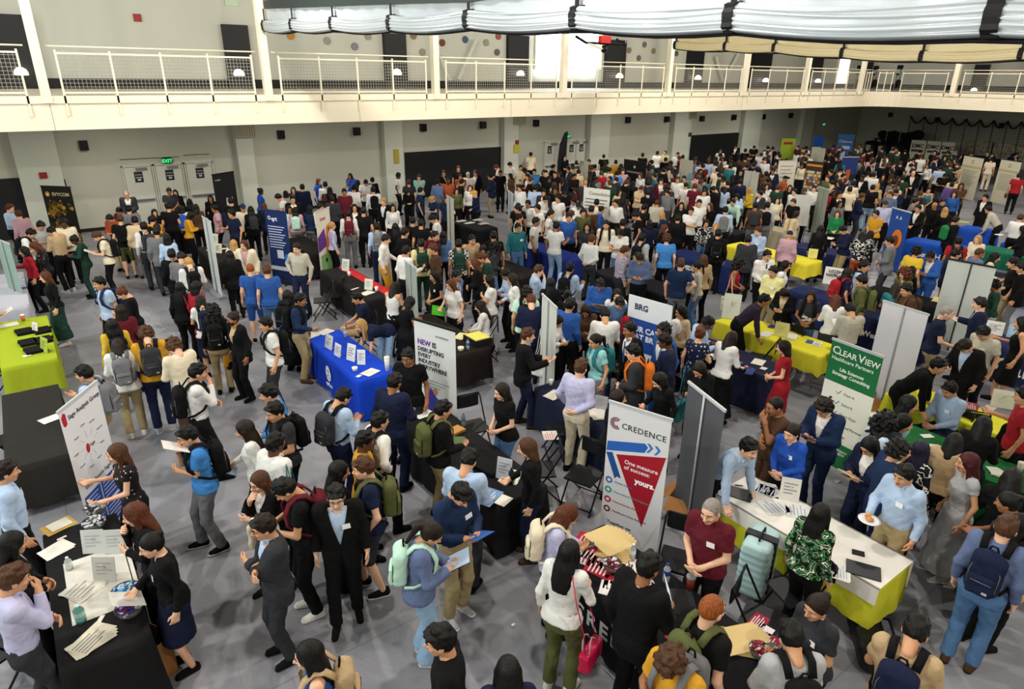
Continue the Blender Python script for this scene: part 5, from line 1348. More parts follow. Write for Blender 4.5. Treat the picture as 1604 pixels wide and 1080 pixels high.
    for tl, tr, lab, ex in (((1511, 243), (1542, 248), 'white banner with round seal and grey text, nearer the pier', 0), ((1569, 249), (1601, 254), 'white banner with round seal and a printed smiling figure', 1)):
        g, w = G(tl, tr, 2.05, lab, face='#cfcbb4', cap='#22231f'); bdisc(g, 0, 1.80, .09, '#6a6e64'); bdisc(g, 0, 1.80, .06, '#cfcbb4', y=-.0042)
        bpoly(g, [(-w/2, 1.50), (w/2, 1.50), (w/2, 1.62), (-w/2, 1.62)], '#b9b088', 'tan_band')
        for k in range(9): bpoly(g, [(-w*.38, 1.38-.085*k), (w*.36-.1*(k % 3), 1.38-.085*k), (w*.36-.1*(k % 3), 1.41-.085*k), (-w*.38, 1.41-.085*k)], '#8a8a7c', 'text_line')
        if ex: bdisc(g, .25, .5, .1, '#5a3a2a', 'printed_face', -.0046, .13); bpoly(g, [(0, .15), (.5, .15), (.45, .38), (.1, .38)], '#c9c9c4', 'printed_shirt', -.004)
    # career board
    g, w = board((986, 461), (1054, 480), 1.85, .35, 'blue and white board about careers among the suited group', '#cfd4d8')
    text('BRG', .15, TR(-w/2+.14, -.013, 1.62) @ RX(90), paint('#26304a'), g, bold=.005); bpoly(g, [(-w/2, .85), (w/2, .85), (w/2, 1.45), (-w/2, 1.45)], '#1d428e', 'blue_field', -.012)
    text('YOUR CAREER\nAT BRG', .145, TR(0, -.015, 1.22) @ RX(90), paint('#e0e4ea'), g, 'lettering', 'CENTER', bold=.004)
    # feather flag
    A = aty(880, 258, WY-1.2); g = empty('feather_flag', (A[0], WY-1.2, 0)); tag(g, 'curved black feather flag before the double doors', 'flag')
    MB().cyl((0, 0), .3, 0, .03, 14).build('flag_base', M_blackm, g); MB().tube([(-.28, 0, .02), (-.3, 0, 1.3), (-.2, 0, 2.2), (.1, 0, 2.75), (.28, 0, 2.8)], .014, 6).build('flag_pole', M_gm, g, True)
    m = MB(); L = [(-.28, .35), (-.3, 1.3), (-.2, 2.2), (.1, 2.72), (.28, 2.78)]; Rr = [(.22, .35), (.25, 1.2), (.28, 2.0), (.3, 2.5), (.32, 2.78)]
    for i in range(4): m.face([(L[i][0], -.012, L[i][1]), (Rr[i][0], -.012, Rr[i][1]), (Rr[i+1][0], -.012, Rr[i+1][1]), (L[i+1][0], -.012, L[i+1][1])]); m.face([(L[i][0], -.008, L[i][1]), (Rr[i][0], -.008, Rr[i][1]), (Rr[i+1][0], -.008, Rr[i+1][1]), (L[i+1][0], -.008, L[i+1][1])][::-1])
    m.build('flag_cloth', mat('flag_black', '#15181f', .5), g)
    # pale green banner back at the far edge of the first row
    G((-12, 372), (18, 383), 1.9, 'pale green banner back at the very edge behind the white table', face='#8fa79c', back=True, W=.8)
def build_items():
    P, C_ = paper, cup
    # near corner table
    P(92, 825, .30, .23, 20, '#c9a650', 'gold folder on the black table, farthest from the camera', n=1, name='gold_folder'); P(93, 823, .21, .17, 20, '#e0dccf', 'white sheet lying on the gold folder', z=.76)
    P(88, 863, .27, .22, 22, lab='white sheet beside the gold folder on the black table', n=2); P(97, 844, .09, .03, 18, lab='narrow white card on the black table', name='name_card')
    P(158, 971, .09, .04, 60, lab='small white card beside the candy bowls', name='name_card'); P(143, 1007, .34, .22, 20, '#ddd8c6', 'stack of white sheets at the corner of the black table', n=4, pr='#8a8a88')
    P(130, 925, .28, .30, 30, '#dedbd0', 'loose white sheets on the white runner', n=3, pr='#a9a9a6'); P(145, 900, .3, .2, -10, '#dfdcd2', 'white sheet near the clear bottle', n=2)
    bowl(152, 806, ['#d4d6d8', '#3a3d42', '#b9bcc0'], 'clear bowl of silver sweets, the farther of two', .12); bowl(150, 829, ['#d4d6d8', '#303338', '#b9bcc0'], 'clear bowl of silver sweets, the nearer of two', .12)
    bowl(200, 938, ['#3fa4d8', '#d8e6ee', '#2a6ab0'], 'clear bowl of blue and white sweets', .13); bowl(205, 965, ['#4a3a8a', '#d8d6e2', '#6a2a5a'], 'clear bowl of purple and white sweets', .12)
    bottle(110, 893, 'small clear water bottle on the white runner', '#dfe6e4', '#dfe6e4', .15); bottle(128, 975, 'teal glass bottle at the near corner table', '#7fc4bc', '#c9e0dc', .19, .045, name='glass_bottle')
    for px, py, rz, lab in ((148, 868, 30, 'clear folded sign on the black table beside the bending woman'), (182, 868, 30, 'clear folded sign close to the woman in black'), (165, 912, 25, 'clear upright sign in the middle of the white runner')): stand_sign(px, py, .22, .26, rz-60, lab, '#cfd2d0', '#b0b4b4')
    # lime table: folded shirts
    for px, py, lab in ((38, 521, 'folded black shirt nearest the far edge of the lime table'), (66, 519, 'folded black shirt beside the small sign on the lime table'), (44, 538, 'folded black shirt at the middle of the lime table'), (68, 534, 'spread black shirt on the lime table'), (53, 550, 'small black cloth at the near side of the lime table')):
        x, y = onto(px, py, .76); o = MB().box((-.13, -.16, 0), (.13, .16, .045), M=RZ(8)).box((-.16, .06, 0), (.15, .15, .035), M=RZ(-6)).build('folded_shirt', cloth('k')); o.location = (x, y, .757); tag(o, lab, 'shirt')
    stand_sign(55, 522, .15, .2, -60, 'small white sign between the folded black shirts'); stand_sign(69, 552, .26, .26, -70, 'yellow-green sign at the near end of the lime table', '#a9b84a', '#6a7a3a')
    P(14, 510, .3, .22, 5, lab='white sheet at the far corner of the lime table', n=2); P(42, 558, .12, .10, 20, lab='small white card on the lime table', name='name_card')
    C_(37, 503, 'orange drink cup at the end of the lime table', '#c96a3a')
    P(80, 657, .27, .20, 22, lab='white sheet on the bare black table', z=.753)
    for px, py, lab in ((28, 435, 'leaflets on the white table, farthest'), (32, 447, 'clear tray on the white table'), (35, 452, 'blue leaflet on the white table')): P(px, py, .2, .14, 0, '#c9cdd8' if 'blue' not in lab else '#2a4a9a', lab)
    # blue table
    P(488, 527, .26, .20, 20, '#cfcfc8', 'tray of leaflets at the far corner of the blue table', n=4); P(510, 521, .28, .2, 20, lab='white sheets at the far end of the blue table', n=2, pr='#b9b9b4')
    P(580, 584, .28, .21, 22, lab='white sheet at the near end of the blue table', pr='#c4c0b8'); P(562, 590, .09, .07, 22, lab='tiny white card at the near corner of the blue table', name='name_card')
    stand_sign(514, 547, .24, .26, -82, 'tall white tabletop sign on the blue table, the first of two', '#d6d8dc'); stand_sign(528, 559, .20, .23, -82, 'white tabletop sign on the blue table, the second of two', '#d6d8dc'); stand_sign(549, 566, .2, .30, -70, 'upright white card near the bending woman hands', '#e4e4e2'); stand_sign(566, 572, .14, .26, -40, 'narrow folded white card on the blue table', '#dfe0e0')
    bottle(541, 529, 'clear water bottle at the far end of the blue table', '#cfdde6', '#d8dde6'); 
    g = C_(607, 582, 'tall white tumbler with straw on the blue table', '#e4e2dc', .25, .045, name='tumbler'); MB().cyl((.015, 0), .004, .25, .31, 6).build('straw', M_white, g)
    C_(556, 582, 'small white pot on the blue table', '#dcdcd4', .07, .05, None)
    # long black table
    P(663, 650, .25, .2, 0, lab='white sheets at the far end of the long black table', n=3); P(714, 677, .22, .17, 10, '#b9894a', 'tan box lid on the long black table', h=.04, name='tan_box'); P(717, 694, .22, .2, 30, '#5a6a42', 'green and cream leaflets on the long black table', n=4)
    P(764, 779, .34, .25, 25, '#7a9ac8', 'blue and white poster sheet at the near end of the long black table', n=1, name='poster_sheet', pr='#dfe6f0'); P(800, 748, .3, .24, 35, '#d6dcc8', 'white and green folder beside the dark bottle', n=2, pr='#3a7a4a'); P(788, 785, .2, .16, 20, lab='white sheet below the blue and white poster sheet')
    stand_sign(788, 752, .2, .28, -60, 'pale folded sign near the dark bottle', '#b9bcc4'); bottle(801, 758, 'dark grey bottle standing on the white and green folder', '#3a3c40', '#2a2b2e', .22, .035)
    bottle(726, 668, 'clear water bottle beside the black folding chair', '#9ab0b8', '#5a6a72'); bottle(664, 682, 'clear bottle at the far side of the long black table', '#b9c6cc', '#3a5aa0')
    x, y = onto(762, 728, .76); o = MB().box((-.18, -.25, 0), (.18, .25, .05), M=RZ(12)).box((-.24, -.22, 0), (.0, -.05, .04), M=RZ(30)).build('folded_shirt', cloth('k')); o.location = (x, y, .757); tag(o, 'folded black clothes on the long black table', 'shirt')
    # red leaflet table
    for px, py, rz, c, lab in ((923, 848, 20, '#a01c30', 'red leaflet at the far end, under the white ones'), (938, 850, 5, '#a8203a', 'red and white leaflet beside the manila folders'), (928, 880, 25, '#d8d0d0', 'white leaflet with red edge in the middle'), (938, 893, 20, '#a01c30', 'long red leaflet near the sweets bowl'), (920, 868, 15, '#b02a40', 'red leaflet at the table edge'), (968, 918, 30, '#a01c30', 'red leaflet in front of the suited back'), (962, 926, 30, '#d9d4d2', 'white leaflet over the red one'), (1067, 994, 35, '#a82a40', 'red leaflet beside the ginger man')):
        P(px, py, .2, .27, rz, c, lab, n=2, pr='#e6dcdc' if c != '#d8d0d0' else '#7a2030', name='leaflet')
    P(965, 860, .42, .34, 30, '#d6bd84', 'heap of manila folders by the foot of the red triangle banner', n=9, name='manila_folder', h=.008); P(1168, 1010, .3, .42, 40, '#d6bd84', 'manila folders beside the ginger man', n=5, name='manila_folder', h=.006)
    bowl(958, 895, ['#7a1f30', '#d8d4d8', '#3a2a30'], 'clear bowl of red sweets beside the pen cup', .10); bowl(1187, 1030, ['#8a2030', '#e0d8d8', '#2a2226'], 'clear bowl of red sweets beside the white-shirted back', .09)
    g = C_(985, 906, 'white cup full of pens', '#dfddd8', .12, .045, None, name='pen_cup'); rd = random.Random(2)
    for k in range(9): MB().tube([(rd.uniform(-.02, .02), rd.uniform(-.02, .02), .02), (rd.uniform(-.04, .04), rd.uniform(-.04, .04), .17)], .004, 5).build('pen', paint(['#3a2a3a', '#8a8a90', '#5a1a2a'][k % 3]), g)
    bottle(990, 878, 'clear water bottle behind the pen cup', '#d6dee2', '#dfe2e6'); bottle(1043, 912, 'blue and white bottle before the red polo shirt', '#dfe4ea', '#1f3f8a', .22, .036)
    laptop(1070, 945, 50, 'open laptop with bright screen beside the suited back'); C_(1080, 925, 'dark red tumbler with steel rim behind the laptop', '#6a2418', .16, .045, '#8a8d90', name='tumbler')
    for px, py, rz, lab in ((1188, 975, 10, 'red leaflet with photograph on the table corner'), (1195, 992, 10, 'white icon leaflet next to the bowl of red sweets'), (1205, 1008, 8, 'dark red leaflet at the lime packet')): P(px, py, .2, .14, rz, '#8a1c38' if 'white' not in lab else '#dcd8dc', lab, pr='#d8ccd0', name='leaflet')
    P(1000, 895, .3, .24, 40, lab='white sheets half behind the suited back', n=2)
    # white table
    for px, py, w, l, rz, lab in ((1190, 765, .28, .36, 20, 'white sheets under the leaning man hand'), (1213, 795, .3, .3, 60, 'white printed sheets in the middle of the white table'), (1205, 772, .2, .28, 10, 'white booklet with blue edge on the white table'), (1250, 802, .3, .26, 30, 'white sheets near the floral blouse'), (1317, 898, .26, .18, 25, 'white sheet hanging off the white table')): P(px, py, w, l, rz, '#dcdcd8', lab, n=2, pr='#a9b2c6')
    laptop(1352, 895, -62, 'closed dark laptop on the white table', closed=True); laptop(1158, 775, -70, 'closed dark laptop under the leaning man arm', closed=True); P(1344, 868, .08, .12, 30, '#1c1c1e', 'black phone beside the closed dark laptop', name='mobile_phone', h=.012)
    stand_sign(1235, 785, .22, .28, -55, 'white upright card beside the floral blouse', '#dcdad2')
    for px, py in ((1160, 762), (1178, 770), (1184, 762)): P(px, py, .02, .13, 30+px % 50, '#22242a', 'black pen scattered on the white table', name='pen')
    # navy table
    P(868, 620, .3, .22, 10, '#d9d4c4', 'white folder at the far end of the navy table', n=2); P(886, 622, .2, .14, 0, lab='white sheet next to the iced coffee')
    C_(875, 626, 'iced coffee cup on the navy table', '#8a8378', .15, .04); C_(863, 604, 'small white cup at the far end of the navy table', '#d8d4cc', .09, .035)
    P(930, 640, .3, .25, 30, lab='white sheets at the elbow of the lavender shirt', n=4); P(942, 652, .24, .3, 60, lab='scattered white sheets at the near end of the navy table', n=5); stand_sign(940, 643, .2, .22, -60, 'grey folded sign on the navy table', '#a9aab0')
    # letters table
    P(1188, 568, .28, .2, 20, lab='white sheet beside the red dress'); P(1196, 578, .12, .1, 10, lab='white card at the end of the lettered navy table')
    for px, py, c in ((1158, 577, '#c96aa0'), (1163, 579, '#c9c46a'), (1169, 577, '#c96aa0'), (1160, 571, '#3a6ac0')): C_(px, py, 'small colourful badge tin on the lettered navy table', c, .03, .035, None, name='badge_tin', cat='tin')
    P(1175, 583, .3, .12, 20, '#2a3a7a', 'row of blue leaflets on the lettered navy table', n=3, name='leaflet'); P(1118, 560, .2, .2, 0, lab='white sheet half behind the polka-dot dress', n=2)
    # yellow tables
    stand_sign(1222, 528, .26, .28, -70, 'pale yellow sign on the long yellow table', '#dcd68a', '#c9c27a'); P(1240, 528, .3, .2, 20, lab='white sheets beside the pale yellow sign', n=3); P(1200, 524, .34, .2, 10, lab='white sheet under the hand of the plum shirt'); P(1209, 512, .2, .12, 15, '#3a4a8a', 'dark blue leaflet on the long yellow table', name='leaflet'); P(1268, 536, .18, .12, 20, '#3a5a9a', 'blue leaflet at the near end of the long yellow table', name='leaflet'); P(1280, 540, .25, .15, 20, lab='printed white sheets at the near end of the long yellow table', pr='#44464c')
    stand_sign(1272, 405, .24, .26, -60, 'pale yellow sign on the farther yellow table', '#ddd884', '#cfc97a'); P(1238, 393, .3, .2, 20, '#e0d9a0', 'pale sheet on the farther yellow table')
    g = stand_sign(1305, 447, .5, .42, -70, 'white sign with bold black capitals on the navy table', '#d6d6d2', '#d6d6d2'); text('LISTEN\nWITH US', .10, TR(0, -.012, .30) @ RX(90) @ Matrix.Identity(4), M_dark, g, 'lettering', 'CENTER', bold=.003)
    P(1500, 632, .3, .2, 30, '#5a2a3a', 'stack of dark red magazines on the yellow table', n=6, name='magazine', h=.008); P(1520, 638, .28, .2, 10, '#8a3a4a', 'fanned magazines on the yellow table', n=3, name='magazine', pr='#d9c9b9'); P(1550, 640, .2, .14, 0, '#c9b9a9', 'small leaflets beside the white sign'); stand_sign(1568, 640, .3, .28, -60, 'white blank sign at the end of the yellow table', '#d8d8cc', '#cccabb'); P(1422, 604, .22, .16, 0, lab='white sheet at the far end of the yellow table', n=2)
    P(1375, 652, .22, .26, 60, lab='white sheet on the green table edge'); P(1452, 684, .16, .1, -30, lab='small white card on the green table', name='name_card'); P(1465, 705, .22, .2, 30, lab='white sheets at the tan jacket', n=3); P(1562, 742, .2, .14, 20, '#cfd0c4', 'white leaflets beside the coffee cup', n=4)
    C_(1596, 740, 'white takeaway coffee cup on the second green table', '#d9d4c6', .13, .042)
    stand_sign(1555, 525, .3, .27, -70, 'white sign with grey panel on the wide navy table', '#dcdcda', '#8a8a90'); stand_sign(1585, 530, .2, .26, -70, 'blue and white sign on the wide navy table', '#9ac0dc', '#e0e6ea')
    P(1468, 470, .42, .16, 10, '#d9c98a', 'long manila folder on the black table', n=2, name='manila_folder')
    P(575, 460, .3, .22, 20, '#d8d8c2', 'white sheets at the near end of the table with red runner', n=2); P(556, 453, .22, .05, 20, lab='white pens on the table with red runner'); stand_sign(577, 455, .22, .26, -60, 'white upright sign on the table with red runner, the nearer', '#d4d6cc'); stand_sign(541, 425, .22, .3, -60, 'white upright sign on the table with red runner, the farther', '#d4d6cc'); C_(547, 433, 'white cup on the table with red runner', h=.1); C_(590, 457, 'white cup at the near end of the table with red runner', h=.1)
    P(723, 528, .3, .2, 20, '#d6d29a', 'yellow leaflets at the banner edge', n=3, name='leaflet'); x, y = onto(748, 537, .75); g = empty('leaflet_tray', (x, y, .757)); tag(g, 'black box filled with yellow leaflets', 'tray'); MB().box((-.18, -.22, 0), (.18, .22, .12)).build('tray_body', M_black, g); MB().box((-.16, -.19, .12), (.16, .19, .135)).build('tray_leaflets', paint('#d9d060'), g)
    bottle(733, 548, 'clear water bottle by the black box of leaflets'); C_(722, 550, 'white bowl on the dark brown-black table', '#d9d4c4', .07, .06, None)
    stand_sign(686, 495, .3, .2, -60, 'neon green sign behind the purple-lettered banner', '#5ad02a', '#7ae04a')
    for px, py, lab in ((735, 350, 'white sheets under the reaching hand'), (748, 345, 'white leaflets in the middle of the far black table'), (757, 351, 'white card at the end of the far black table'), (722, 347, 'small sheets at the far black table corner')): P(px, py, .35, .2, 0, '#cfccc4', lab, n=3)
    stand_sign(337, 383, .2, .3, -50, 'pale upright card on the table beside the leaning white panel', '#cfd2c0'); stand_sign(342, 397, .22, .26, -50, 'white card with small dark square on the table front', '#dcd8c4', '#6a6a66'); P(333, 392, .3, .2, 0, lab='white sheets by the upright pale card', n=3); P(352, 390, .2, .15, 0, lab='white sheet at the end of the small table')
    P(1452, 352, .2, .2, 0, '#cfe0d0', 'pale leaflets on the far blue table'); P(1510, 348, .3, .3, 20, '#b9c96a', 'yellow-green leaflets on the teal table'); P(1565, 368, .3, .2, 0, lab='white sheet on the small blue table'); P(1300, 374, .3, .2, 10, lab='white leaflets on the emblem table', n=4); P(1320, 377, .3, .2, 20, lab='fanned white sheets on the emblem table', n=4)
    g = bowl(1166, 330, ['#3fae3a', '#6ad04a'], 'green bowl on the black lettered table', .16) if False else None
    # items on the floor
    carton(1078, 815, .45, .45, .42, 20, 'open cardboard box at the foot of the grey banner back'); carton(1392, 655, .7, .5, .42, -5, 'wide cardboard box between the green table and the blank banner'); carton(1368, 632, .4, .4, .5, 10, 'cardboard box behind the wide one', False)
    carton(232, 1065, .4, .35, .3, 30, 'cardboard box under the near corner table', False)
    # red bag under the table
    x, y = onto(175, 1075, 0); V = Vol((-.3, -.3, 0), (.3, .3, .4), .02); V.el((0, 0, .12), (.26, .22, .16), 0); V.noise(.02, 18, 2); o = ob('cloth_bag', newmesh('cloth_bag', [V.mesh()+(0,)]), None, [cloth('r')]); o.location = (x, y, 0); tag(o, 'crumpled red bag under the near corner table', 'bag')
    # suitcase
    x, y = onto(1178, 925, 0); g = empty('suitcase', (x, y, 0), radians(18)); tag(g, 'pale mint hard-shell suitcase with black strap beside the white table', 'suitcase')
    V = Vol((-.28, -.2, .04), (.28, .2, .78), .014); V.bx((0, 0, .41), (.25, .155, .335), .06, 0); V.F = V.F+(.004*np.sin(V.ax[2]*75).reshape(1, 1, -1)).astype(f32); ob('suitcase_shell', newmesh('suitcase_shell', [V.mesh()+(0,)]), g, [mat('mint_shell', '#a9c9cc', .35)])
    MB().box((-.05, -.168, .06), (.05, .168, .765)).build('suitcase_strap', M_black, g); MB().tube([(-.1, 0, .745), (-.1, 0, .80), (.1, 0, .80), (.1, 0, .745)], .012, 6).build('suitcase_handle', M_black, g, True)
    for sx in (-1, 1):
        for sy in (-1, 1): MB().tube([(sx*.19-.015, sy*.11, .035), (sx*.19+.015, sy*.11, .035)], .035, 10).build('wheel', M_black, g)
    # long black case
    x, y = onto(1352, 995, 0); V = Vol((-.62, -.2, 0), (.62, .2, .3), .018); V.bx((0, 0, .12), (.56, .15, .12), .09, 0); V.noise(.006, 14, 3); g = empty('equipment_case', (x, y, 0), radians(38)); tag(g, 'long black padded case lying on the floor below the yellow cloth', 'case'); ob('case_body', newmesh('case_body', [V.mesh()+(0,)]), g, [M_black])
    MB().tube([(-.15, -.16, .14), (-.12, -.24, .16), (.12, -.24, .16), (.15, -.16, .14)], .014, 6).build('case_handle', M_black, g, True)
    for px, py, rz, c, lab in ((801, 655, 200, 'k', 'black backpack standing on the floor beside the tall dark-suited man'), (655, 615, 150, 'k', 'black backpack on the floor behind the tall purple-lettered banner'), (521, 480, 90, 'ch', 'charcoal backpack on the floor by the red-runner table'), (1330, 560, 120, 'k', 'black bag on the floor under the end of the long yellow table'), (1218, 905, 60, 'k', 'black backpack on the floor behind the mint suitcase')):
        global PK
        if PK is None: PK = pack_meshes()
        x, y = onto(px, py, 0); g = empty('backpack', (x, y, -.04), radians(rz)); tag(g, lab, 'backpack'); c = cloth(c)
        ob('pack_body', PK[0], g, [c], None, True); ob('front_pocket', PK[1], g, [c], None, True); ob('grab_handle', PK[2], g, [M_black], None, True); ob('zipper', PK[4], g, [M_gm], None, True)
    stand_sign(1143, 500, .34, .52, -60, 'large pale folded card standing at the far end of the long yellow table', '#cfd0c6', '#cdcec4', tilt=16)
    # crumpled plastic on the floor
    x, y = onto(804, 981, 0); o = MB().sph((0, 0, .015), (.03, .02, .015), 6).build('plastic_scrap', paint('#d9dde0', .3)); o.location = (x, y, 0); tag(o, 'tiny white scrap lying on the open grey floor', 'litter')
    # chairs  (px,py on the seat), rz: direction of the front
    for a in ((878, 672, 60, 'black folding chair with open white folder on it'), (915, 745, 110, 'black folding chair alone beside the red triangle banner'), (742, 668, 170, 'black folding chair behind the long black table'), (1062, 878, 120, 'black folding chair behind the red polo shirt'), (1195, 972, 200, 'black folding chair by the manila folders'), (1243, 925, 70, 'black folding chair turned toward the white table'),
              (1190, 560, 20, 'black folding chair behind the lettered navy table'), (1225, 545, 70, 'black folding chair beside the red dress'), (10, 1005, -60, 'black folding chair at the very bottom corner'), (5, 690, -80, 'black folding chair beside the bare black table'), (8, 575, -80, 'black folding chair at the lime table'),
              (520, 462, 60, 'black folding chair left of the table with red runner'), (505, 470, 70, 'black folding chair nearest the pale shirt with hand on hip'), (845, 735, 60, 'black folding chair behind the brown-haired woman in black'), (1510, 670, -60, 'black folding chair at the green table'), (620, 520, 100, 'black folding chair beside the bending woman'), (498, 400, 40, 'black folding chair by the dark blue banner'), (1080, 590, 80, 'black folding chair in the middle of the hall')):
        chair(*a)
    x, y = onto(860, 684, .46); P(862, 683, .26, .22, 60, '#d9d2cc', 'open white folder lying on the black folding chair', z=.46, pr='#c98a8a', name='open_folder')
def lum(): pass
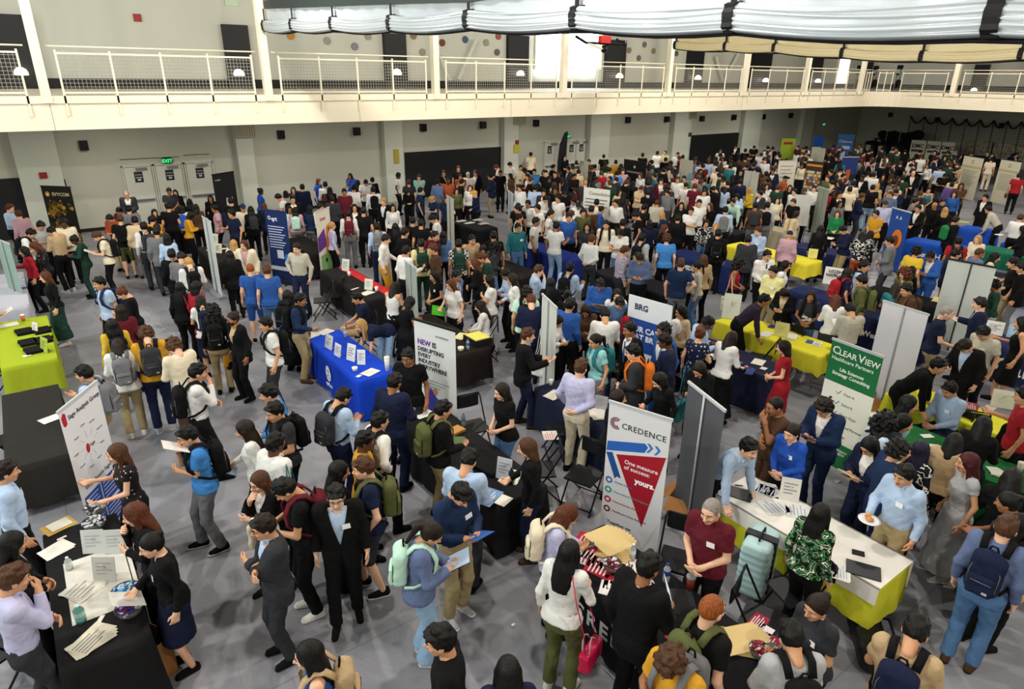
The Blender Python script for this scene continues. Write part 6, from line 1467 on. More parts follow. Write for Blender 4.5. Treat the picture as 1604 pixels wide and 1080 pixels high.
# x y(head top) clock(12 away, 3 right, 6 toward camera, 9 left) sex hair top bottom pose skin extras
PEOPLE = '''
56 876 3 m sn sh.lv tr.ch ch 2 hd
47 826 3 f lk bl.k tr.k cl 2
10 723 3 m sb sh.lb tr.k st 2 bd
205 791 9 f la bl.k tr.k ch 1 bd
231 840 9 f uk bl.k sk.nv pp 1 bd pa f
410 810 9 m sb ja.ch tr.ch xr 2 in.lb gl
435 764 9 m sk ts.k tr.k ph 2 bp.mr pa n
402 738 8 f ln ja.k tr.k ch 1 in.w tote.cr gl
524 760 6 m sk ja.k tr.k sb 1 in.lb bd pd gl
568 716 9 m sn ts.nv so.ch pk 1 bp.ol n
533 731 3 f lk bl.k tr.k pp 2
686 823 3 f pb hd.sl wd.ldn ph 2 bp.mt pa.lb phn n
728 765 5 m sk sh.do tr.kh ph 2 bd pa.b n
689 984 9 m sk ts.k tr.k st 2
481 1009 9 f lk tk.b tr.k st 1 bp.tn
796 1033 12 f lk bl.nv tr.k st 2
894 848 1 f lk bl.w tr.ol pp 2 hb.pk n
899 795 3 f la bl.lv tr.k ph 2 bp.cr
1019 869 1 m sk ja.k tr.k pp 3 in.w
1078 805 7 m bg po.mr tr.k cl 1 bd
1044 1026 7 m cn ts.mu tr.k ph 3 bp.g gl
1140 929 1 m br ts.k tr.k st 1 bp.ol gl
1272 930 7 f ub po.ch tr.k cl 2 bd
1237 974 11 m sk sh.lg tr.k ph 2 bp.k
1289 791 1 f lk bl.FL tr.k st 2
1177 690 4 m sk sh.lb tr.k ln 1
1403 731 7 m sk sh.lb tr.kh pp 2 bd plate
1517 720 8 f lm dr.lg ls.lg st 2 n
1580 776 9 f uk tk.ch tr.k pp 3
1583 807 12 m sn sh.sl tr.dn st 1 bp.nv brown
1601 812 1 f lk bl.k tr.k st 2
1442 967 12 m sk ts.tn so.tn ph 2 bp.nv
129 574 10 m sk sh.lb tr.kh on 2 bp.g
183 532 12 f lb hd.w tr.kh ph 2 bp.g n
227 513 12 m cn po.mu tr.nv ph 1 bp.ch n
267 532 11 m cn sh.cr tr.br ph 1 brown
309 571 3 m sk sh.w tr.k ch 2 bp.k
289 670 9 m sk po.sb tr.g ch 2 bp.k pa n gl
180 697 9 f ln dr.BF sk.BF tg 1
363 490 8 f ub ja.k tr.k st 3 in.tn mask hb.k fold.mu f
415 498 9 m sk po.w tr.ch st 2 bp.k
418 604 9 m sk sh.sb tr.tn cl 2 bd
428 635 8 m sk po.ch tr.k cl 2 bp.k
379 659 9 f lb bl.w tr.k pp 2 pa.lb
431 689 2 m sk sh.w tr.k st 4 tote.tl
542 609 2 m sk sh.lb tr.nv ph 2 bp.ch
594 647 2 m sk sh.w tr.k hp 2 bp.k
572 677 3 m sk ts.mu tr.k st 4
618 586 1 m sk ja.nv tr.nv pp 3
642 551 7 m sk ts.k tr.ch on 3 gl
768 607 8 f lb ts.k tr.dn cl 1
695 629 2 m sk sw.k tr.kh pp 2 bp.ol
737 704 1 m sk sh.lb tr.ch ph 2
824 688 9 f mn bl.k wd.nv pp 1 bd brown
830 517 3 m sn ja.k tr.nv tg 1 in.lb brown
832 462 12 m sa ja.nv tr.nv ph 1
911 564 1 m sn sh.lv tr.cr bh 1
916 529 8 f pk ts.aq sk.g pp 2 bp.tl gl
948 483 12 m sk sh.w tr.nv ph 2
987 506 8 m sk ja.k tr.k st 3 in.w tie.b
980 544 9 m sk ja.ch tr.ch cl 1 in.w bp.or_ gl
1041 523 9 m sk ja.nv tr.nv pp 4 in.w pa
1040 509 8 m ck ja.b tr.b st 3 in.w
1029 587 8 f lk bl.k tr.k pd 1
969 612 3 f mb bl.k tr.k st 2
1048 479 12 m ck ts.w tr.k ph 2
1067 480 8 f mk bl.bg tr.k pp 2 gl
1099 514 1 f ua dr.PD sk.PD pp 1
1114 498 2 m sk sh.lb tr.k ph 4
1151 521 1 f lb bl.w ls.k ph 2
1093 571 7 f mb bl.k tr.k ph 2 tote.tl
999 477 3 f lk bl.r tr.k ph 4
973 474 5 m sk sh.dn tr.k ph 2
967 454 6 f lk bl.w tr.k cl 1
940 440 6 m sk sh.b tr.k ph 3 pa
1228 534 9 f mb dr.r sk.r cl 1
1211 641 8 m bk ts.br tr.br ch 3
1218 670 7 f pb bl.vb tr.k cl 1 bd
1288 630 7 m cb ja.do tr.do ph 2 in.w fold.pu
1357 696 7 f lk ja.nv tr.nv ph 2 in.w gl fold.bg
1389 651 2 f Ck bl.LF tr.k st 3
1420 653 3 f mk bl.ch tr.k pp 2 fold.tl
1427 621 3 f lk bl.aq tr.k st 2
1488 601 7 m sk sh.lb tr.nv si 2 bd
1489 556 3 m sk sh.k tr.k ln 2
1507 537 7 m sb ja.k tr.k pd+ 1 in.lb
1539 514 7 m sk po.gb tr.k sb+ 2 bd
1444 700 1 f lp bl.PR tr.k st 2
1408 713 2 m ck ja.do tr.do st 2 in.w
1500 680 12 f lk bl.tn tr.k ph 2
1545 654 12 f lk bl.k tr.k ph 2
1591 671 7 f mk ja.k tr.k si 2 in.w
1602 608 9 m sk ts.r tr.k on 2
1587 741 12 f lk bl.k tr.k ph 2
1487 481 3 m bg po.nv tr.kh pp 1 pa bd
1537 467 9 m sb ja.nv tr.k on 1 in.w fold.w
1558 439 9 f ck bl.dg tr.lg pp 3
1587 406 9 m sk ts.k tr.kh pp 2 pa
1602 411 9 m sk ja.k tr.g pp 2 in.w
1562 396 3 f lk bl.cr tr.k pp 2
1533 369 7 f ly bl.cr tr.k cl 1
1537 389 2 m bn ts.sl tr.k st 3
1503 372 12 m sk ts.r so.gn st 3 bp.k
1500 391 2 m sk ja.nv tr.k st 2
1457 396 7 m sk ja.b tr.b ph 3 in.w
1442 415 1 f lk bl.k tr.k ph 2
1438 387 1 m ck ts.y tr.k st 2
1418 422 7 f Ca bl.ol tr.k on 1
1405 446 12 f lb ts.tl tr.k ph 2
1421 445 8 m sk ts.br tr.k sb 2 bp.br
1367 415 3 m sk sh.lb tr.k st 2 bp.nv
1350 432 9 m sk sh.ol tr.kh sb 2 bp.ol
1394 371 9 m sk ja.g tr.ch cl 2 in.lb
1366 365 1 f lk bl.PR tr.nv ph 2
1352 363 12 f lk bl.PR tr.rg ph 2
1603 497 9 f lk tk.k sk.k on 2
1159 407 3 f Ck tk.r tr.k cl 3 tote.cr
1200 462 3 m sk sh.dp tr.k ln 3
1203 393 5 m sk sh.w tr.k cl 2 tie.k
1212 418 7 m sk sh.py tr.kh cl 2 bd
1232 409 3 f mk bl.w tr.w st 2
1222 458 7 f mk ja.k tr.tn ph+ 1 in.bg
1268 457 6 f lb ts.ch tr.dn cl 3 bp.k pd
1310 463 12 f la bl.w sk.ch ph 1 pa
1331 476 11 m sk sh.gb tr.k ph 2 pa
1330 419 2 f lb ts.nv tr.k st 2 bp.r
1188 356 7 m sn sh.lb tr.g cl 1 bd
1173 369 12 m sk ja.ch tr.k st 2
1126 360 12 m sk hd.k tr.k st 2 bp.k
1238 362 12 f hdo hd.pk tr.k st 2
1318 355 8 m sk sw.nv tr.kh ph 2
1287 353 12 f lk bl.k ls.k st 2
980 386 2 m sn sh.CK tr.ch pp 1
1031 394 8 f mk bl.MP tr.k cl 2 tote.cr
1067 406 12 m sn po.do tr.g hp 1
1091 408 9 f pk bl.gb tr.dn pp 2
1073 397 11 f mn bl.tn tr.k st 1
1003 398 6 m sb sh.sl tr.k ph 2
806 351 5 m sk sh.tl tr.dn st 2 bd gl
840 341 3 m sk ts.w tr.nv on 3
885 346 1 m sk ts.w tr.ldn on 3
938 367 1 m sa sh.w tr.ch bh 1
971 362 6 m ck ts.w tr.dn ph 2
777 380 3 f Ck bl.ch tr.dn cl 2
718 376 12 m sk ts.PL tr.k st 2 bp.dg
743 406 9 f la ja.k tr.k cl 1 in.k
716 427 4 m sk ja.sl tr.nv pp 3 in.lb tie.do pa
766 432 9 f mk ts.w tr.g xr 2
788 427 8 m sk sh.lb tr.k ph 3
801 428 9 f lb bl.w tr.k pp 2 pa.nv
845 416 3 m sn sh.lb tr.k ch 1
825 451 12 m ck ts.mt tr.k st 2 bp.k
863 436 12 f lk bl.k tr.k st 2
893 413 1 m sk sh.lb tr.k on 2 bp.k
889 455 12 f uk bl.k tr.k st 2
878 496 4 f mk bl.w tr.k ph 2 tote.w
917 481 6 f mb bl.br tr.k ph 3
893 470 1 m sk sh.b tr.k st 2
749 472 9 f lb bl.w tr.bg si 1
697 439 8 f la ts.w tr.k pp 1
679 425 8 f lk dr.k sk.k cl 2 bd
678 383 9 m sn sh.br tr.dg on 2
659 375 12 m sk ts.py tr.dg st 2 bp.dg
636 386 2 m sk sh.w tr.k on 2 gl
605 368 3 m sb sh.w tr.mu pp 1
628 442 1 f lb tk.w tr.k ph 2
646 466 2 f mk dr.k sk.k ph 3
556 459 9 m sk po.nv tr.tn si 2
562 502 8 f ly ts.nv tr.ldn bn 1
480 459 4 m sk sh.do tr.kh pp 3 bp.k brown
464 382 7 m sb sh.gb tr.nv hp 1
381 377 7 m mn ja.cr tr.tn st 1 in.pk
391 414 12 m br ts.b so.b st 1 n
417 416 12 m sa ts.b tr.dn st 1 n
359 393 12 f lk ja.k tr.k st 3
294 405 12 m sy sh.w tr.g ph 1 bp.k
307 440 2 f mk bl.r tr.k st 2
281 445 1 f lk bl.k tr.k st 2 hb.pk
312 464 12 f mk ts.w sk.nv ph 2 bp.nv
332 480 12 f Ck bl.k tr.kh st 2 bp.k
283 395 12 m sb ja.g tr.g ph 2
268 394 12 m sk ja.k tr.k st 3
260 366 12 f mk bl.lb tr.k st 2
244 358 12 m sk ja.g tr.ch st 2
450 455 1 f lk bl.k ls.k st 2 bp.k
365 376 12 f my bl.cr tr.k st 1
9 441 3 f pb ts.do tr.k pp 2 pa
34 387 9 f lk bl.r tr.k on 2
69 426 9 f la bl.k ls.dg st 1 n
48 381 9 f la bl.BF tr.k ph 1
51 360 4 m sk ts.w tr.k ph 2 bp.k
77 357 11 m sk sh.tn tr.k ph 2 n
111 371 9 f uk sh.dg tr.dg ph 4 f
147 365 9 m sn ts.cr tr.k ph 1 bp.k pa
154 435 8 m sk ts.lb tr.k st 2 bp.do
184 453 9 f ua bl.k tr.k ph 1
187 478 12 f mb bl.mr tr.k st 2
173 500 12 f lk bl.y tr.k st 2 bp.k
187 338 12 m sn ts.k so.ol st 1 bp.k n
224 349 12 m sk sh.w tr.ch st 2 bp.ch
27 330 11 m sn sh.pk tr.ol st 1
15 320 4 m sa sh.lb tr.k cl 1 tie.nv
98 344 6 m ck sw.cr tr.k cl 4
65 348 5 m sk ts.lg tr.k ph 2
169 338 7 m sk sh.rg tr.bg ph 2
185 327 7 m sk ts.mr tr.k ph 2
197 299 6 m bg ja.ch tr.k cl 1 in.w
200 322 12 m sk ja.g tr.g st 2
210 339 12 m sk sw.bg tr.g st 2
264 295 6 m sk ts.ch tr.k cl 3
274 298 6 f mk bl.k tr.k st 2
262 318 12 m sk ts.k tr.k st 2
283 322 12 f mk bl.cr ls.k st 2 bp.vb
296 312 12 f lk bl.k tr.k st 3
306 320 12 f lk bl.br tr.k st 3
302 333 3 f mk bl.mu tr.k ph 4 fold.r
241 328 6 f mk bl.k tr.k cl 2
238 338 1 m sk sh.mu tr.k st 2 bp.k
246 357 12 m sk sw.br tr.k st 2
329 306 6 f lk bl.k tr.k st 3
335 321 9 m sk ts.pk tr.k st 3 bp.nv
361 310 12 m sk ja.k tr.k st 2
361 329 8 m ck ts.nv tr.k on 2
380 321 6 m hdo ts.cr tr.k st 2
392 323 12 f lk bl.k tr.k st 2 bp.ch
408 295 3 f uk ts.vb tr.k st 4
413 318 12 f mn ja.nv tr.k st 1
433 305 9 m sk ts.w tr.k ph 2
447 299 12 f mk hd.lg tr.k st 2
459 293 6 f ln bl.br tr.k st 1
458 307 6 m sk ja.k tr.k st 2 in.w
473 289 12 m sk ja.nv tr.k st 2
499 280 4 f ln ts.vb tr.k st 1
509 285 12 m sk sh.w tr.k st 2
516 293 12 f lk bl.k tr.k st 2
507 304 12 f mm bl.k tr.k st 2
520 307 12 m sk sw.ch tr.k st 3
502 319 4 m sk sh.cr tr.k pp 2
453 323 6 f lk bl.mt tr.bg st 3
467 327 12 f lk bl.pk tr.g st 2 bp.mt
485 322 1 f mk bl.do tr.g st 2
548 272 7 f lk ts.vb tr.k ch 3
560 282 12 f lk bl.k tr.k st 2
573 283 6 m sk ts.w tr.k ph 2
583 278 12 f uk bl.k tr.k st 2
584 293 12 m sk sh.w tr.k st 2 bp.k
539 296 6 m sk ts.mr tr.k st 3 gl
554 290 1 m sk sh.w tr.k st 2 bp.k
600 310 7 m sy ja.k tr.k st 1
555 320 6 f mk ja.k tr.k st 2 in.w
545 330 12 m sk sh.w tr.g st 2 bp.mr
569 325 12 m sk ts.k tr.k st 2
590 350 12 m sk sh.lb tr.nv st 2 bp.g
517 347 2 f py bl.lv tr.k st 1
615 320 6 f lk bl.w tr.k st 2
624 271 3 m sk po.w tr.k st 4
640 282 12 m sn ts.ch tr.k st 1
656 274 6 m sn ts.aq tr.k ch 1
640 298 6 f lb bl.k tr.k ph 1
659 294 3 m sk po.do tr.k st 1
673 309 8 f py po.do tr.k ph 1
686 281 1 m sk sh.sl tr.g st 3
695 267 6 m sk ts.k tr.k ch 2
702 279 6 m bk hd.rg tr.k st 4
700 307 6 m sa po.do tr.k on 1
718 260 6 m sn ts.k tr.k st 1
721 273 6 m sn ts.rg tr.k ch 2
724 281 3 m sk ja.k tr.k st 2
733 270 6 m hlg ts.w tr.k st 1
744 267 7 m sn ja.k tr.k pp 2 in.w
736 290 6 f ma bl.w tr.k st 1
743 299 8 f hmu bl.nv tr.k cl 1
715 295 6 f mk bl.ol tr.k st 2
767 272 9 m sk ja.nv tr.kh cl 2 in.w
775 259 9 m sa ts.w tr.k ph 2
784 267 6 m sk ts.k tr.k st 3
797 255 9 m sk sh.w tr.k ph 2 bp.k
816 259 6 m sk ts.cr tr.k st 2
799 272 8 f lb bl.br tr.k st 2
814 290 7 m sk sh.w tr.k st 2
812 321 12 m sk ts.k tr.k st 2
674 338 9 m sk ts.w tr.k ph 2
659 344 12 m sk ts.k tr.k st 2
634 358 2 m sk ja.k tr.k on 2
619 350 12 f lk bl.k tr.k st 2
681 362 4 m sk ts.mr tr.k st 2 bp.mr
694 365 12 f lk bl.dn tr.k st 2
773 363 12 m sk ts.k tr.k st 2 bp.ch
740 372 5 m sk bl.tn tr.k pp 2
751 398 9 m sa ts.dg tr.k ph 2
646 341 12 m sk ts.k tr.k st 2
757 388 6 f mb bl.ol tr.k ph 2
819 237 12 m sk ts.cr tr.k st 2
885 244 6 f ma bl.k tr.k cl 1
903 252 12 m sk ts.dg tr.k st 2
837 265 6 m sk sh.sb tr.k st 2
855 267 6 m sk ts.k tr.k st 1
869 269 6 m sk ts.k tr.k st 2 bd
890 261 8 m sk ja.ch tr.k st 2 in.w
867 258 3 m sk ja.k tr.k st 2
946 242 12 m bk ts.k tr.k st 2
932 258 12 m sk ts.w tr.k st 2 bp.br
942 268 12 m sn ts.r tr.k st 2 bp.k
923 250 6 m sk ts.k tr.k st 2
965 251 12 m sk ts.mu tr.k st 2
967 268 12 m sk po.sb tr.dn st 2
976 265 6 m sn ts.pk tr.k st 1
917 283 12 m by ja.ch tr.k st 1
838 290 12 m sk sh.lb tr.k st 2 bp.k
852 297 6 m sk ja.ch tr.k st 2 in.w gl
870 293 6 m sk ts.k tr.k st 3
874 306 7 m sk ts.w tr.k st 2
898 312 8 m sk sh.lb tr.k pp 3 bp.k
860 330 3 m sk ts.w tr.k st 2
842 321 8 m sk ts.w tr.k st 2
827 314 7 m sk ts.w tr.k st 3
817 335 3 m sk ts.w tr.k st 2
811 321 9 m sk ts.k tr.k st 2
882 336 6 m sk ts.b tr.k st 2
897 331 2 m sn sh.w tr.k pp+ 2
914 328 6 m ck ts.ol tr.k st 2
927 323 1 m sk bl.br tr.k st 2
935 313 12 m sk sh.cr tr.k st 2
943 323 3 f uk bl.b tr.k st 2
965 313 7 m sk sh.w tr.k st 2
920 349 6 f lb bl.ch tr.k cl 2
950 346 6 m sk ts.cr tr.k st 2 bp.k
976 344 12 m sk ja.k tr.k st 2
993 333 9 m sk ts.k tr.k pd 2
1000 368 1 m sk sh.lg tr.k st 2 bp.k
985 277 12 f mk bl.dg tr.k st 2
992 284 12 f lk bl.k ls.k st 2
1003 272 7 f la bl.w tr.k cl 1
1015 283 12 m sk sw.nv tr.kh st 3
900 295 8 f lb bl.mr tr.k ph 2
886 300 6 m sk ts.k tr.k ph 3
909 305 12 f lk bl.g tr.k ph 2
857 308 4 m sk sh.w tr.nv ph 2 tie.k
906 318 6 m sk sh.w tr.k ph 3
1007 240 12 m sk ts.k tr.k st 2
1030 237 12 m sk ts.w tr.k st 2 bp.k
1042 236 7 m bn ts.py tr.k st 1
1043 247 12 m sk ja.k tr.k st 2
1062 239 6 m sk ts.w tr.k st 2
1070 243 12 m sk ts.k tr.k st 2
1025 272 9 m sb ts.tl tr.g on 2
1046 290 12 m sk ja.ch tr.k st 2
1062 277 6 m sn ts.w tr.k st 2
1075 286 12 m bk ts.w tr.cr st 2
1072 276 6 m sk ts.gn tr.k st 2
1093 275 12 m sn sh.pk tr.k st 1
1104 278 12 m sk ts.tl tr.k st 2
1089 288 12 m sa ts.mr tr.k st 1 bp.mr
1102 257 12 m sk ts.mr tr.k st 2
1129 234 6 m sk ts.w tr.k on 2
1152 227 7 m sk ja.k tr.k ph 2
1124 263 12 m sk ts.cr tr.k st 2 bp.gb
1139 259 9 f hw bl.cr tr.k st 2
1145 258 1 m sk hd.tl tr.k st 2
1161 266 6 m sk ts.k tr.k cl 2
1174 294 8 f my bl.y tr.k cl 2
1199 249 6 m sn sh.w tr.k st 1
1183 252 7 m sk ts.b tr.k st 3
1168 233 12 m sk ts.k tr.k st 2
1182 229 6 m sk ts.k tr.k ph 2
1203 229 12 m sk ts.k tr.k st 2
1211 230 12 m sk ts.k tr.k st 2
1200 271 8 f mk bl.w tr.k st 2
1202 288 6 f lk bl.w tr.k st 2
1083 325 6 m sb po.w tr.k xr 2
1096 313 6 m sk ts.w tr.k st 2 bp.br
1115 318 7 f ln bl.k tr.k on 1 bd
1068 317 6 f mb bl.k tr.k st 2
1036 332 9 f ly ja.do tr.dn cl 1
1064 337 12 m sk hd.k tr.k st 2
1018 345 12 f mk bl.nv tr.k st 2
1030 313 12 m bn sh.gb tr.k st 2
1099 347 6 f mk bl.PR tr.dn pp 2 pa
1122 350 6 f my bl.PR tr.k pp 1
1137 324 12 m sk sh.lb tr.k wk 2 bp.g
1148 312 7 m sk sh.mt tr.k ln 2
1183 317 12 m sk ts.br tr.g st 3 bp.ch
1203 317 12 m sk sh.lg tr.g st 2 bp.k
1045 367 12 m cn ts.sb tr.k st 1
1010 320 1 m sk ts.k tr.k st 2
1042 352 3 f la bl.k tr.k cl 2
1204 231 6 m sk sh.w tr.k st 2
1222 242 12 m sk ts.k tr.k st 2
1250 228 7 m sn ts.mr tr.k st 1
1263 229 12 m sk ts.w tr.k st 2
1257 257 6 f mk bl.cr tr.k st 3
1231 276 2 m hk ts.rg tr.k st 3
1238 290 6 f lb bl.k tr.k st 2
1220 290 1 m sn ts.dg tr.k st 1
1245 296 7 m sb sh.w tr.k st 1
1276 291 6 m sb sh.w tr.k on 1
1297 275 7 m sn ts.ol tr.k st 1
1308 299 6 f mk bl.r tr.k cl 4 tote.br
1313 330 6 f ma bl.gn tr.k cl 1 bd
1332 293 12 m sk ts.cr tr.k st 2 bp.g
1311 245 12 f lb bl.w tr.k st 2
1319 231 12 f lb bl.lv tr.k st 2
1306 227 12 m sk ts.mr tr.k st 3
1299 247 12 m sk ja.k tr.k st 2
1318 262 12 m sk ts.cr tr.k st 3
1335 272 12 f lk bl.sl tr.k st 2
1318 251 12 m sk ts.tl tr.k st 2
1347 226 6 f uk bl.lg tr.k st 3
1345 233 6 m sn ts.ch tr.k st 1
1361 269 12 m sk ts.w tr.k st 2 bp.k
1369 271 12 m sk sh.w tr.k st 2
1368 290 12 m sk ts.k tr.ldn st 2 bp.k
1375 288 12 f my bl.tn tr.k st 1
1366 247 12 m bn sh.pk tr.k st 1
1385 249 9 f ma bl.w tr.k on 1
1363 234 12 m sk ts.k tr.k st 2
1383 231 12 m sk ts.ch tr.k st 2
1402 231 6 m sn ts.w tr.k st 1
1394 272 6 f lb bl.k tr.k st 2
1401 282 12 m sk ts.g tr.k st 2 bp.gn
1396 300 7 m sn sh.sl tr.k st 2
1388 315 6 m hch sh.lv tr.k st 2 tie.k bp.k
1373 330 7 m sb ts.mu tr.k cl 2
1237 313 7 m sn po.k tr.kh cl 1 bd
1249 331 3 f mb hd.bg tr.kh st 2 bp.bg
1415 276 12 m sk ts.dg tr.g st 2
1431 268 6 m dk ja.k tr.k cl 1
1416 275 3 f mb hd.g tr.dn st 1
1456 294 6 f pk tk.tl tr.k cl 2
1443 299 12 m bn ts.ch tr.k st 3
1439 321 7 m sk ja.k tr.k cl 2 in.w tie.k
1465 317 7 m dk ts.k tr.k st 3
1482 325 12 f ly bl.k ls.k st 1
1501 339 2 m sb ja.k tr.k st 2 in.w bp.gn
1507 287 6 m mk bl.br tr.k xr 3
1496 300 6 f lb bl.b tr.k st 2
1541 322 9 m sk sh.gb tr.k ln 2
1545 305 7 m sk ja.k tr.k st 2
1600 336 12 m sn sh.w tr.k on 1
1603 354 9 f lk bl.k tr.k cl 2
1490 256 12 m sn hd.dg tr.lg st 2 bp.do
1500 257 6 m sn ts.tn tr.k st 1
1444 243 12 m sn ts.w tr.k st 2 bp.mu
1442 235 12 m sk ts.k tr.k st 2
1465 236 6 m sk ts.k tr.k st 2
1474 260 12 m sk ts.lb tr.k st 2
1486 236 12 m sn hd.dg tr.k st 2
1497 236 9 m bg ts.b tr.k st 1
1548 238 6 m bn ts.k tr.k st 1
1554 247 12 m sk ts.cr tr.cr st 2 bp.k
1419 234 12 m sk ja.k tr.k st 2
1405 232 6 m sk ts.cr tr.k st 2
1492 286 12 m sk hd.pu tr.k st 2
1597 272 12 m sk ts.r tr.k st 2
'''
LM = [(555,560,'bright blue table'),(715,560,'purple-lettered banner'),(770,730,'long black table'),(990,740,'red triangle banner'),(1060,960,'red leaflet table'),(1290,850,'white-covered table'),(1335,620,'green banner'),(1420,570,'blank white banner'),(1420,680,'green table'),(1510,640,'magazine table'),(1100,690,'grey banner back'),(900,640,'navy sheet-strewn table'),(1160,590,'lettered navy table'),(1230,520,'long yellow table'),(1250,400,'far yellow table'),(1560,560,'big-C navy table'),(1515,470,'grey double banner'),(130,720,'tilted white banner'),(60,660,'bare black table'),(50,545,'lime table'),(30,440,'white-clothed table'),(150,930,'candy-bowl table'),(430,380,'dark blue banner'),(325,370,'leaning white panel'),(510,360,'orange-purple banner'),(570,430,'red-runner table'),(643,440,'narrow grey banner'),(860,550,'white banner back'),(740,540,'yellow leaflet box'),(800,420,'empty black table'),(880,400,'royal blue table'),(1020,500,'career board'),(1000,440,'table behind career board'),(1120,420,'capital-lettered table'),(935,320,'white lettered board'),(740,360,'far black table'),(705,340,'thin white banner'),(798,330,'thin pale-blue banner'),(1000,260,'black sign board'),(1075,265,'pale board'),(1180,300,'plain white banner'),(1190,350,'green-lettered table'),(1232,290,'white text banner'),(1275,280,'photo collage banner'),(1290,330,'grey-green banner'),(1335,260,'orange-figure banner'),(1320,385,'flame-emblem table'),(1410,370,'orange-robed banner'),(1450,365,'serif-lettered blue table'),(1520,290,'nearer seal banner'),(1580,290,'smiling-figure banner'),(1510,350,'teal table'),(1575,350,'far blue table'),(1440,280,'long far table'),(85,330,'gold-patterned banner'),(260,290,'triple doors'),(350,300,'black heading banner'),(690,255,'wide black pad'),(890,240,'double doors'),(1125,225,'far black pad'),(1280,225,'bright blue sign'),(1235,230,'lime sign'),(1327,220,'corner blue sign'),(1460,230,'white display panels'),(1390,215,'black rack'),(1185,880,'mint suitcase'),(1350,990,'long black case'),(1090,830,'open cardboard box'),(318,770,'blue-polo backpacker'),(523,880,'black-suited facing person'),(690,930,'mint backpack'),(1585,900,'denim-shirted backpacker'),(905,930,'hot pink handbag'),(440,850,'maroon backpack'),(1445,1030,'tan-shirted backpacker')]
TOPN = dict(ts='T-shirt', po='polo shirt', sh='shirt', bl='top', ja='jacket', hd='hooded top', tk='tank top', dr='dress', sw='sweater')
BOTN = dict(tr='trousers', so='shorts', sk='skirt', ls='long skirt', wd='wide trousers')
def hairphrase(h):
    k, c = h[0], h[1:]
    if k == 'h': return CNAME.get(c, 'dark')+' cap'
    n = HNAME.get(c, 'dark')
    return dict(s='short %s hair', b='cropped %s hair', d='balding %s hair', l='long %s hair', m='shoulder-length %s hair', p='%s ponytail', u='%s hair bun', c='curly %s hair', C='long curly %s hair')[k] % n
def where(x, y):
    b = min(LM, key=lambda l: (l[0]-x)**2+1.6*(l[1]-y-25)**2); dx, dy = x-b[0], y+25-b[1]
    d = math.hypot(dx, dy)
    if d < 26: r = 'by'
    elif abs(dy) > abs(dx): r = 'in front of' if dy > 0 else 'behind'
    else: r = 'right of' if dx > 0 else 'left of'
    return r+' the '+b[2]
MANUAL = {(56, 876): 'person in pale lavender shirt leaning elbows at the candy-bowl table, hand near face', (47, 826): 'person with long dark wavy hair behind the candy-bowl table, in black', (10, 723): 'person in light blue shirt at the picture edge beside the candy-bowl table',
 (205, 791): 'person with long auburn-brown hair in black bending toward the clear signs', (231, 840): 'person in black top and dark skirt holding a sheet over the candy bowls', (410, 810): 'person in grey suit with arms crossed and glasses, short dark hair', (435, 764): 'person in black T-shirt wearing a maroon backpack and white-soled shoes',
 (402, 738): 'long brown-haired person in black jacket with cream tote, hand to mouth', (524, 760): 'person in black suit and light blue shirt facing the camera on open floor', (568, 716): 'person in navy T-shirt, dark shorts and olive backpack, hand in pocket', (531, 733): 'person with long black hair next to the olive backpack wearer',
 (533, 731): 'person with long black hair next to the olive backpack wearer in shorts', (686, 823): 'person in slate blue hooded top and pale jeans wearing the mint backpack', (728, 765): 'person in dark blue shirt and khaki trousers reading a blue sheet', (689, 984): 'person in black T-shirt with short black hair, cut by the bottom edge, alone',
 (481, 1009): 'person with long black hair and tan backpack at the bottom edge', (796, 1033): 'only the long black hair of a person shows at the bottom edge', (894, 848): 'long black-haired person in white top carrying the hot pink handbag', (899, 795): 'person in lavender top with cream backpack and long brown hair at the leaflets',
 (1019, 869): 'person in black suit seen from behind at the red leaflet table', (1078, 805): 'grey-haired person in maroon polo shirt with a white name badge', (1044, 1026): 'curly brown-haired person in mustard T-shirt with grey backpack at the bottom edge', (1140, 929): 'ginger-haired person in black T-shirt with olive backpack',
 (1272, 930): 'person in charcoal polo shirt facing the camera behind the manila folders', (1237, 974): 'person in light grey shirt with black backpack straps, seen from behind', (1289, 791): 'long black-haired person in green floral top beside the white-covered table', (1177, 690): 'person in light blue shirt leaning with one hand on the white-covered table',
 (1403, 731): 'person in light blue shirt and khaki trousers holding a paper plate', (1517, 720): 'person with dark red hair in long light grey dress', (1580, 776): 'person in charcoal sleeveless top with dark hair bun by the denim shirt', (1583, 807): 'person in denim-blue shirt and jeans wearing a navy backpack, legs apart', (1601, 812): 'person in black at the picture edge beyond the denim shirt',
 (1442, 967): 'person in tan T-shirt with navy backpack at the bottom edge', (289, 670): 'person in blue polo shirt with black backpack holding a white sheet', (180, 697): 'person in black floral dress gesturing before the tilted white banner', (129, 574): 'person in light blue shirt with grey backpack half behind the tilted white banner',
 (363, 490): 'masked person in black suit carrying a mustard folder', (1211, 641): 'person in dark brown T-shirt with cropped hair, hand to face', (1218, 670): 'person in bright blue blouse with name badge, hands clasped', (1288, 630): 'curly-haired person in blue suit looking at a phone, purple folder', (1357, 696): 'long black-haired person in navy suit and glasses holding a beige folder',
 (830, 517): 'tall person in dark suit jacket with tan shoes gesturing with both hands', (911, 564): 'person in lavender shirt and cream trousers, one hand behind back', (768, 607): 'long dark-haired person in black T-shirt behind the long black table', (824, 688): 'brown-haired person in black top and navy trousers at the long black table',
 (695, 629): 'person in black sweater with olive backpack at the long black table', (642, 551): 'person in black T-shirt and glasses in front of the purple-lettered banner', (618, 586): 'person in navy suit seen from behind before the purple-lettered banner', (562, 502): 'blonde person in navy T-shirt bent over the bright blue table', (556, 459): 'seated person in navy polo behind the bright blue table', (1228, 534): 'person in red dress with shoulder-length dark hair'}
TABLES = []
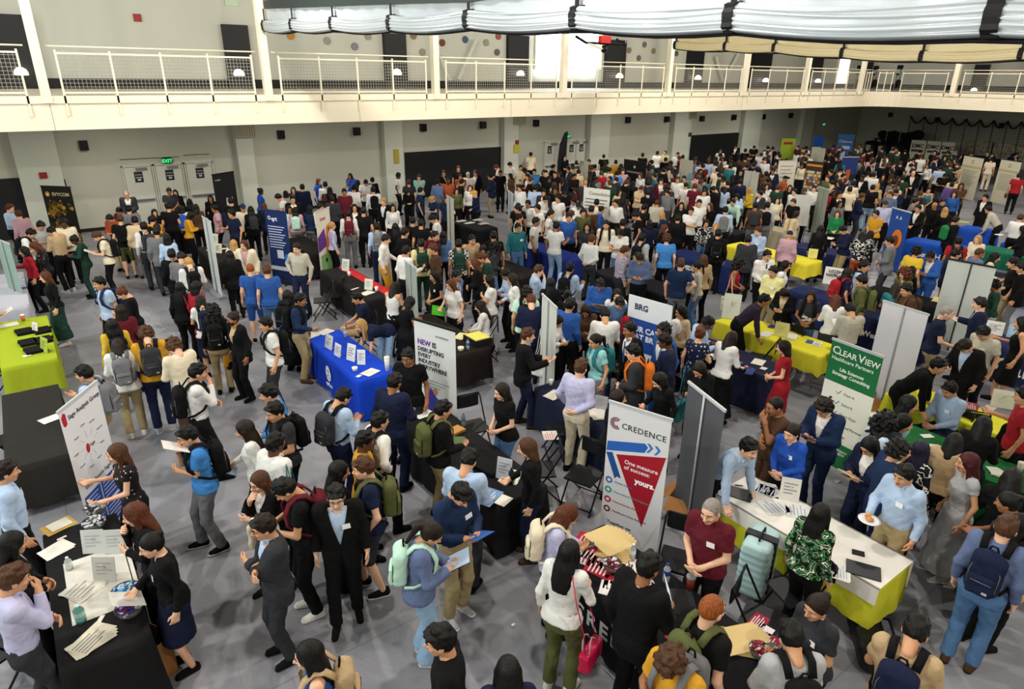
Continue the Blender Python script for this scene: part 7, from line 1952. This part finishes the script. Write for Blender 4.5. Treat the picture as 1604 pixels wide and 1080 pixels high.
def collect_tables():
    for o in list(COL.objects):
        if o.name.startswith('trade_table'): TABLES.append((o.location.x-o['w'], o.location.x+o['w'], o.location.y-o['l'], o.location.y+o['l']))
def parse():
    out = []
    for ln in PEOPLE.strip().splitlines():
        t = ln.split(); d = dict(x=float(t[0]), y=float(t[1]), clk=float(t[2]), sex=t[3], hair=t[4], top=t[5].split('.'), bot=t[6].split('.'), pose=t[7], skin=int(t[8]), ex={})
        for e in t[9:]:
            a = e.split('.'); d['ex'][a[0]] = a[1] if len(a) > 1 else ''
        out.append(d)
    rd = random.Random(11)
    for i, d in enumerate(out):
        fem = d['sex'] == 'f'; R = rig(d['pose'], fem)
        d['s'] = (1.66 if fem else 1.765)/1.74*(1+rd.uniform(-.025, .025))
        top = R['top']; P = atz(d['x'], d['y'], top.z*d['s'])
        az = math.atan2(P[1], P[0]); hd = az-radians(d['clk']*30)+radians(rd.uniform(-8, 8))   # heading of the person's +Y
        d['rz'] = hd-pi/2
        c, s = cos(d['rz']), sin(d['rz'])
        mir = rd.random() < .35 and not d['ex'] and d['pose'] not in ('ln', 'bn'); d['mir'] = mir
        ox, oy = top.x*d['s']*(-1 if mir else 1), top.y*d['s']
        d['X'] = float(P[0]-(c*ox-s*oy)); d['Y'] = float(P[1]-(s*ox+c*oy)); d['fem'] = fem
    for it in range(14):
        for i, a in enumerate(out):
            for b in out[i+1:]:
                dx, dy = b['X']-a['X'], b['Y']-a['Y']; q = math.hypot(dx, dy); m = .40
                if q < m:
                    fa, fb = math.hypot(a['X'], a['Y']), math.hypot(b['X'], b['Y']); far, near = (a, b) if fa > fb else (b, a)
                    r = math.hypot(far['X'], far['Y']); far['X'] *= 1+(m-q)*.6/r; far['Y'] *= 1+(m-q)*.6/r
                    r = math.hypot(near['X'], near['Y']); near['X'] *= 1-(m-q)*.25/r; near['Y'] *= 1-(m-q)*.25/r
        for a in out:
            if a['pose'][:2] == 'si': continue
            for x0, x1, y0, y1 in TABLES:
                m = .19 if a['pose'][:2] not in ('ln', 'bn') else .12
                if x0-m < a['X'] < x1+m and y0-m < a['Y'] < y1+m:
                    c = [(a['X']-(x0-m), -1, 0), (x1+m-a['X'], 1, 0), (a['Y']-(y0-m), 0, -1), (y1+m-a['Y'], 0, 1)]
                    k = min(c); a['X'] += k[1]*(k[0]+.01); a['Y'] += k[2]*(k[0]+.01)
    for a in out:
        a['Y'] = min(a['Y'], WY-.5); a['X'] = min(a['X'], WX-.5)
        a['d'] = math.hypot(a['X'], a['Y'])
    out.sort(key=lambda a: a['d'])
    return out
LABELS = {}
def finish_labels():
    by = {}
    for o, base, px in LABELS.values(): by.setdefault(base.lower(), []).append((px, o, base))
    for v in by.values():
        v.sort(key=lambda q: q[0]); n = len(v)
        for k, (px, o, base) in enumerate(v):
            if len(base.split()) > (12 if n > 1 else 16): base = base.replace(' shirt', '').replace('person in', 'one in', 1) if 'hanging' not in base else base
            if n > 1:
                w = 'leftmost' if k == 0 else 'rightmost' if k == n-1 else ['second', 'third', 'fourth', 'fifth', 'sixth'][min(k-1, 4)]+' from left'
                base = base+', '+w.replace(' from left', ' from the left')+('' if 'from' in w else ' one')
            if len(base.replace(',', ' ').split()) > 16: base = ' '.join(base.split()[:16]).rstrip(',')
            o['label'] = base
def setlabel(o, base, px): LABELS[o.name] = (o, base, px)
def handpoint(R, nm, f=.09): sh, e, w, hd, pn = R[nm]; return w+hd*f, hd, pn
def build_person(d, crowd=None):
    global PK
    if PK is None: PK = pack_meshes()
    fem = d['fem']; dist = d['d']; lod = 0 if dist < 10 else 1 if dist < 20.5 else 2
    pose = d['pose']; 
    if lod == 2 and pose.endswith('+'): pose = pose[:-1]
    R = rig(pose, fem); hk, hc = d['hair'][0], d['hair'][1:]; ex = d['ex']
    tk, tc = d['top']; bk, bc = d['bot'][0], '.'.join(d['bot'][1:])
    hm = hairm(hc) if hk != 'h' else cloth(hc if hc in HEX else 'k')
    if hk == 'h' and hc not in HEX: hc = 'k'
    shoe = cloth('br') if 'brown' in ex else cloth('k') if 'n' not in ex else cloth(['w', 'k', 'lg'][int(d['x']) % 3])
    sole = cloth('w') if 'n' in ex else cloth('k')
    bend = 1 if pose[:2] in ('ph', 'pd', 'bn') or pose.endswith('+') else 0
    M = Matrix.Translation((d['X'], d['Y'], 0)) @ Matrix.Rotation(d['rz'], 4, 'Z') @ Matrix.Diagonal((d['s']*(-1 if d['mir'] else 1), d['s'], d['s'], 1))
    sm = skin(d['skin'])
    inner = ex.get('in', 'w')
    if lod == 2:
        key = ('far', pose, fem, hk, tk, bk)
        if key not in LIB:
            P = []
            for v, q, m in parts('body', pose, fem, 2): P.append((v, q, 0))
            A = np.array(R['H'])
            for v, q, m in parts('hair', hk, 2, bend): P.append((v@A[:3, :3].T+A[:3, 3], q, 1))
            for v, q, m in parts('top', tk, pose, fem, 2): P.append((v, q, 2))
            if tk == 'ja':
                for v, q, m in parts('top', 'in', pose, fem, 2): P.append((v, q, 5))
            for v, q, m in parts('bottom', bk, pose, fem, 2): P.append((v, q, 3))
            for nm in 'rl':
                ak = R[nm][2]; s = MB().sph((ak.x, ak.y+.05, .045), (.045, .13, .05), 8)
                P.append((np.array(s.v), np.array(s.f), 4))
            LIB[key] = (newmesh('far_person', P), P)
        me, P = LIB[key]
        mats = [sm, hm, cloth(tc), cloth(bc), shoe, cloth(inner if inner in HEX else 'w')]
        if crowd is not None:
            A = np.array(M)
            for v, q, m in P:
                mt = mats[int(m)]
                if mt not in crowd['m']: crowd['m'].append(mt)
                if d['mir']: q = q[:, ::-1]
                crowd['p'].append((v@A[:3, :3].T+A[:3, 3], q, crowd['m'].index(mt)))
            return None
        root = ob('person', me, None, mats, None, True)
    else:
        root = ob('person', lib('body', pose, fem, lod), None, [sm, mat('eye_white', '#d8d2c6', .3), mat('eye_dark', '#17100d', .4), mat('lips_%d' % d['skin'], {1: '#b0685e', 2: '#a0584c', 3: '#7a4036', 4: '#4a2622'}[d['skin']], .5)], None, True)
    root.matrix_world = M; root['category'] = 'person'; root['group'] = 'visitors and staff at the fair'
    wh = where(d['x'], d['y'])
    hp = hairphrase(d['hair'])
    tp = CNAME.get(tc, tc)+' '+TOPN[tk]; bp = CNAME.get(bc, bc)+' '+BOTN[bk]
    if tk == 'dr': bp = ''
    pw = PWORD[pose[:2]]
    lab = 'person in %s, %s, %s, %s' % (tp, hp, pw if dist < 15 else (bp or pw), wh)
    if 'bp' in ex: lab = 'person with %s backpack, %s, %s, %s' % (CNAME[ex['bp']], tp, hp, wh)
    if len(lab.split()) > 14: lab = 'person in %s, %s, %s' % (tp, hp, wh)
    setlabel(root, MANUAL.get((int(d['x']), int(d['y'])), lab), d['x'])
    if lod < 2:
        ob('hair' if hk != 'h' else 'cap', lib('hair', hk, lod, bend), root, [hm], R['H'], True)
        tn = dict(ts='t_shirt', po='polo_shirt', sh='shirt', bl='blouse', ja='jacket', hd='hooded_top', tk='tank_top', dr='dress_top', sw='sweater')[tk]
        ob(tn, lib('top', tk, pose, fem, lod), root, [cloth(tc)], None, True)
        if tk == 'ja':
            ob('shirt', lib('top', 'in', pose, fem, lod), root, [cloth(inner)], None, True); ob('collar', lib('collar', pose, fem, lod), root, [cloth(inner)], None, True)
        elif tk in ('sh', 'po'): ob('collar', lib('collar', pose, fem, lod), root, [cloth(tc)], None, True)
        elif tk == 'sw': ob('collar', lib('collar', pose, fem, lod), root, [cloth('w')], None, True)
        bn = dict(tr='trousers', so='shorts', sk='skirt', ls='long_skirt', wd='wide_trousers')[bk]
        ob(bn, lib('bottom', bk, pose, fem, lod), root, [cloth(bc)], None, True)
        sk = 'f' if 'f' in ex else 'n' if 'n' in ex else 'd'
        for i, nm in enumerate('rl'):
            hp_, kn, ak = R[nm]; so = ob('shoe', lib('shoe', sk, 0), root, [shoe], TR(ak.x, ak.y, ak.z-.08) @ RZ(-8 if i == 0 else 8), True); ob('sole', lib('sole', sk), so, [sole], None, True)
        T = R['T']; off = .120+dict(ja=.034, hd=.03).get(tk, .018)
        if 'bd' in ex: MB().box((-.04, 0, -.026), (.04, .003, .026)).build('name_badge', mat('badge_white', '#e9e9ea', .5), root, M=T @ TR(-.075, off-.012, .345) @ RX(8) @ RY(8))
        if 'tie' in ex:
            m = MB(); m.face([(-.018, 0, .47), (.018, 0, .47), (.012, .004, .44), (-.012, .004, .44)]); m.face([(-.012, .004, .44), (.012, .004, .44), (.033, .02, .12), (0, .02, .07), (-.033, .02, .12)])
            m.face([(-.018, -.004, .47), (-.012, 0, .44), (.012, 0, .44), (.018, -.004, .47)]); m.build('necktie', cloth(ex['tie']), root, M=T @ TR(0, .112, 0))
        if 'gl' in ex:
            m = MB()
            for s in (-1, 1):
                m.tube([(s*.034+.021*cos(a), .099-abs(.021*cos(a)*0)-.012*(s*cos(a) > .3), .010+.015*sin(a)) for a in [2*pi*k/12 for k in range(12)]], .0017, 4, closed=True)
                m.tube([(s*.054, .090, .013), (s*.080, .0, .008)], .0022, 4)
            m.tube([(-.013, .102, .013), (.013, .102, .013)], .0022, 4); m.build('glasses', M_blackm, root, M=R['H'])
        if 'mask' in ex:
            V = Vol((-.08, 0, -.13), (.08, .13, .03), .009); V.el((0, .028, -.048), (.062, .074, .066), 0); V.el((0, .05, -.03), (.035, .07, .04), .03); V.plane(Matrix.Identity(4), (0, 0, 1), -.008); V.plane(Matrix.Identity(4), (0, -1, 0), -.02)
            ob('face_mask', newmesh('face_mask', [V.mesh()+(0,)]), root, [M_black], R['H'])
        if 'pd' in ex and tk == 'ts':
            m = MB(); rr = random.Random(5)
            for k in range(9): x, z = rr.uniform(-.07, .07), rr.uniform(.12, .26); m.box((x-.03, 0, z-.02), (x+.03, .002, z+.02))
            m.build('shirt_print', cloth('w'), root, M=T @ TR(0, .132, 0))
    near = 'person in %s, %s, %s' % (tp, hp, wh)
    def worn(o, what, cat, grp=None):
        o['category'] = cat; setlabel(o, '%s of person in %s, %s' % (what, tp, wh), d['x'])
        if grp: o['group'] = grp
    if 'bp' in ex:
        g = empty('backpack'); g.matrix_world = M @ R['T']; c = cloth(ex['bp']); worn(g, CNAME[ex['bp']]+' backpack', 'backpack', 'backpacks worn in the crowd')
        ob('pack_body', PK[0], g, [c], None, True)
        if lod < 2:
            ob('front_pocket', PK[1], g, [c], None, True); ob('grab_handle', PK[2], g, [cloth('k')], None, True)
            ob('zipper', PK[4], g, [M_blackm if ex['bp'] not in ('k', 'nv', 'ch') else M_gm], None, True); MB().box((.03, -.312, .12), (.07, -.306, .142)).build('brand_patch', cloth('lg'), g)
            for s in PK[3]: ob('shoulder_strap', s, g, [cloth('k') if ex['bp'] in ('k', 'nv', 'ch', 'or_') and ex['bp'] != 'or_' else c], None, True)
    if lod < 2:
        def held(nm='R', f=.10):
            p, hd, pn = handpoint(R, nm, f); return M @ p, (M.to_3x3() @ hd).normalized(), d['rz']
        if 'pa' in ex or 'fold' in ex or 'plate' in ex:
            p, hd, rz = held('R', .12)
            c = ex.get('pa') or ex.get('fold') or 'w'
            up = pose[:2] in ('st', 'sb', 'wk')
            if 'plate' in ex:
                o = MB().lathe((0, 0, 0), [(.001, 0), (.08, .002), (.115, .015), (.08, .006), (.001, .004)], 18).build('paper_plate', paint('#e0e0e6', .5), None, True); o.location = p+Vector((0, 0, .03)); worn(o, 'paper plate of food', 'plate')
                V = MB().sph((0, 0, .02), (.05, .04, .015), 8).build('food', paint('#c98a3a', .7), o, True)
            else:
                o = MB().box((-.108, -.14, -.003 if 'fold' in ex else -.001), (.108, .14, .004 if 'fold' in ex else .0015)).build('folder' if 'fold' in ex else 'paper_sheet', cloth(c) if c in HEX and 'fold' in ex else paint(HEX.get(c, '#e8e6e0'), .7))
                o.matrix_world = Matrix.Translation(p+(Vector((0, 0, -.06)) if up else Vector((0, 0, .03)))) @ Matrix.Rotation(rz, 4, 'Z') @ (RY(80) if up else RX(28))
                worn(o, '%s %s in hand' % (CNAME.get(c or 'w', 'white'), 'folder' if 'fold' in ex else 'sheet'), 'folder' if 'fold' in ex else 'paper')
        if (pose[:2] == 'ph' or 'phn' in ex) and lod == 0 and 'pa' not in ex or 'phn' in ex:
            p, hd, rz = held('L', .11); o = MB().box((-.036, -.074, -.004), (.036, .074, .004)).box((-.033, -.070, .004), (.033, .070, .0046), 1).build('mobile_phone', [paint('#1a1a1c', .3), paint('#3a4250', .2)])
            o.matrix_world = Matrix.Translation(p+Vector((0, 0, .022))) @ Matrix.Rotation(rz, 4, 'Z') @ RX(30); worn(o, 'mobile phone in hand', 'phone')
        if 'tote' in ex or 'hb' in ex:
            c = ex.get('tote') or ex.get('hb') or 'cr'; g = empty('tote_bag' if 'tote' in ex else 'handbag'); big = 'tote' in ex
            g.matrix_world = M @ Matrix.Translation((.30, -.02, .78 if not big else .86)); worn(g, '%s %s' % (CNAME[c], 'tote bag' if big else 'handbag'), 'bag')
            if not big: MB().tube([(0, -.10, -.03), (-.02, -.12, .2), (-.10, -.13, .5), (-.20, -.03, .69), (-.16, .10, .52), (-.04, .12, .2), (0, .10, -.03)], .006, 5).build('shoulder_strap', mat('hot_pink_leather', '#c01848', .35) if c == 'pk' else cloth(c), g, True)
            V = Vol((-.06, -.2, -.35), (.09, .2, .05), .012); V.bx((.01, 0, -.16 if big else -.13), (.045 if big else .055, .16, .17 if big else .10), .03, 0); V.noise(.005, 26, 1)
            ob('bag_body', newmesh('bag_body', [V.mesh()+(0,)]), g, [cloth(c) if not (c == 'pk' and not big) else mat('hot_pink_leather', '#c01848', .35)])
            for s in (-.03, .04): MB().tube([(s, -.10, -.02 if big else -.06), (s-.02, -.05, .22 if big else .03), (s-.03, .0, .60 if big else .07), (s-.02, .05, .22 if big else .03), (s, .10, -.02 if big else -.06)], .008, 5).build('bag_handle', cloth(c), g, True)
    if pose[:2] == 'si':
        g = chair(0, 0, 0, 'folding chair under '+near[:70]); v = M @ Vector((0, 0.05, 0)); g.location = (v.x, v.y, 0); g.rotation_euler = (0, 0, d['rz'])
        g['label'] = 'folding chair under the seated person in '+tp+', '+wh
    return root
def build_people(limit=None):
    collect_tables(); L = parse()
    if limit: L = L[:limit]
    crowd = dict(m=[], p=[]); rest = L[300:]
    for d in L[:300]: build_person(d)
    # the far, uncountable remainder of the crowd
    rd = random.Random(21); occ = [(a['X'], a['Y']) for a in L]; n = 0
    if not limit:
        cols = ['k', 'k', 'k', 'k', 'k', 'w', 'w', 'ch', 'ch', 'nv', 'nv', 'lb', 'cr', 'mr', 'g', 'br', 'dg', 'bg']
        tries = 0
        while n < 190 and tries < 9000:
            tries += 1; x = rd.uniform(820, 1600); lo = np.interp(x, [820, 1000, 1150, 1300, 1604], [262, 248, 238, 228, 238]); y = rd.uniform(lo, lo+rd.choice([25, 55, 85]))
            if any(a < x < c and b < y < e for a, b, c, e in ((1500, 240, 1604, 330), (1216, 250, 1300, 302), (1168, 262, 1190, 312), (1225, 213, 1246, 245), (1270, 228, 1296, 250), (1315, 205, 1338, 234), (1322, 244, 1345, 268), (1425, 215, 1500, 238), (978, 245, 1017, 278), (1062, 246, 1090, 272), (906, 288, 960, 328), (1406, 257, 1470, 294))): continue
            P = atz(x, y, 1.74)
            if P[1] > WY-.6 or P[0] > WX-1.5 or any((P[0]-a)**2+(P[1]-b)**2 < .42 for a, b in occ): continue
            if any(t[0]-.3 < P[0] < t[1]+.3 and t[2]-.3 < P[1] < t[3]+.3 for t in TABLES): continue
            if math.hypot(P[0], P[1]) < L[299]['d']: continue
            fem = rd.random() < .42; occ.append((P[0], P[1])); n += 1
            rest.append(dict(x=x, y=y, X=float(P[0]), Y=float(P[1]), d=99, s=(1.66 if fem else 1.765)/1.74, rz=rd.uniform(0, 6.28), mir=rd.random() < .5, fem=fem, hair=('lk' if fem else 'sk') if rd.random() < .8 else ('mn' if fem else 'sn'),
                top=(rd.choice(['bl', 'ts'] if fem else ['ts', 'sh', 'ja']), rd.choice(cols)), bot=('tr', rd.choice(['k', 'k', 'ch', 'nv', 'kh'])), pose=rd.choice(['st', 'ph', 'sb', 'on', 'cl']), skin=rd.choice([1, 2, 2, 3, 4]), ex={}))
    for d in rest: d['d'] = 99; build_person(d, crowd)
    if crowd['p']:
        o = ob('crowd', newmesh('crowd', crowd['p']), None, crowd['m']); tag(o, 'packed crowd of people far back beneath the balcony and around the distant booths', 'crowd', kind='stuff')
    finish_labels()
    print('PEOPLE', len(L), 'crowd', len(rest), 'max individual dist', L[min(299, len(L)-1)]['d'])
def camera():
    c = bpy.data.cameras.new('camera'); c.sensor_width = 36; c.lens = 36*FOC/1604; c.clip_end = 200; c.clip_start = .05
    o = bpy.data.objects.new('camera', c); COL.objects.link(o)
    M = Matrix.Identity(4)
    for i in range(3): M[i][0] = CR[i]; M[i][1] = CU[i]; M[i][2] = -CF[i]; M[i][3] = CC[i]
    o.matrix_world = M; SC.camera = o
    v = SC.view_settings; v.view_transform = 'Standard'; v.look = 'None'; v.gamma = 1; v.exposure = EXPOSURE; v.use_curve_mapping = False
EXPOSURE = -0.2
build_hall(); camera()
R_=build_tables(); build_banners(); build_items(); build_people()
